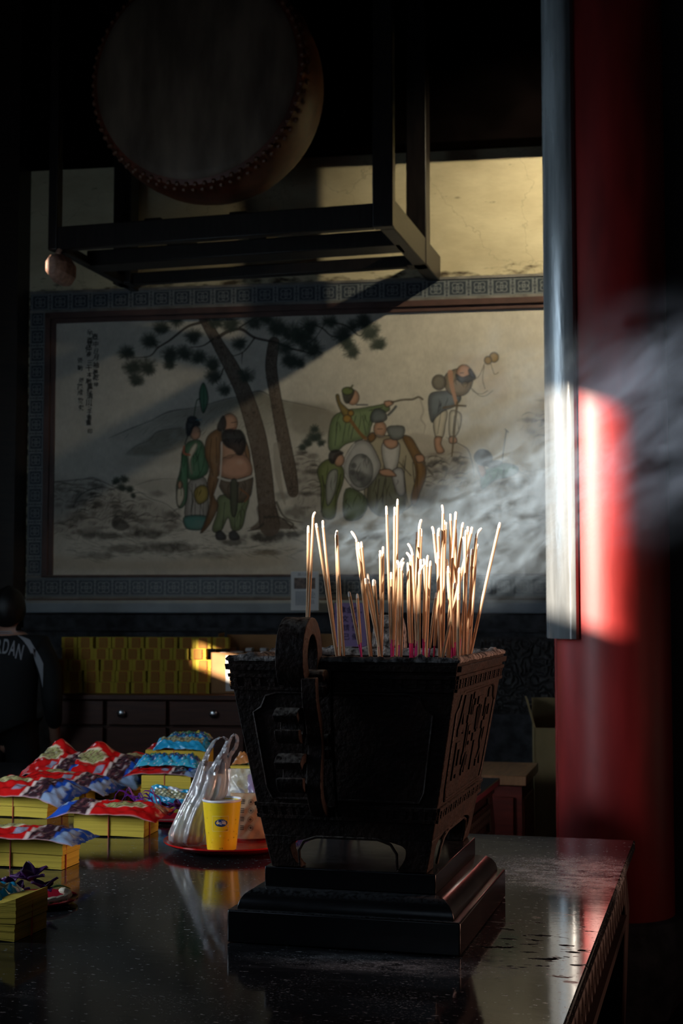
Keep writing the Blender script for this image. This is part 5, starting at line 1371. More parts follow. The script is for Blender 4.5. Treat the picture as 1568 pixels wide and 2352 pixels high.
# ------------------------------------------------------------------ paper blocks, snack packets, plates, cup, bag
def paper_mat(name, col):
    m = bpy.data.materials.new(name); m.use_nodes = True
    nt = m.node_tree; N = nt.nodes; L = nt.links; b = N['Principled BSDF']; b.inputs['Roughness'].default_value = 0.85
    tc = N.new('ShaderNodeTexCoord'); mp = N.new('ShaderNodeMapping'); mp.inputs['Scale'].default_value = (2.5, 2.5, 420)
    L.new(tc.outputs['Object'], mp.inputs['Vector'])
    n = N.new('ShaderNodeTexNoise'); n.inputs['Scale'].default_value = 1.0; n.inputs['Detail'].default_value = 2; L.new(mp.outputs['Vector'], n.inputs['Vector'])
    r = N.new('ShaderNodeMapRange'); r.inputs['From Min'].default_value = 0.3; r.inputs['From Max'].default_value = 0.7; L.new(n.outputs['Fac'], r.inputs['Value'])
    mx = N.new('ShaderNodeMix'); mx.data_type = 'RGBA'; L.new(r.outputs['Result'], mx.inputs['Factor'])
    mx.inputs['A'].default_value = (col[0] * 0.72, col[1] * 0.70, col[2] * 0.6, 1); mx.inputs['B'].default_value = (*col, 1)
    L.new(mx.outputs['Result'], b.inputs['Base Color'])
    bp = N.new('ShaderNodeBump'); bp.inputs['Strength'].default_value = 0.4; bp.inputs['Distance'].default_value = 0.002; L.new(n.outputs['Fac'], bp.inputs['Height']); L.new(bp.outputs['Normal'], b.inputs['Normal'])
    return m
M['joss'] = paper_mat('joss_paper', (0.68, 0.50, 0.055))
M['joss_print'] = mat('joss_print', (0.45, 0.05, 0.03), 0.8, var=0.3, scale=60)

def paper_block(label, px, py, w, d, h, yaw_deg, layers=2, seed=0, curl=0.0, ring=False, base_z=ZT, sag=0.003):
    """tied block of joss paper; px,py = its near right bottom corner in the photo"""
    c = PZ(px, py, base_z)
    yaw = math.radians(yaw_deg); u, v = local_axes(yaw)
    o = c - u * w / 2 + v * d / 2
    t = thing('joss_paper_block', label, 'joss paper', (o.x, o.y, base_z), yaw, 'tied blocks of joss paper on the tables')
    rd_ = random.Random(seed); nl = 14; mb = MB()
    for k in range(nl):
        z0, z1 = h * k / nl + (0.001 if k == 0 else 0.0), h * (k + 1) / nl - (0.0018 if (layers == 2 and k == nl // 2 - 1) else 0.0)
        dx, dy = rd_.uniform(-1, 1) * 0.0005, rd_.uniform(-1, 1) * 0.0005
        if layers == 2 and k >= nl // 2: dx += 0.003; dy -= 0.002
        n = 8; ringb = []; ringt = []
        def zz(x, y, z): return z + sag * math.sin((x / w + 0.5) * math.pi) * (1 - z / h) * 0.9 + (curl * max(0, (x / w + 0.5) - 0.62) ** 2 * 7 * (z / h) ** 3)
        per = [(-w / 2 + w * i / n, -d / 2) for i in range(n)] + [(w / 2, -d / 2 + d * i / 3) for i in range(3)] + [(w / 2 - w * i / n, d / 2) for i in range(n)] + [(-w / 2, d / 2 - d * i / 3) for i in range(3)]
        ringb = [Vector((x + dx, y + dy, zz(x, y, z0))) for x, y in per]; ringt = [Vector((x + dx, y + dy, zz(x, y, z1))) for x, y in per]
        mb.loft([ringb, ringt])
    mb.build('paper', M['joss'], t, smooth=False)
    e = 0.0016
    def bandloop(axis, pos, wid=0.0028):
        m_ = MB(); a = (d if axis == 'x' else w) / 2 + 0.002
        pts = [(-a, 0.0004), (a, 0.0004), (a, h + 0.001), (-a, h + 0.001)]
        def p3(p): return Vector((pos, p[0], p[1])) if axis == 'x' else Vector((p[0], pos, p[1]))
        for i in range(4): m_.tube([p3(pts[i]), p3(pts[i]).lerp(p3(pts[(i + 1) % 4]), 0.5), p3(pts[(i + 1) % 4])], 0.0017, 5)
        return m_.build('band', M['band_red'], t)
    bandloop('x', rd_.uniform(-0.05, 0.05) * w); bandloop('y', rd_.uniform(-0.03, 0.03))
    if ring:
        m_ = MB()
        for cz, r in ((h * 0.22, h * 0.14), (h * 0.58, h * 0.10)):
            m_.tube([(-w * 0.36 + r * 1.2 * math.cos(a), -d / 2 - 0.002, cz + r * math.sin(a)) for a in np.linspace(0.5, 5.6, 14)], 0.0035, 5)
        m_.build('red_mark', M['band_red'], t)
    return t, o, u, v, base_z + h

def film_mat(name):
    m = mat(name, rough=0.16, attr=True, coat=0.5, bump=0.35, bscale=55)
    return m
M['film'] = film_mat('printed_film')

RED = (0.62, 0.012, 0.012)
def pkt_red(u, v, rd_):
    """front of a red snack packet: red field, oval of nuts, photo of dark fruit, blue end"""
    c = RED
    n = math.sin(u * 61 + v * 33 + rd_) * math.sin(u * 23 - v * 71 + 2 * rd_); n2 = math.sin(u * 140 + v * 90 + rd_ * 3)
    if u > 0.62: s_ = math.sin(v * 23 + 4.0 * math.sin(u * 17 + rd_) + 2.2 * math.sin(u * 41 + v * 9)) * math.sin(u * 29 - v * 6 + rd_ * 2); c = (0.40, 0.33, 0.34) if s_ > 0.80 else ((0.16, 0.055, 0.06) if s_ > 0.35 else ((0.20, 0.13, 0.10) if s_ < -0.85 else (0.045, 0.020, 0.028)))
    if u > 0.60 and u < 0.635: c = (0.70, 0.55, 0.50)
    if u > 0.82: c = (0.02, 0.09, 0.50) if (v + 0.3 * math.sin(u * 40)) > 0.42 else (0.30, 0.42, 0.62)
    e = ((u - 0.33) / 0.17) ** 2 + ((v - 0.60) / 0.15) ** 2
    if e < 1: c = (0.50, 0.45, 0.22) if n2 > 0.1 else ((0.16, 0.09, 0.05) if n > 0 else (0.30, 0.34, 0.10))
    if 1 <= e < 1.3: c = (0.72, 0.66, 0.45)
    if 0.47 < u < 0.56 and 0.16 < v < 0.36: c = (0.30, 0.30, 0.40)
    if v < 0.018 or v > 0.982: c = (0.50, 0.30, 0.30)
    return c
def pkt_blue(u, v, rd_):
    c = (0.02, 0.34, 0.62)
    n = math.sin(u * 43 + v * 29 + rd_) * math.sin(u * 31 - v * 53 + rd_)
    if 0.25 < v < 0.66 and 0.12 < u < 0.9: c = (0.46, 0.40, 0.20) if n > 0.1 else ((0.12, 0.09, 0.05) if n < -0.3 else (0.20, 0.30, 0.22))
    e = ((u - 0.5) / 0.16) ** 2 + ((v - 0.78) / 0.14) ** 2
    if e < 1: c = (0.62, 0.66, 0.72)
    if v > 0.9: c = (0.40, 0.46, 0.06)
    return c
def pkt_candy(u, v, rd_):
    k = int(u * 15 + 0.8 * math.sin(v * 20)) * 7 + int(v * 6 + 0.7 * math.sin(u * 30)) * 3 + int(rd_ * 10)
    pal = [(0.02, 0.28, 0.55), (0.45, 0.42, 0.05), (0.03, 0.06, 0.20), (0.05, 0.40, 0.55), (0.30, 0.24, 0.45), (0.04, 0.22, 0.12), (0.02, 0.30, 0.60)]
    s = math.sin(u * 90 + k) * math.sin(v * 60 + k)
    c = pal[k % len(pal)]
    return (0.7, 0.72, 0.75) if s > 0.8 else c
def packet(name, label, cat, pos, w, d, th_, yaw_deg, tilt=(0, 0), pfn=pkt_red, seed=0, droop=0.02, group=None, lumps=0.0, peak=None):
    """pillow packet lying at pos (its middle underside)"""
    rd_ = random.Random(seed); ph = [rd_.uniform(0, 6.28) for _ in range(8)]
    t = thing(name, label, cat, pos, math.radians(yaw_deg), group)
    nu, nv = 56, 36
    R = Euler((tilt[0], tilt[1], 0)).to_matrix()
    def surf(top):
        def f(u, v):
            eu, ev = min(u, 1 - u), min(v, 1 - v)
            puff = (min(1, eu / 0.10) ** 0.6) * (max(0.0, math.sin(math.pi * v)) ** 0.7)
            seal = 1 if eu < 0.035 else 0
            z = th_ * puff * (0.85 if top else -0.15)
            wr = 0.10 * th_ * (math.sin(u * 21 + v * 9 + ph[0]) + math.sin(v * 25 - u * 13 + ph[1]) + 0.7 * math.sin(u * 47 + v * 31 + ph[2]))
            z += wr * (0.35 + 0.65 * puff)
            if lumps: z += lumps * puff * abs(math.sin(u * 23 + 2.2 * math.sin(v * 9 + ph[3])) * math.sin(v * 14 + 2.0 * math.sin(u * 13 + ph[4]))) * (1 if top else 0)
            r2 = ((u - 0.5) * 2) ** 2
            z += -droop * max(0, abs(u - 0.5) * 2 - 0.55) * 2.2 + 0.25 * droop * math.sin(u * 7 + ph[5]) * ev
            if peak: z += peak[2] * math.exp(-(((u - peak[0]) / 0.16) ** 2 + ((v - peak[1]) / 0.25) ** 2))
            zig = 0.003 * (1 if (int(v * 40) % 2) else -1) if eu < 1e-6 else 0
            x = (u - 0.5) * w + (zig if u > 0.5 else -zig)
            y = (v - 0.5) * d * (1 - 0.10 * min(1, eu / 0.2) * 0.6) + 0.006 * math.sin(u * 5 + ph[6])
            return R @ Vector((x, y, z + th_ * 0.16 + 0.0015))
        return f
    cf = lambda u, v: pfn(u, v, ph[7])
    mb = MB(); mb.grid(surf(True), nu, nv, col=cf); mb.grid(surf(False), nu, nv, col=lambda u, v: (0.22, 0.10, 0.10) if pfn is pkt_red else (0.10, 0.16, 0.22), flip=True)
    mb.build('wrapper', M['film'], t, fix=False, angle=70)
    return t

GP = 'snack packets laid on the joss paper'
def on_block(b, du_=0.0, dv_=0.0, dz=0.0):
    t, o, u, v, z = b
    p = o + u * du_ + v * dv_
    return (p.x, p.y, z + dz)
# near blocks
A = paper_block('nearest block of yellow joss paper, cut off by the edge, blue packet on top', 33, 2165, 0.19, 0.12, 0.062, -16, 2, 1, curl=0.015)
B = paper_block('yellow joss paper block behind the small flower dish, red packet overhanging its top', 141, 1999, 0.24, 0.095, 0.067, -14, 2, 2)
C = paper_block('bright yellow joss paper block third from the front at the left edge', 108, 1881, 0.22, 0.135, 0.062, -15, 2, 3)
I = paper_block('lone joss paper block in mid table beside the plastic bag', 330, 1925, 0.19, 0.125, 0.060, -10, 1, 4)
E_ = paper_block('joss paper block with a red ring mark on its front', 251, 1836, 0.20, 0.14, 0.063, -18, 2, 5, ring=True)
D = paper_block('joss paper block half hidden behind the bright block at the left edge', 181, 1849, 0.15, 0.12, 0.060, -14, 2, 6)
F = paper_block('small glimpsed joss paper block behind the ring-marked one', 306, 1818, 0.14, 0.12, 0.055, -22, 2, 7)
G = paper_block('joss paper block behind the plastic bag with a blue nut packet against it', 436, 1843, 0.155, 0.12, 0.080, -8, 2, 8)
H = paper_block('farthest joss paper block, under the topmost blue packet', 468, 1792, 0.21, 0.13, 0.100, -8, 2, 9)

packet('snack_packet', 'blue snack packet on the nearest joss paper block', 'snack packet', on_block(A, -0.035, -0.005), 0.20, 0.12, 0.026, -12, pfn=pkt_blue, seed=1, droop=0.006, group=GP)
packet('snack_packet', 'flat red fruit packet on the block behind the flower dish', 'snack packet', on_block(B, 0.010, -0.012), 0.31, 0.16, 0.020, -14, pfn=pkt_red, seed=2, droop=0.010, group=GP)
packet('snack_packet', 'red fruit packet with a pointed corner hanging over the bright block', 'snack packet', on_block(C, 0.018, -0.02, 0.010), 0.33, 0.19, 0.026, -19, tilt=(0.16, -0.02), pfn=pkt_red, seed=3, droop=0.026, group=GP)
packet('snack_packet', 'red fruit packet sagging between two blocks behind the bright one', 'snack packet', on_block(D, 0.02, 0.0, 0.003), 0.31, 0.17, 0.022, -16, tilt=(0.05, 0.08), pfn=pkt_red, seed=4, droop=0.018, group=GP)
packet('snack_packet', 'red packet with a raised crest and a white glint at the back left', 'snack packet', on_block(E_, -0.125, 0.02, 0.022), 0.27, 0.18, 0.026, -28, tilt=(0.30, -0.06), pfn=pkt_red, seed=5, droop=0.03, group=GP, peak=(0.35, 0.95, 0.05))
packet('snack_packet', 'red packet with the highest crest, lying on the ring-marked block', 'snack packet', on_block(E_, 0.035, 0.02, 0.018), 0.29, 0.20, 0.026, -14, tilt=(0.34, 0.06), pfn=pkt_red, seed=6, droop=0.02, group=GP, peak=(0.35, 0.95, 0.045))
packet('snack_packet', 'dark fruit packet drooping toward the purple ribbon', 'snack packet', on_block(F, 0.06, 0.02, 0.012), 0.28, 0.18, 0.026, -30, tilt=(0.24, 0.12), pfn=pkt_red, seed=7, droop=0.02, group=GP)
packet('snack_packet', 'red and clear packet with a drooping tongue on the lone block', 'snack packet', on_block(I, -0.015, -0.008, 0.0), 0.30, 0.165, 0.022, 170, tilt=(-0.06, 0.0), pfn=pkt_red, seed=8, droop=0.016, group=GP)
packet('snack_packet', 'thin red packet beneath the blue sweets behind the plastic bag', 'snack packet', on_block(G, -0.01, 0.005, 0.0), 0.24, 0.16, 0.018, -10, pfn=pkt_red, seed=9, droop=0.01, group=GP)
packet('sweets_packet', 'glittering packet of blue and green wrapped sweets behind the plastic bag', 'sweets packet', on_block(G, -0.01, 0.03, 0.020), 0.20, 0.11, 0.026, -8, pfn=pkt_candy, seed=10, droop=0.006, lumps=0.014)
bp_ = P(402, 1812, 4.24)
packet('nut_packet', 'blue nut packet leaning on the block behind the plastic bag', 'snack packet', (bp_.x, bp_.y, ZT + 0.034), 0.155, 0.075, 0.022, -6, tilt=(0.75, 0.05), pfn=pkt_blue, seed=11, droop=0.004)
packet('snack_packet', 'red packet at the bottom of the pile on the farthest block', 'snack packet', on_block(H, 0.0, 0.02, 0.0), 0.22, 0.15, 0.02, -4, tilt=(0.10, 0.0), pfn=pkt_red, seed=12, droop=0.008, group=GP)
packet('nut_packet', 'plump sky blue packet on the farthest block', 'snack packet', on_block(H, 0.022, -0.035, 0.010), 0.19, 0.10, 0.03, -6, tilt=(0.18, 0.0), pfn=pkt_blue, seed=13, droop=0.008)
packet('sweets_packet', 'small packet of sweets on top of the farthest pile', 'sweets packet', on_block(H, 0.03, 0.035, 0.030), 0.15, 0.09, 0.018, -4, pfn=pkt_candy, seed=14, droop=0.004, lumps=0.008)

# --- purple ribbon bow and orchids in the middle
rb = thing('ribbon_bow', 'tangle of thin purple ribbon on the table behind the lone block', 'ribbon', PZ(322, 1868, ZT))
mb = MB(); r0 = random.Random(4)
for k in range(9):
    a, l, hgt = r0.uniform(-0.6, 3.6), r0.uniform(0.05, 0.10), r0.uniform(0.02, 0.055)
    pts = [(0.0 + r0.uniform(-.02, .02), 0, 0.03)] + [(math.cos(a) * l * t + 0.01 * math.sin(t * 5 + k), math.sin(a) * 0.3 * l * t, 0.03 + hgt * math.sin(t * math.pi) + 0.012 * math.cos(t * 8 + k) - 0.026 * t) for t in np.linspace(0.12, 1, 9)]
    mb.ribbon(pts, 0.006, 0.0012, (0.3, 1, 0.4))
mb.ball((0, 0, 0.022), (0.02, 0.015, 0.02), 8, 6, bump=0.2)
mb.build('bow', M['ribbon_purple'], rb)

def orchid(label, pos, s, seed, group):
    t = thing('orchid_bloom', label, 'flower', pos, seed * 0.9, group)
    r_ = random.Random(seed); mb = MB()
    for k in range(5):
        a = 2 * math.pi * k / 5 + r_.uniform(-.2, .2); el = r_.uniform(0.3, 1.1)
        dr = Vector((math.cos(a) * math.cos(el), math.sin(a) * math.cos(el), math.sin(el))); sd = Vector((-math.sin(a), math.cos(a), 0)); n_ = dr.cross(sd)
        def pf(u, v): return dr * s * u + sd * s * 0.62 * (v - 0.5) * math.sin(math.pi * min(0.97, 0.12 + 0.85 * u)) - n_ * s * (0.25 * u * u - 0.5 * (v - 0.5) ** 2)
        mb.grid(pf, 7, 5)
    pe = mb.build('petals', M['purple'], t, fix=False)
    md = pe.modifiers.new('solid', 'SOLIDIFY'); md.thickness = 0.0012
    MB().ball((0, 0, s * 0.15), s * 0.16, 8, 6).build('lip', M['ribbon_purple'], t)
    return t
def plate(label, c, r, h, m, name='plate'):
    t = thing(name, label, 'plate', c)
    MB().lathe([(0.004, 0.003), (r * 0.62, 0.003), (r * 0.70, 0.006), (r * 0.93, h * 0.80), (r * 0.985, h), (r, h + 0.0005), (r * 0.995, h - 0.003), (r * 0.93, h * 0.62), (r * 0.68, 0.001), (0.004, 0.0005)], 72, caps=False).build('dish', m, t)
    return t
M['dark_red'] = mat('dark_red_plastic', (0.25, 0.008, 0.02), 0.25)
fp = PZ(128, 2080, ZT)
fp = Vector((fp.x - 0.045, fp.y + 0.02, ZT))
plate('small dark red dish of orchids and white buds behind the nearest joss paper', fp, 0.085, 0.012, M['dark_red'], 'dish_plate')
for k, (dx, dy, z, s, lab) in enumerate(((-0.055, 0.01, 0.030, 0.038, 'purple orchid bloom at the rear of the small dish'), (-0.015, 0.015, 0.042, 0.044, 'tallest purple orchid bloom on the small dish'), (0.018, 0.0, 0.026, 0.036, 'purple orchid bloom next to the white buds'), (-0.035, -0.02, 0.022, 0.034, 'low dark orchid bloom behind the nearest joss paper'))):
    orchid(lab, fp + Vector((dx, dy, z)), s, k + 1, 'orchids on the small dish')
for k in range(8):
    a = -1.45 + 0.30 * k
    c = fp + Vector((0.066 * math.cos(a), 0.066 * math.sin(a), 0.014))
    t = thing('flower_bud', f'ivory flower bud laid round the small red dish, {ordinal(k + 1)} counted from the front', 'flower bud', c, a + math.pi / 2, 'ivory buds on the small dish')
    mb = MB(); mb.tube([(-0.021, 0, 0), (-0.012, 0, 0.002), (0.002, 0, 0.003), (0.014, 0.002, 0.002), (0.022, 0.003, 0.001)], [0.003, 0.0065, 0.007, 0.006, 0.002], 8); mb.build('bud', M['ivory'], t)
    mb = MB(); mb.tube([(-0.030, 0, -0.001), (-0.019, 0, 0)], [0.0022, 0.003], 6); mb.build('stem', M['green'], t)
t = thing('leaf', 'green leaf on the small dish by the orchids', 'leaf', fp + Vector((0.04, 0.028, 0.02)), 0.4)
MB().grid(lambda u, v: Vector(((u - 0.5) * 0.05, (v - 0.5) * 0.022 * math.sin(math.pi * min(.98, .03 + u * .95)), 0.008 * math.sin(u * 3) + 0.004 * abs(v - .5))), 8, 4).build('blade', M['green'], t, fix=False)
op_ = PZ(398, 1890, ZT)
plate('dark red dish of orchids half hidden between the lone block and the bag', Vector((op_.x, op_.y + 0.03, ZT)), 0.075, 0.012, M['dark_red'], 'dish_plate')
for k, (dx, dy, z, s, lab) in enumerate(((-0.025, 0.02, 0.026, 0.032, 'violet bloom left in the dish behind the plastic bag'), (0.008, 0.01, 0.032, 0.034, 'violet bloom rising above the dish beside the plastic bag'), (-0.012, -0.012, 0.018, 0.028, 'violet bloom at the front of the dish beside the lone block'))):
    orchid(lab, Vector((op_.x + dx, op_.y + 0.03 + dy, ZT + z)), s, k + 11, 'violet blooms by the bag')

# --- red plate with cup, bag and snacks
pc = Vector((-0.273, 3.56, ZT))
plate('large bright red plastic plate carrying the cup and the bag', pc, 0.166, 0.024, M['red_plastic'])
zp = ZT + 0.0065
# yellow paper cup
cb = P(509, 1942, 3.52); cup_pos = Vector((cb.x, cb.y, zp))
pxc = 3.52 / FPX
rb_, rt_, ch_ = 33 * pxc, 44.5 * pxc, 112 * pxc
cup = thing('paper_cup', 'yellow paper cup with a blue oval badge on the red plate', 'cup', cup_pos)
def cup_mat():
    m = mat('cup_yellow', (0.86, 0.60, 0.015), 0.32)
    nt = m.node_tree; N = nt.nodes; L = nt.links; b = N['Principled BSDF']
    tc = N.new('ShaderNodeTexCoord'); vo = N.new('ShaderNodeTexVoronoi'); vo.inputs['Scale'].default_value = 62
    L.new(tc.outputs['Object'], vo.inputs['Vector'])
    r = N.new('ShaderNodeMapRange'); r.inputs['From Min'].default_value = 0.16; r.inputs['From Max'].default_value = 0.22; r.inputs['To Min'].default_value = 0.45; r.inputs['To Max'].default_value = 0
    L.new(vo.outputs['Distance'], r.inputs['Value'])
    sx = N.new('ShaderNodeSeparateXYZ'); L.new(tc.outputs['Object'], sx.inputs['Vector'])
    h = N.new('ShaderNodeMapRange'); h.inputs['From Min'].default_value = ch_ * 0.25; h.inputs['From Max'].default_value = ch_ * 0.5; h.inputs['To Min'].default_value = 1; h.inputs['To Max'].default_value = 0; L.new(sx.outputs['Z'], h.inputs['Value'])
    sel = N.new('ShaderNodeSeparateColor'); L.new(vo.outputs['Color'], sel.inputs['Color'])
    gt = N.new('ShaderNodeMath'); gt.operation = 'GREATER_THAN'; gt.inputs[1].default_value = 0.72; L.new(sel.outputs[0], gt.inputs[0])
    mu = N.new('ShaderNodeMath'); mu.operation = 'MULTIPLY'; L.new(r.outputs['Result'], mu.inputs[0]); L.new(h.outputs['Result'], mu.inputs[1])
    mu2 = N.new('ShaderNodeMath'); mu2.operation = 'MULTIPLY'; L.new(mu.outputs['Value'], mu2.inputs[0]); L.new(gt.outputs['Value'], mu2.inputs[1])
    mx = N.new('ShaderNodeMix'); mx.data_type = 'RGBA'; L.new(mu2.outputs['Value'], mx.inputs['Factor']); mx.inputs['A'].default_value = (0.86, 0.60, 0.015, 1); mx.inputs['B'].default_value = (0.9, 0.82, 0.45, 1)
    L.new(mx.outputs['Result'], b.inputs['Base Color'])
    return m
MB().lathe([(rb_ * 0.9, 0.006), (rb_ * 0.93, 0.0), (rb_, 0.0), (rt_ * 0.985, ch_ - 0.004), (rt_ * 0.955, ch_ - 0.004), (rb_ * 0.94, 0.008)], 56, caps=False).build('body', cup_mat(), cup)
M['rim_white'] = mat('rim_white', (0.72, 0.72, 0.74), 0.35)
MB().lathe([(rt_ * 0.955, ch_ - 0.008), (rt_ * 0.955, ch_ - 0.001), (rt_ * 0.975, ch_ + 0.001), (rt_ * 1.01, ch_ - 0.0008), (rt_ * 1.015, ch_ - 0.003), (rt_ * 0.985, ch_ - 0.005)], 56, caps=False).build('rim', M['rim_white'], cup)
M['lid_film'] = mat('lid_film', (0.62, 0.64, 0.68), 0.15, coat=0.5, bump=0.15, bscale=40)
MB().lathe([(0.002, ch_ - 0.009), (rt_ * 0.5, ch_ - 0.0085), (rt_ * 0.955, ch_ - 0.006)], 40, caps=False).build('lid', M['lid_film'], cup)
def on_cup(x, z, out):
    r = rb_ + (rt_ * 0.985 - rb_) * z / (ch_ - 0.004) + out
    a = x / r + 0.04
    return Vector((r * math.sin(a), -r * math.cos(a), z))
zl_ = ch_ * 0.565
mb = MB(); ell = [(0.0, 0.0)] + [(0.0155 * math.cos(t), 0.0092 * math.sin(t)) for t in np.linspace(0, 2 * math.pi, 40, endpoint=False)]
mb.add([on_cup(x, zl_ + y, 0.0004) for x, y in ell], [(0, 1 + i, 1 + (i + 1) % 40) for i in range(40)])
M['badge_blue'] = mat('badge_blue', (0.015, 0.06, 0.22), 0.35)
mb.build('badge', M['badge_blue'], cup, fix=False)
mb = MB()
vs, fs = text_mesh('5', 0.0125, bold=0.0002); mb.add([on_cup(v.x - 0.0078, zl_ + v.y + 0.0008, 0.0008) for v in vs], fs)
vs, fs = text_mesh('0', 0.0085, bold=0.0002); mb.add([on_cup(v.x - 0.0020, zl_ + v.y - 0.0014, 0.0008) for v in vs], fs)
vs, fs = text_mesh('嵐', 0.0125, bold=0.0001); mb.add([on_cup(v.x + 0.0062, zl_ + v.y, 0.0008) for v in vs], fs)
vs, fs = text_mesh('®', 0.004); mb.add([on_cup(v.x + 0.0160, zl_ + v.y - 0.0085, 0.0008) for v in vs], fs)
mb.build('lettering', M['rim_white'], cup, smooth=False, fix=False)
mb = MB()
for (xa, xb, z, w_) in ((-0.022, 0.018, ch_ * 0.70, 0.0004), (-0.022, 0.018, ch_ * 0.40, 0.0004)):
    mb.add([on_cup(xa + (xb - xa) * i / 12, z + dz, 0.0003) for dz in (-w_, w_) for i in range(13)], [(i, i + 1, i + 14, i + 13) for i in range(12)])
for x in (-0.022, 0.018):
    mb.add([on_cup(x + dx, z, 0.0003) for dx in (-0.0004, 0.0004) for z in (ch_ * 0.40, ch_ * 0.55, ch_ * 0.70)], [(0, 1, 4, 3), (1, 2, 5, 4)])
mb.build('outline', mat('cup_outline', (0.9, 0.75, 0.3), 0.4), cup, smooth=False, fix=False)
mb = MB()
vs, fs = text_mesh('50 嵐', 0.0042); mb.add([on_cup(v.x, 0.0065 + v.y, 0.0004) for v in vs], fs); mb.build('small_print', M['ink'], cup, smooth=False, fix=False)
mb = MB(); r_ = random.Random(8)
for k in range(16):
    p = on_cup(r_.uniform(-0.045, 0.045), ch_ * r_.uniform(0.15, 0.95), 0.0005); mb.ball(p, r_.uniform(0.0008, 0.0016), 6, 4)
M['droplet'] = mat('droplet', (0.9, 0.9, 0.9), 0.05, trans=1.0)
o_ = mb.build('water_droplets', M['droplet'], cup); tag(o_, kind='stuff')

# thin carrier bag, tied handles up, food inside
def bag_mat():
    m = bpy.data.materials.new('thin_plastic'); m.use_nodes = True
    nt = m.node_tree; N = nt.nodes; L = nt.links; N.remove(N['Principled BSDF'])
    out = N['Material Output']
    d = N.new('ShaderNodeBsdfTranslucent'); d.inputs['Color'].default_value = (0.85, 0.87, 0.90, 1)
    d2 = N.new('ShaderNodeBsdfDiffuse'); d2.inputs['Color'].default_value = (0.80, 0.82, 0.86, 1)
    g = N.new('ShaderNodeBsdfGlossy'); g.inputs['Roughness'].default_value = 0.12; g.inputs['Color'].default_value = (1, 1, 1, 1)
    tr_ = N.new('ShaderNodeBsdfTransparent'); tr_.inputs['Color'].default_value = (0.96, 0.96, 0.96, 1)
    a = N.new('ShaderNodeMixShader'); a.inputs[0].default_value = 0.45; L.new(d2.outputs[0], a.inputs[1]); L.new(d.outputs[0], a.inputs[2])
    tc = N.new('ShaderNodeTexCoord'); mp = N.new('ShaderNodeMapping'); mp.inputs['Scale'].default_value = (30, 30, 9); mp.inputs['Rotation'].default_value = (0, 0.35, 0)
    nz = N.new('ShaderNodeTexNoise'); nz.inputs['Scale'].default_value = 1.0; nz.inputs['Detail'].default_value = 4
    L.new(tc.outputs['Object'], mp.inputs['Vector']); L.new(mp.outputs['Vector'], nz.inputs['Vector'])
    r = N.new('ShaderNodeMapRange'); r.inputs['From Min'].default_value = 0.38; r.inputs['From Max'].default_value = 0.68; r.inputs['To Min'].default_value = 0.28; r.inputs['To Max'].default_value = 0.72; L.new(nz.outputs['Fac'], r.inputs['Value'])
    b = N.new('ShaderNodeMixShader'); L.new(r.outputs['Result'], b.inputs[0]); L.new(tr_.outputs[0], b.inputs[1]); L.new(a.outputs[0], b.inputs[2])
    lw = N.new('ShaderNodeFresnel'); lw.inputs['IOR'].default_value = 1.5
    c = N.new('ShaderNodeMixShader'); L.new(lw.outputs[0], c.inputs[0]); L.new(b.outputs[0], c.inputs[1]); L.new(g.outputs[0], c.inputs[2])
    bp = N.new('ShaderNodeBump'); bp.inputs['Strength'].default_value = 0.7; bp.inputs['Distance'].default_value = 0.01; L.new(nz.outputs['Fac'], bp.inputs['Height'])
    for n in (d2, d, g): L.new(bp.outputs['Normal'], n.inputs['Normal'])
    L.new(bp.outputs['Normal'], lw.inputs['Normal'])
    L.new(c.outputs[0], out.inputs['Surface'])
    return m
M['bag'] = bag_mat()
BY = 3.57
bpos = P(440, 1935, BY); bpos = Vector((bpos.x, BY, zp + 0.001))
bag = thing('plastic_bag', 'translucent white carrier bag of food on the red plate, handles pulled upright', 'bag', bpos)
sec = [(1934, 396, 476, .5), (1925, 388, 484, .75), (1908, 388, 490, .85), (1882, 399, 492, .85), (1850, 414, 500, .8), (1815, 432, 520, .62), (1785, 445, 524, .42), (1762, 453, 523, .28), (1744, 460, 522, .18)]
mb = MB(); R = []; r_ = random.Random(21); ns = 72
phs = [r_.uniform(0, 6.28) for _ in range(6)]
for k, (y, l, r__, dep) in enumerate(sec):
    a = P(l, y, BY); b = P(r__, y, BY); c = (a + b) / 2; hwid = (b.x - a.x) / 2
    R.append([Vector((c.x + hwid * math.cos(t) * (1 + w_), BY + hwid * dep * math.sin(t) * (1 + w_ * 2), c.z)) - bpos for t in np.linspace(0, 2 * math.pi, ns, endpoint=False)
              for w_ in [0.035 * math.sin(5 * t + phs[0] + k * .5) + 0.04 * math.sin(9 * t + phs[1] - k * .3) + 0.03 * math.sin(17 * t + phs[2] + k * .2)]])
R[0] = [Vector((p.x, p.y, max(p.z, 0.0))) for p in R[0]]
zmin = min(p.z for p in R[0])
R = [[Vector((p.x, p.y, p.z - zmin + 0.001)) for p in ring] for ring in R]
fine = []
for i in range(len(R) - 1):
    for t_ in np.linspace(0, 1, 5, endpoint=False): fine.append([a.lerp(b, t_) for a, b in zip(R[i], R[i + 1])])
fine.append(R[-1])
mb.loft(fine, caps=False); mb.add(fine[0], [tuple(range(ns))])
mb.build('sack', M['bag'], bag, fix=False, angle=80)
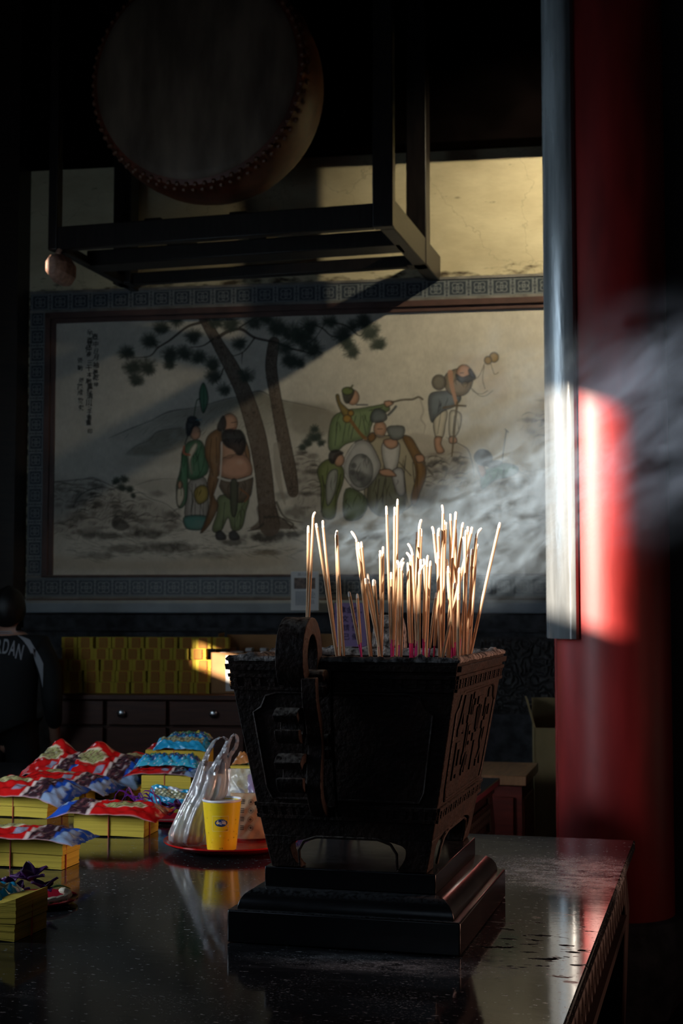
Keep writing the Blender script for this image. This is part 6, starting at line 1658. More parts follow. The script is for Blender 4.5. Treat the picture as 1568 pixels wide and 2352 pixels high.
def strap(pts, w, side, name='handle', ty=0.0):
    mb = MB(); p_ = [P(x, y, BY + dy) - bpos - Vector((0, 0, zmin)) for x, y, dy in pts]
    q_ = [Vector(v) for v in smooth_pts([np.array(v) for v in p_], 7)]
    ws_ = np.interp(np.linspace(0, 1, len(q_)), np.linspace(0, 1, len(w)), w)
    for off in (-0.35, 0.0, 0.35):
        qq = [v + Vector((off * ws_[i] * 0.5, (off + 0.1) * 0.006 * math.sin(i), 0)) for i, v in enumerate(q_)]
        mb.ribbon(qq, list(ws_ * 0.55), 0.0008, side)
    return mb.build(name, M['bag'], bag, angle=80)
strap([(466, 1752, -0.01), (478, 1722, -0.012), (493, 1695, -0.012), (510, 1687, -0.010), (521, 1694, -0.008), (516, 1712, -0.012), (500, 1742, -0.014), (486, 1772, -0.012)], [.022, .014, .010, .009, .010, .013, .02, .026], (1, -0.4, 0.2))
strap([(505, 1770, 0.004), (517, 1735, 0.0), (524, 1706, 0.006), (531, 1688, 0.010), (539, 1680, 0.012), (545, 1692, 0.012), (540, 1712, 0.010), (527, 1730, 0.006), (518, 1758, 0.006)], [.024, .014, .009, .008, .008, .010, .012, .014, .022], (1, 0.5, 0.2))
M['noodle'] = mat('food', (0.46, 0.34, 0.16), 0.45, col2=(0.20, 0.11, 0.05), scale=24, bump=0.6, bscale=45)
mb = MB()
def bz(x, y, dy=0.0): return P(x, y, BY + dy) - bpos - Vector((0, 0, zmin))
for (x, y, rx, rz, dy, sd) in ((450, 1905, .030, .030, 0.0, 1), (462, 1868, .026, .034, 0.005, 2), (425, 1913, .026, .020, -0.006, 3), (474, 1838, .020, .020, 0.0, 4)):
    c = bz(x, y, dy); mb.ball(c, (rx, rx * 0.55, rz), 18, 12, bump=0.10, seed=sd)
food = mb.build('food', M['noodle'], bag, angle=80)
M['pale_food'] = mat('pale_food', (0.72, 0.66, 0.55), 0.5, col2=(0.50, 0.52, 0.22), scale=18)
mb = MB()
for (x, y, rx, rz, sd) in ((418, 1895, .020, .030, 5), (436, 1862, .018, .028, 6), (496, 1815, .022, .018, 7)):
    c = bz(x, y, -0.004); mb.ball(c, (rx, rx * 0.5, rz), 16, 10, bump=0.10, seed=sd)
mb.build('bun', M['pale_food'], bag, angle=80)

# brown paper bag printed with rows of round stamps
kb0 = P(571, 1938, 3.66)
kp = thing('paper_bag', 'brown paper snack bag printed with round stamps behind the yellow cup', 'bag', (kb0.x, kb0.y, zp + 0.004), math.radians(-6))
M['kraft'] = mat('kraft_paper', (0.52, 0.33, 0.19), 0.8, var=0.15, scale=14, bump=0.2, bscale=30)
kw, kh, kd = 0.098, 0.112, 0.045
ph = [random.uniform(0, 6) for _ in range(4)]
def kf(sgn):
    def f(u, v):
        puff = math.sin(math.pi * u) ** 0.6 * (1 - v) ** 0.35 * (0.75 + 0.25 * math.sin(math.pi * v))
        wr = 0.003 * math.sin(u * 9 + v * 14 + ph[0]) + 0.002 * math.sin(u * 21 - v * 17 + ph[1])
        return Vector(((u - 0.5) * kw * (1 - 0.05 * v), sgn * (kd / 2 * puff + 0.0015 + wr * 0.6 * math.sin(math.pi * u)), v * kh))
    return f
mb = MB(); mb.grid(kf(-1), 26, 26); mb.grid(kf(1), 26, 26, flip=True)
kbag = mb.build('body', M['kraft'], kp, fix=False)
mb = MB(); fk = kf(-1)
def kpt(x, z): return fk(min(max(x / kw + 0.5, 0.01), 0.99), min(max(z / kh, 0), 1)) + Vector((0, -0.0016, 0))
for row in range(4):
    z = kh * (0.82 - 0.19 * row); r = 0.0068
    def ringq(cx, r0_, r1_):
        a = np.linspace(0, 2 * math.pi, 20, endpoint=False)
        mb.add([kpt(cx + rr * math.cos(t), z + rr * math.sin(t)) for rr in (r0_, r1_) for t in a], [(i, (i + 1) % 20, 20 + (i + 1) % 20, 20 + i) for i in range(20)])
    cx = 0.008
    ringq(cx, r - 0.0009, r); ringq(cx, 0.0005, 0.0030)
    for k in range(3):
        x0 = -0.014 - 0.016 * k
        for j in range(3):
            mb.add([kpt(x0 + a, z - 0.005 + 0.0042 * j + b) for a, b in ((-0.005, 0), (0.005, 0), (0.005, 0.0022), (-0.005, 0.0022))], [(0, 1, 2, 3)])
mb.build('stamp_print', mat('stamp_ink', (0.07, 0.045, 0.03), 0.8), kp, fix=False, smooth=False)

# red-labelled clear packet with a purple sachet, behind the cup
cp = P(560, 1842, 3.72)
sp = thing('clear_packet', 'crinkled clear snack packet with a red label standing behind the yellow cup', 'snack packet', (cp.x, cp.y, zp + 0.02), math.radians(-8))
def clear_mat():
    m = bpy.data.materials.new('clear_film'); m.use_nodes = True
    nt = m.node_tree; N = nt.nodes; L = nt.links; b = N['Principled BSDF']; out = N['Material Output']
    b.inputs['Base Color'].default_value = (0.6, 0.6, 0.63, 1); b.inputs['Roughness'].default_value = 0.08; b.inputs['Coat Weight'].default_value = 0.6
    tr_ = N.new('ShaderNodeBsdfTransparent'); mx = N.new('ShaderNodeMixShader'); mx.inputs[0].default_value = 0.40
    L.new(tr_.outputs[0], mx.inputs[1]); L.new(b.outputs[0], mx.inputs[2]); L.new(mx.outputs[0], out.inputs['Surface'])
    vo = N.new('ShaderNodeTexVoronoi'); vo.inputs['Scale'].default_value = 38; tc = N.new('ShaderNodeTexCoord'); L.new(tc.outputs['Object'], vo.inputs['Vector'])
    bp = N.new('ShaderNodeBump'); bp.inputs['Strength'].default_value = 0.9; bp.inputs['Distance'].default_value = 0.01; L.new(vo.outputs['Distance'], bp.inputs['Height']); L.new(bp.outputs['Normal'], b.inputs['Normal'])
    return m
M['clear'] = clear_mat()
sw, sh = 0.105, 0.145
def sf(sgn, w=sw, h=sh, k=0.022):
    def f(u, v):
        puff = math.sin(math.pi * u) ** 0.6 * math.sin(math.pi * min(0.98, 0.04 + v * 0.92)) ** 0.5
        return Vector(((u - 0.5) * w, sgn * (k * puff + 0.0008) + 0.05 * v + 0.004 * math.sin(u * 18 + v * 25) * puff, v * h))
    return f
mb = MB(); mb.grid(sf(-1), 20, 24); mb.grid(sf(1), 20, 24, flip=True); mb.build('film', M['clear'], sp, fix=False)
mb = MB(); f_ = sf(-1)
mb.grid(lambda u, v: f_(u, v * 0.16 + 0.0) + Vector((0, -0.004, 0)), 16, 4); mb.build('label', M['red_plastic'], sp, fix=False)
mb = MB(); mb.grid(lambda u, v: f_(0.40 + 0.22 * u, 0.035 + v * 0.09) + Vector((0, -0.0048, 0)), 6, 4); mb.build('label_patch', M['white'], sp, fix=False)
mb = MB()
for k in range(14):
    rr = random.Random(k + 40); mb.ball((rr.uniform(-0.04, 0.02), 0.012 + rr.uniform(0, 0.02), 0.035 + rr.uniform(0, 0.06)), (0.012, 0.008, 0.010), 8, 6, bump=0.2, seed=k)
mb.build('snacks', mat('dark_snack', (0.12, 0.09, 0.06), 0.6, var=0.4, scale=60), sp)
ps = thing('sachet', 'violet sachet standing behind the clear snack packet beside the burner', 'sachet', (cp.x + 0.036, cp.y + 0.008, zp + 0.025), math.radians(6))
M['violet_film'] = mat('violet_film', (0.28, 0.10, 0.42), 0.22, coat=0.4)
mb = MB(); g_ = sf(-1, 0.05, 0.125, 0.008); mb.grid(g_, 10, 14); g2 = sf(1, 0.05, 0.125, 0.008); mb.grid(g2, 10, 14, flip=True); mb.build('wrapper', M['violet_film'], ps, fix=False)
HB = paper_block('joss paper block standing behind the clear packet, hidden by the burner', 640, 1858, 0.15, 0.12, 0.123, -10, 2, 33)
packet('snack_packet', 'orange and pink packet edge showing above the clear packet by the burner', 'snack packet', on_block(HB, -0.01), 0.13, 0.09, 0.03, -6, pfn=lambda u, v, r: (0.42, 0.16, 0.05) if v < 0.6 else (0.50, 0.12, 0.14), seed=31, droop=0.006)
pv = PZ(722, 1925, ZT)
packet('violet_packet', 'violet packet on the table glimpsed through the burner legs', 'snack packet', (pv.x, pv.y + 0.06, ZT), 0.11, 0.09, 0.03, -12, pfn=lambda u, v, r: (0.16, 0.10, 0.24), seed=41, droop=0.004)
# ------------------------------------------------------------------ joss paper stacked on the sideboard
M['joss_dull'] = paper_mat('joss_paper_bundle', (0.62, 0.46, 0.05))
def stamp_mat():
    m = mat('stamp_red', (0.40, 0.055, 0.02), 0.8)
    nt = m.node_tree; N = nt.nodes; L = nt.links; b = N['Principled BSDF']
    tc = N.new('ShaderNodeTexCoord'); w = N.new('ShaderNodeTexWave'); w.inputs['Scale'].default_value = 38; w.bands_direction = 'X'; w.inputs['Distortion'].default_value = 2.0; w.inputs['Detail'].default_value = 3
    L.new(tc.outputs['Object'], w.inputs['Vector'])
    mx = N.new('ShaderNodeMix'); mx.data_type = 'RGBA'; L.new(w.outputs['Fac'], mx.inputs['Factor']); mx.inputs['A'].default_value = (0.24, 0.07, 0.015, 1); mx.inputs['B'].default_value = (0.46, 0.26, 0.03, 1)
    L.new(mx.outputs['Result'], b.inputs['Base Color'])
    return m
M['stamp'] = stamp_mat()
bw, bh, bd = 37.2 * pxm, 25.6 * pxm, 0.10
mb = MB(); r_ = random.Random(2)
for k in range(8):
    dx, dy = r_.uniform(-.0012, .0012), r_.uniform(-.0012, .0012)
    mb.box((dx, dy, bh * (k + 0.5) / 8), (bw * 0.955, bd, bh / 8 - 0.0004))
pap = mb.mesh('paper', M['joss_dull'], smooth=False)
mb = MB(); yb = -bd / 2 - 0.0022
mb.box((0, yb, bh * 0.5), (bw * 0.46, 0.0012, bh * 0.80))
stm = mb.mesh('stamp', M['stamp'], smooth=False)
mb = MB()
for s in (-1, 1):
    mb.box((s * bw * 0.25, yb - 0.0008, bh * 0.5), (0.0022, 0.0012, bh * 0.86)); mb.box((0, yb - 0.0008, bh * (0.5 + 0.42 * s)), (bw * 0.5, 0.0012, 0.0022))
bor = mb.mesh('stamp_border', M['joss_print'], smooth=False)
rows = [(0, list(np.arange(108, 462, 37.0))), (1, list(np.arange(108, 462, 37.2))), (2, list(np.arange(110, 462, 37.1))), (3, list(np.arange(131, 465, 37.3))), (4, list(np.arange(131, 520, 39.0)))]
rowname = ['bottom row', 'second row up', 'middle row', 'second row down', 'top row']
root0 = None
for k, xs in rows:
    for i, x in enumerate(xs):
        rr = random.Random(k * 50 + i)
        sx_ = cx_(x + 18.6) + rr.uniform(-0.004, 0.004)
        yy = 0.075 + rr.uniform(-0.008, 0.008) + (0.012 if k == 4 else 0)
        lab = f'stamped joss paper bundle on the cabinet, {rowname[k]}, {ordinal(i + 1)} from the left'
        o = bpy.data.objects.new('joss_paper_bundle', None); COL.objects.link(o); o.empty_display_size = 0.05
        tag(o, lab, 'joss paper', 'stamped joss paper bundles stacked on the cabinet')
        lp = Vector((cl_.x, cl_.y, 0)) + Vector((math.cos(cyaw), math.sin(cyaw), 0)) * sx_ + Vector((-math.sin(cyaw), math.cos(cyaw), 0)) * (yy + bd / 2)
        o.location = (lp.x, lp.y, ZCAB + 0.0005 + k * (bh + 0.0003)); o.rotation_euler = (0, 0, cyaw + rr.uniform(-0.05, 0.05))
        for nm, me in (('paper', pap), ('stamp', stm), ('stamp_border', bor)):
            c = bpy.data.objects.new(nm, me); COL.objects.link(c); c.parent = o

# ------------------------------------------------------------------ open cartons of packs, notices
M['kraft_box'] = mat('kraft_box', (0.42, 0.21, 0.08), 0.75, var=0.12, scale=9)
M['tape'] = mat('white_tape', (0.75, 0.72, 0.68), 0.4)
def open_carton(label, px0, px1, ptop, tape=True, off=0.05):
    x0, x1 = cx_(px0), cx_(px1); h = P(500, ptop, 7.85).z - ZCAB; d = 0.34
    base = Vector((cl_.x, cl_.y, 0)) + Vector((math.cos(cyaw), math.sin(cyaw), 0)) * x0 + Vector((-math.sin(cyaw), math.cos(cyaw), 0)) * off
    t = thing('open_carton', label, 'box', (base.x, base.y, ZCAB + 0.001), cyaw)
    w = x1 - x0; mb = MB()
    for (cx, cy, sx, sy) in ((w / 2, 0.003, w, 0.006), (w / 2, d - 0.003, w, 0.006), (0.003, d / 2, 0.006, d), (w - 0.003, d / 2, 0.006, d)): mb.box((cx, cy, h / 2), (sx, sy, h))
    mb.box((w / 2, d / 2, 0.004), (w, d, 0.008)); mb.build('box', M['kraft_box'], t, smooth=False)
    for xx, s in ((0.0, -1), (w, 1)):
        MB().prism([(xx, h), (xx + s * -0.02, h + 0.10), (xx + s * -0.016, h + 0.102), (xx + s * 0.004, h)], d * 0.45, d, axis='y').build('flap', M['kraft_box'], t, smooth=False)
    MB().box((w / 2, d + 0.015, h + 0.045), (w - 0.06, 0.006, 0.095), rot=(-0.3, 0, 0)).build('flap', M['kraft_box'], t, smooth=False)
    if tape:
        tp = MB(); zt0 = h * 0.93
        tp.box((w * 0.18 + 0.012, -0.0008, h * 0.5), (0.022, 0.0012, h * 0.86)); tp.box((w * 0.55, -0.0012, zt0 - 0.012), (w * 0.72, 0.0012, 0.026)); tp.box((w * 0.50, -0.0012, h * 0.13), (w * 0.62, 0.0012, 0.024))
        tp.build('tape', M['tape'], t, smooth=False)
    return t, base, w, d, h
c1 = open_carton('sunlit brown carton with white tape beside the stacked joss paper', 482, 668, 1499)
c2 = open_carton('second brown carton behind the burner under the violet notice', 676, 850, 1497, False)
M['pack_white'] = mat('pack_white', (0.55, 0.53, 0.52), 0.5); M['pack_brown'] = mat('pack_brown', (0.22, 0.10, 0.05), 0.6)
n_ = 0
for (t, base, w, d, h), nn in ((c1, 9), (c2, 8)):
    for k in range(nn):
        rr = random.Random(60 + n_); n_ += 1
        fx = 0.08 + 0.84 * (k + 0.5) / nn
        p = base + Vector((math.cos(cyaw), math.sin(cyaw), 0)) * (w * fx) + Vector((-math.sin(cyaw), math.cos(cyaw), 0)) * (d * (0.30 + 0.32 * (k % 2)))
        hh = h - 0.012 + 0.02 * (k % 2) + rr.uniform(0, 0.008)
        white = k % 3 != 1
        o = thing('incense_pack', f'{"white" if white else "brown"} paper pack standing in the {"taped sunlit" if t is c1[0] else "second"} carton, {ordinal(k + 1)} along', 'pack', (p.x, p.y, ZCAB + 0.010), cyaw, 'paper packs in the cartons')
        MB().box((0, 0, hh / 2), (w * 0.84 / nn * 0.92, d * 0.26, hh)).build('wrapper', M['pack_white'] if white else M['pack_brown'], o, smooth=False, bevel=0.003)
        MB().box((0, 0, hh * 0.9), (w * 0.84 / nn * 0.94, d * 0.265, 0.012)).build('strip', M['pack_brown'] if white else M['pack_white'], o, smooth=False)

# white caption card on the ledge
a_ = P(667, 1402, 8.40); b2 = P(732, 1312, 8.40)
info = thing('caption_card', 'white caption card with a small picture leaning on the ledge below the wall painting', 'sign', ((a_.x + b2.x) / 2, 8.40, a_.z), WALL_YAW)
w_, h_ = b2.x - a_.x, b2.z - a_.z
MB().box((0, 0.004, h_ / 2), (w_, 0.008, h_)).build('board', M['white'], info, smooth=False, bevel=0.001)
MB().box((0.0, -0.0012, h_ * 0.69), (w_ * 0.76, 0.001, h_ * 0.28)).build('picture', mat('card_picture', (0.16, 0.10, 0.075), 0.5, var=0.6, scale=40), info, smooth=False)
mb = MB(); r_ = random.Random(3)
vs, fs = text_mesh('醉八仙圖', 0.021); mb.add([(v.x, -0.001, h_ * 0.91 + v.y) for v in vs], fs)
for k in range(10):
    x0, x1 = -w_ * 0.33, w_ * (0.33 - (0.25 if k in (5, 9) else 0)); z = h_ * (0.47 - 0.036 * k)
    x = x0
    while x < x1:
        l = r_.uniform(0.004, 0.009); mb.box((x + l / 2, -0.0012, z), (l, 0.001, 0.004)); x += l + 0.003
mb.build('print', mat('grey_print', (0.22, 0.22, 0.24), 0.7), info, smooth=False, fix=False)
# violet notice
a_ = P(768, 1485, 8.02); b2 = P(842, 1385, 8.02)
no = thing('notice', 'violet handwritten notice standing in the second carton behind the incense', 'sign', ((a_.x + b2.x) / 2, 8.02, a_.z), cyaw)
w_, h_ = b2.x - a_.x, b2.z - a_.z
M['violet_card'] = mat('violet_card', (0.50, 0.33, 0.62), 0.7, var=0.06, scale=10)
MB().box((0, 0.0015, h_ / 2), (w_, 0.003, h_)).build('card', M['violet_card'], no, smooth=False)
mb = MB()
for k, (line, x) in enumerate((('拿金紙,', 0.0), ('文 官', -0.006), ('請 佛', 0.0), ('己 備', 0.0))):
    vs, fs = text_mesh(line, 0.040, bold=0.0006)
    mb.add([(v.x + x, -0.0012, h_ * (0.83 - 0.205 * k) + v.y) for v in vs], fs)
mb.build('writing', mat('violet_ink', (0.05, 0.03, 0.10), 0.7), no, smooth=False, fix=False)
MB().box((0, 0.012, -0.10), (0.02, 0.012, 0.24)).build('stake', M['light_wood'], no, smooth=False)

# black rubbish bag on the floor beside the table end
gb = thing('rubbish_bag', 'crumpled black plastic bag on the floor beside the table end', 'bag', (1.02, 3.32, 0))
M['bin_bag'] = mat('bin_bag', (0.006, 0.006, 0.010), 0.38, bump=1.0, bscale=16)
ng = fbm(64, 64, 14, 70, 4)
mb = MB(); R = []
for i in range(33):
    th_ = math.pi * i / 32; row = []
    for j in range(48):
        ph_ = 2 * math.pi * j / 48
        k = 1 + 0.35 * (ng[(i * 2) % 64, int(31.5 + 31.5 * math.cos(ph_))] - 0.5) + 0.05 * math.sin(9 * ph_ + i)
        st = max(math.sin(th_), 0.02)
        z = 0.36 - 0.36 * math.cos(th_)
        if th_ > 2.5: k *= 0.8
        row.append(Vector((0.30 * st * math.cos(ph_) * k, 0.32 * st * math.sin(ph_) * k, z * (0.95 + 0.1 * math.sin(5 * ph_)) if z > 0.1 else z)))
    R.append(row)
mb.loft(R); mb.build('sack', M['bin_bag'], gb, angle=70)
mb = MB()
for k in range(7):
    a = k * 0.9; mb.ribbon([(0.02 * math.cos(a), 0.02 * math.sin(a), 0.68), (0.07 * math.cos(a), 0.07 * math.sin(a), 0.76), (0.13 * math.cos(a), 0.13 * math.sin(a), 0.80)], [0.03, 0.06, 0.08], 0.003, (-math.sin(a), math.cos(a), 0.2))
mb.build('knot', M['bin_bag'], gb, angle=70)
# ------------------------------------------------------------------ person in a black jersey, seen from behind
PY_ = 7.62
pcx = P(18, 1450, PY_).x
hd = P(22, 1350, PY_).z                               # crown of the head
pe = thing('person', 'person with short black hair in a black jersey, standing with back turned by the cabinet', 'person', (pcx, PY_, 0), math.radians(-4))
S = hd / 1.66
def skin_mesh(name, joints, bones, m, parent, sub=2):
    me = bpy.data.meshes.new(name)
    me.from_pydata([Vector(j[0]) * S for j in joints], bones, [])
    me.materials.append(m)
    o = bpy.data.objects.new(name, me); COL.objects.link(o); o.parent = parent
    md = o.modifiers.new('skin', 'SKIN'); md.use_smooth_shade = True
    sv_ = me.skin_vertices[0].data
    for i, j in enumerate(joints):
        r = j[1] if hasattr(j[1], '__len__') else (j[1], j[1])
        sv_[i].radius = (r[0] * S, r[1] * S); sv_[i].use_root = (i == 0)
    s = o.modifiers.new('sub', 'SUBSURF'); s.levels = sub; s.render_levels = sub
    return o
J = [((0, 0, 0.92), (0.15, 0.10)), ((0, 0, 1.10), (0.135, 0.095)), ((0, 0.01, 1.26), (0.155, 0.10)), ((0, 0.012, 1.36), (0.11, 0.075)), ((0, 0.01, 1.42), (0.055, 0.055)), ((0.004, 0.0, 1.47), (0.058, 0.062)), ((0.006, -0.015, 1.54), (0.072, 0.088)), ((0.006, -0.01, 1.61), (0.062, 0.075)),
     ((0.17, 0.01, 1.335), 0.055), ((0.235, 0.01, 1.20), 0.045), ((0.255, -0.02, 1.02), 0.040), ((0.245, 0.10, 0.86), 0.030), ((0.235, 0.15, 0.80), (0.022, 0.036)),
     ((-0.17, 0.01, 1.335), 0.055), ((-0.235, 0.01, 1.20), 0.045), ((-0.255, -0.02, 1.02), 0.040), ((-0.245, 0.10, 0.86), 0.030), ((-0.235, 0.15, 0.80), (0.022, 0.036)),
     ((0.09, 0, 0.80), 0.085), ((0.10, 0.0, 0.48), 0.055), ((0.10, -0.01, 0.30), 0.055), ((0.10, -0.01, 0.09), 0.038), ((0.105, 0.09, 0.04), 0.034), ((0.105, 0.15, 0.03), 0.028),
     ((-0.09, 0, 0.80), 0.085), ((-0.10, 0.0, 0.48), 0.055), ((-0.10, -0.01, 0.30), 0.055), ((-0.10, -0.01, 0.09), 0.038), ((-0.105, 0.09, 0.04), 0.034), ((-0.105, 0.15, 0.03), 0.028)]
Bn = [(0, 1), (1, 2), (2, 3), (3, 4), (4, 5), (5, 6), (6, 7), (3, 8), (8, 9), (9, 10), (10, 11), (11, 12), (3, 13), (13, 14), (14, 15), (15, 16), (16, 17), (0, 18), (18, 19), (19, 20), (20, 21), (21, 22), (22, 23), (0, 24), (24, 25), (25, 26), (26, 27), (27, 28), (28, 29)]
for s in (1, -1):                                     # fingers grown from the palm, slightly curled
    w = 12 if s > 0 else 17
    for k, (dy, l) in enumerate(((-0.030, 0.058), (-0.010, 0.068), (0.010, 0.064), (0.028, 0.050))):
        b0 = len(J); J += [((0.235 * s, 0.150 + dy * 0.9 + 0.025, 0.765 - 0.002 * k), 0.009), ((0.230 * s, 0.150 + dy + 0.045, 0.765 - l * 0.6), 0.008), ((0.222 * s, 0.150 + dy + 0.045, 0.765 - l), 0.0065)]
        Bn += [(w, b0), (b0, b0 + 1), (b0 + 1, b0 + 2)]
    b0 = len(J); J += [((0.212 * s, 0.165, 0.795), 0.0105), ((0.195 * s, 0.185, 0.765), 0.0085)]; Bn += [(w, b0), (b0, b0 + 1)]
body = skin_mesh('body', J, Bn, M['skin'], pe)
JJ = [((0, 0, 0.74), (0.19, 0.14)), ((0, 0, 1.06), (0.18, 0.13)), ((0, 0.008, 1.24), (0.195, 0.135)), ((0, 0.014, 1.345), (0.15, 0.095)), ((0, 0.012, 1.40), (0.074, 0.070)),
      ((0.175, 0.01, 1.335), 0.082), ((0.245, 0.01, 1.19), 0.070), ((0.262, -0.02, 1.02), 0.060), ((0.25, 0.085, 0.88), 0.044),
      ((-0.175, 0.01, 1.335), 0.082), ((-0.245, 0.01, 1.19), 0.070), ((-0.262, -0.02, 1.02), 0.060), ((-0.25, 0.085, 0.88), 0.044)]
jacket = skin_mesh('jersey', JJ, [(0, 1), (1, 2), (2, 3), (3, 4), (3, 5), (5, 6), (6, 7), (7, 8), (3, 9), (9, 10), (10, 11), (11, 12)], M['cloth_black'], pe)
TJ = [((0, 0, 1.02), (0.165, 0.12)), ((0.095, 0, 0.80), 0.105), ((0.105, 0, 0.48), 0.078), ((0.105, -0.01, 0.10), 0.066), ((-0.095, 0, 0.80), 0.105), ((-0.105, 0, 0.48), 0.078), ((-0.105, -0.01, 0.10), 0.066)]
skin_mesh('trousers', TJ, [(0, 1), (1, 2), (2, 3), (0, 4), (4, 5), (5, 6)], M['cloth_black'], pe)
for s in (1, -1):
    mb = MB(); mb.loft([[Vector((0.105 * s + rx * math.cos(t), cy + ry * math.sin(t), z)) * S for t in np.linspace(0, 2 * math.pi, 16, endpoint=False)] for rx, ry, cy, z in ((0.05, 0.14, 0.05, 0.002), (0.052, 0.142, 0.05, 0.03), (0.046, 0.12, 0.04, 0.06), (0.042, 0.06, -0.01, 0.11))]); mb.build('shoe', M['cloth_black'], pe)
# face details on the far side of the head, ears, hair
mb = MB()
for s in (1, -1): mb.ball(Vector((0.006 + s * 0.078, -0.01, 1.53)) * S, (0.012 * S, 0.02 * S, 0.03 * S), 10, 8)
mb.build('ear', M['skin'], pe)
mb = MB(); mb.loft([[Vector((0.006 + r * math.cos(t), y, 1.515 + r * 1.3 * math.sin(t) - dz)) * S for t in np.linspace(0, 2 * math.pi, 10, endpoint=False)] for r, y, dz in ((0.02, 0.066, 0), (0.016, 0.080, 0.008), (0.008, 0.092, 0.014))]); mb.build('nose', M['skin'], pe)
mb = MB()
for s in (1, -1): mb.ball(Vector((0.006 + s * 0.032, 0.070, 1.545)) * S, (0.012 * S, 0.006 * S, 0.007 * S), 8, 6)
mb.build('eyes', M['ink'], pe)
MB().ball(Vector((0.006, 0.066, 1.475)) * S, (0.024 * S, 0.006 * S, 0.007 * S), 10, 6).build('mouth', mat('lips', (0.35, 0.10, 0.09), 0.5), pe)
mb = MB(); R = []
nh = fbm(30, 40, 5, 77, 2)
for i in range(15):
    th_ = math.pi * (0.02 + 0.66 * i / 14); row = []
    for j in range(36):
        ph_ = 2 * math.pi * j / 36
        back_ = max(0, -math.sin(ph_)); k = 1.06 + 0.10 * (nh[i, j] - 0.5) + 0.05 * back_
        tt = th_ * (1.0 + 0.18 * back_ - 0.30 * max(0, math.sin(ph_)))
        row.append(Vector((0.008 + 0.088 * k * math.sin(tt) * math.cos(ph_), -0.014 + 0.106 * k * math.sin(tt) * math.sin(ph_), 1.545 + 0.113 * k * math.cos(tt))) * S)
    R.append(row)
mb.loft(R, caps=False); mb.build('hair', M['hair'], pe, angle=60)
# collar stripes, white shoulder panels, arched back lettering laid on the cloth
bpy.context.view_layer.update()
dg = bpy.context.evaluated_depsgraph_get()
je = jacket.evaluated_get(dg); jm = je.to_mesh()
bvh = BVHTree.FromPolygons([v.co.copy() for v in jm.vertices], [tuple(p.vertices) for p in jm.polygons])
def on_back(x, z, out=0.007):
    hit = bvh.ray_cast(Vector((x, -1.0, z)), Vector((0, 1, 0)))
    return (hit[0] + hit[1] * out if hit[0] is not None else Vector((x, -0.05, z)))
mb = MB()
word = 'JORDAN'
gl = 16.0 * PY_ / FPX
for k, ch in enumerate(word):
    vs, fs = text_mesh(ch, gl * 2.1, bold=0.0012)
    xo = (k - 2.5) * gl; ang = -(k - 2.5) * 0.07
    zo = P(10, 1487, PY_ - 0.1).z - ((k - 2.5) ** 2) * 0.0045
    mb.add([on_back(xo + (v.x * 0.62) * math.cos(ang) - v.y * 1.35 * math.sin(ang), zo + v.x * math.sin(ang) + v.y * 1.35 * math.cos(ang)) for v in vs], fs)
mb.build('lettering', M['cloth_grey'], pe, smooth=False, fix=False)
for s in (1, -1):
    def sp_(u, v):
        x = s * (0.075 + 0.145 * u) * S
        zt = (1.395 - 0.045 * u - 0.25 * max(0, u - 0.45) ** 1.4) * S; zb = zt - (0.004 + 0.13 * u ** 1.6) * S
        return on_back(x, zt + (zb - zt) * v, 0.004)
    MB().grid(sp_, 14, 6).build('shoulder_panel', M['cloth_grey'], pe, fix=False)
mb = MB()
for z, r in ((1.418, 0.071), (1.408, 0.076)):
    pts = [Vector((r * math.cos(t), 0.012 + r * 0.98 * math.sin(t), z - 0.012 * math.sin(t) * 0)) * S for t in np.linspace(0, 2 * math.pi, 28)]
    mb.tube(pts, 0.0032 * S, 6)
mb.build('collar_stripe', M['cloth_grey'], pe)
je.to_mesh_clear()

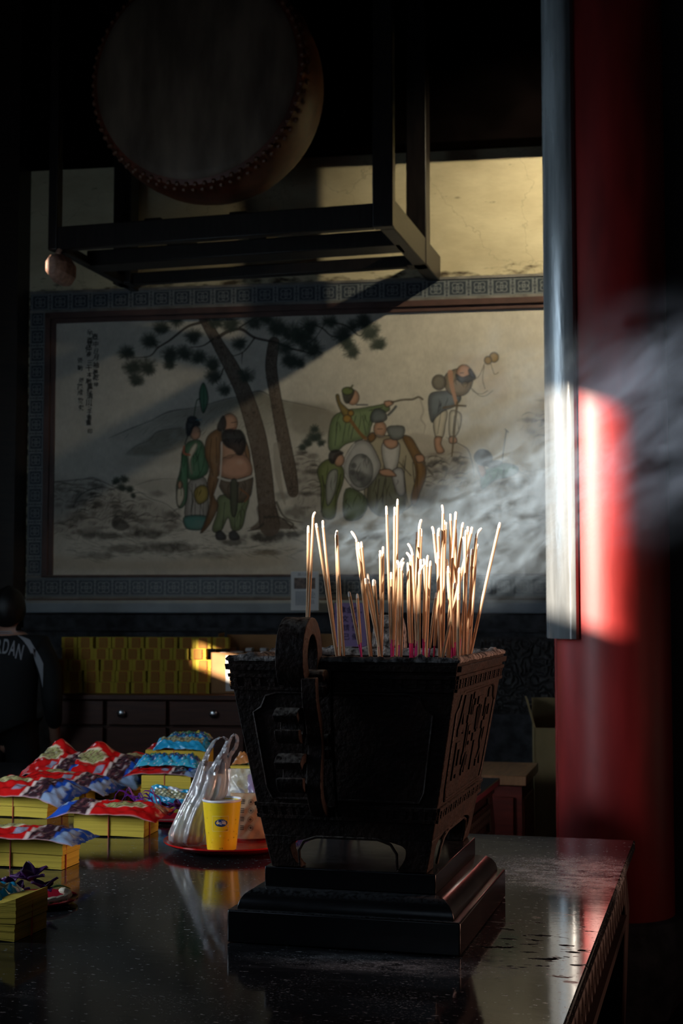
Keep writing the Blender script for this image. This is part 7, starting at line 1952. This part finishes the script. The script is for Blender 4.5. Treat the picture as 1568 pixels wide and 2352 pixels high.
# ------------------------------------------------------------------ incense smoke
def smoke_mat(name, dens, scale, stretch, thr, soft, col, seed, warp=0.5):
    m = bpy.data.materials.new(name); m.use_nodes = True
    nt = m.node_tree; N = nt.nodes; L = nt.links; N.remove(N['Principled BSDF']); out = N['Material Output']
    vp = N.new('ShaderNodeVolumePrincipled'); vp.inputs['Color'].default_value = (*col, 1); vp.inputs['Anisotropy'].default_value = 0.0
    L.new(vp.outputs[0], out.inputs['Volume'])
    tc = N.new('ShaderNodeTexCoord'); ge = N.new('ShaderNodeNewGeometry')
    ln_ = N.new('ShaderNodeVectorMath'); ln_.operation = 'LENGTH'; L.new(tc.outputs['Object'], ln_.inputs[0])
    fall = N.new('ShaderNodeMapRange'); fall.interpolation_type = 'SMOOTHERSTEP'; fall.inputs['From Min'].default_value = 0.15; fall.inputs['From Max'].default_value = 0.97; fall.inputs['To Min'].default_value = 1; fall.inputs['To Max'].default_value = 0
    L.new(ln_.outputs['Value'], fall.inputs['Value'])
    ro = N.new('ShaderNodeVectorRotate'); ro.rotation_type = 'Y_AXIS'; ro.inputs['Angle'].default_value = math.radians(36)
    L.new(ge.outputs['Position'], ro.inputs['Vector'])
    mp = N.new('ShaderNodeMapping'); mp.inputs['Scale'].default_value = stretch; mp.inputs['Location'].default_value = (seed * 3.1, seed * 1.7, 0)
    L.new(ro.outputs['Vector'], mp.inputs['Vector'])
    nz = N.new('ShaderNodeTexNoise'); nz.inputs['Scale'].default_value = scale; nz.inputs['Detail'].default_value = 4.5; nz.inputs['Roughness'].default_value = 0.58; nz.inputs['Distortion'].default_value = warp
    L.new(mp.outputs['Vector'], nz.inputs['Vector'])
    r = N.new('ShaderNodeMapRange'); r.inputs['From Min'].default_value = thr; r.inputs['From Max'].default_value = thr + soft; L.new(nz.outputs['Fac'], r.inputs['Value'])
    a = N.new('ShaderNodeMath'); a.operation = 'MULTIPLY'; L.new(fall.outputs['Result'], a.inputs[0]); L.new(r.outputs['Result'], a.inputs[1])
    b = N.new('ShaderNodeMath'); b.operation = 'MULTIPLY'; b.inputs[1].default_value = dens; L.new(a.outputs['Value'], b.inputs[0]); L.new(b.outputs['Value'], vp.inputs['Density'])
    return m
def smoke(label, px, py, Y, rad, tilt, dens, scale, stretch, thr=0.42, soft=0.25, col=(0.82, 0.90, 1.0), seed=0.0, warp=0.6):
    me = bpy.data.meshes.new('incense_smoke'); bm = bmesh.new()
    bmesh.ops.create_icosphere(bm, subdivisions=4, radius=1.0); bm.to_mesh(me); bm.free()
    me.materials.append(smoke_mat('smoke_' + str(int(seed)), dens, scale, stretch, thr, soft, col, seed, warp))
    o = bpy.data.objects.new('incense_smoke', me); COL.objects.link(o)
    o.location = P(px, py, Y); o.scale = rad; o.rotation_euler = (0, -math.radians(tilt), 0)
    tag(o, label, 'smoke', 'drifting incense smoke', 'stuff')
    return o
BLU = (0.60, 0.80, 1.0)
smoke('dense pale smoke rising from the burning incense beside the lacquered board', 1180, 1175, 3.00, (0.33, 0.16, 0.22), 38, 9.0, 22.0, (0.6, 0.8, 1.05), 0.45, 0.22, BLU, seed=1, warp=1.6)
smoke('thin smoke curling behind the left-hand incense tips', 900, 1240, 3.05, (0.32, 0.14, 0.12), 8, 6.0, 24.0, (0.6, 0.8, 1.05), 0.48, 0.20, BLU, seed=2, warp=1.6)
smoke('veil of smoke drifting across the red column', 1450, 985, 3.15, (0.42, 0.20, 0.32), 50, 1.9, 13.0, (0.42, 0.8, 1.2), 0.42, 0.34, (0.50, 0.68, 1.0), seed=3, warp=0.7)
smoke('faint smoke hanging before the bowed figure of the wall painting', 1190, 900, 3.10, (0.24, 0.16, 0.24), 70, 1.6, 16.0, (0.6, 0.8, 1.1), 0.46, 0.26, BLU, seed=4, warp=1.5)
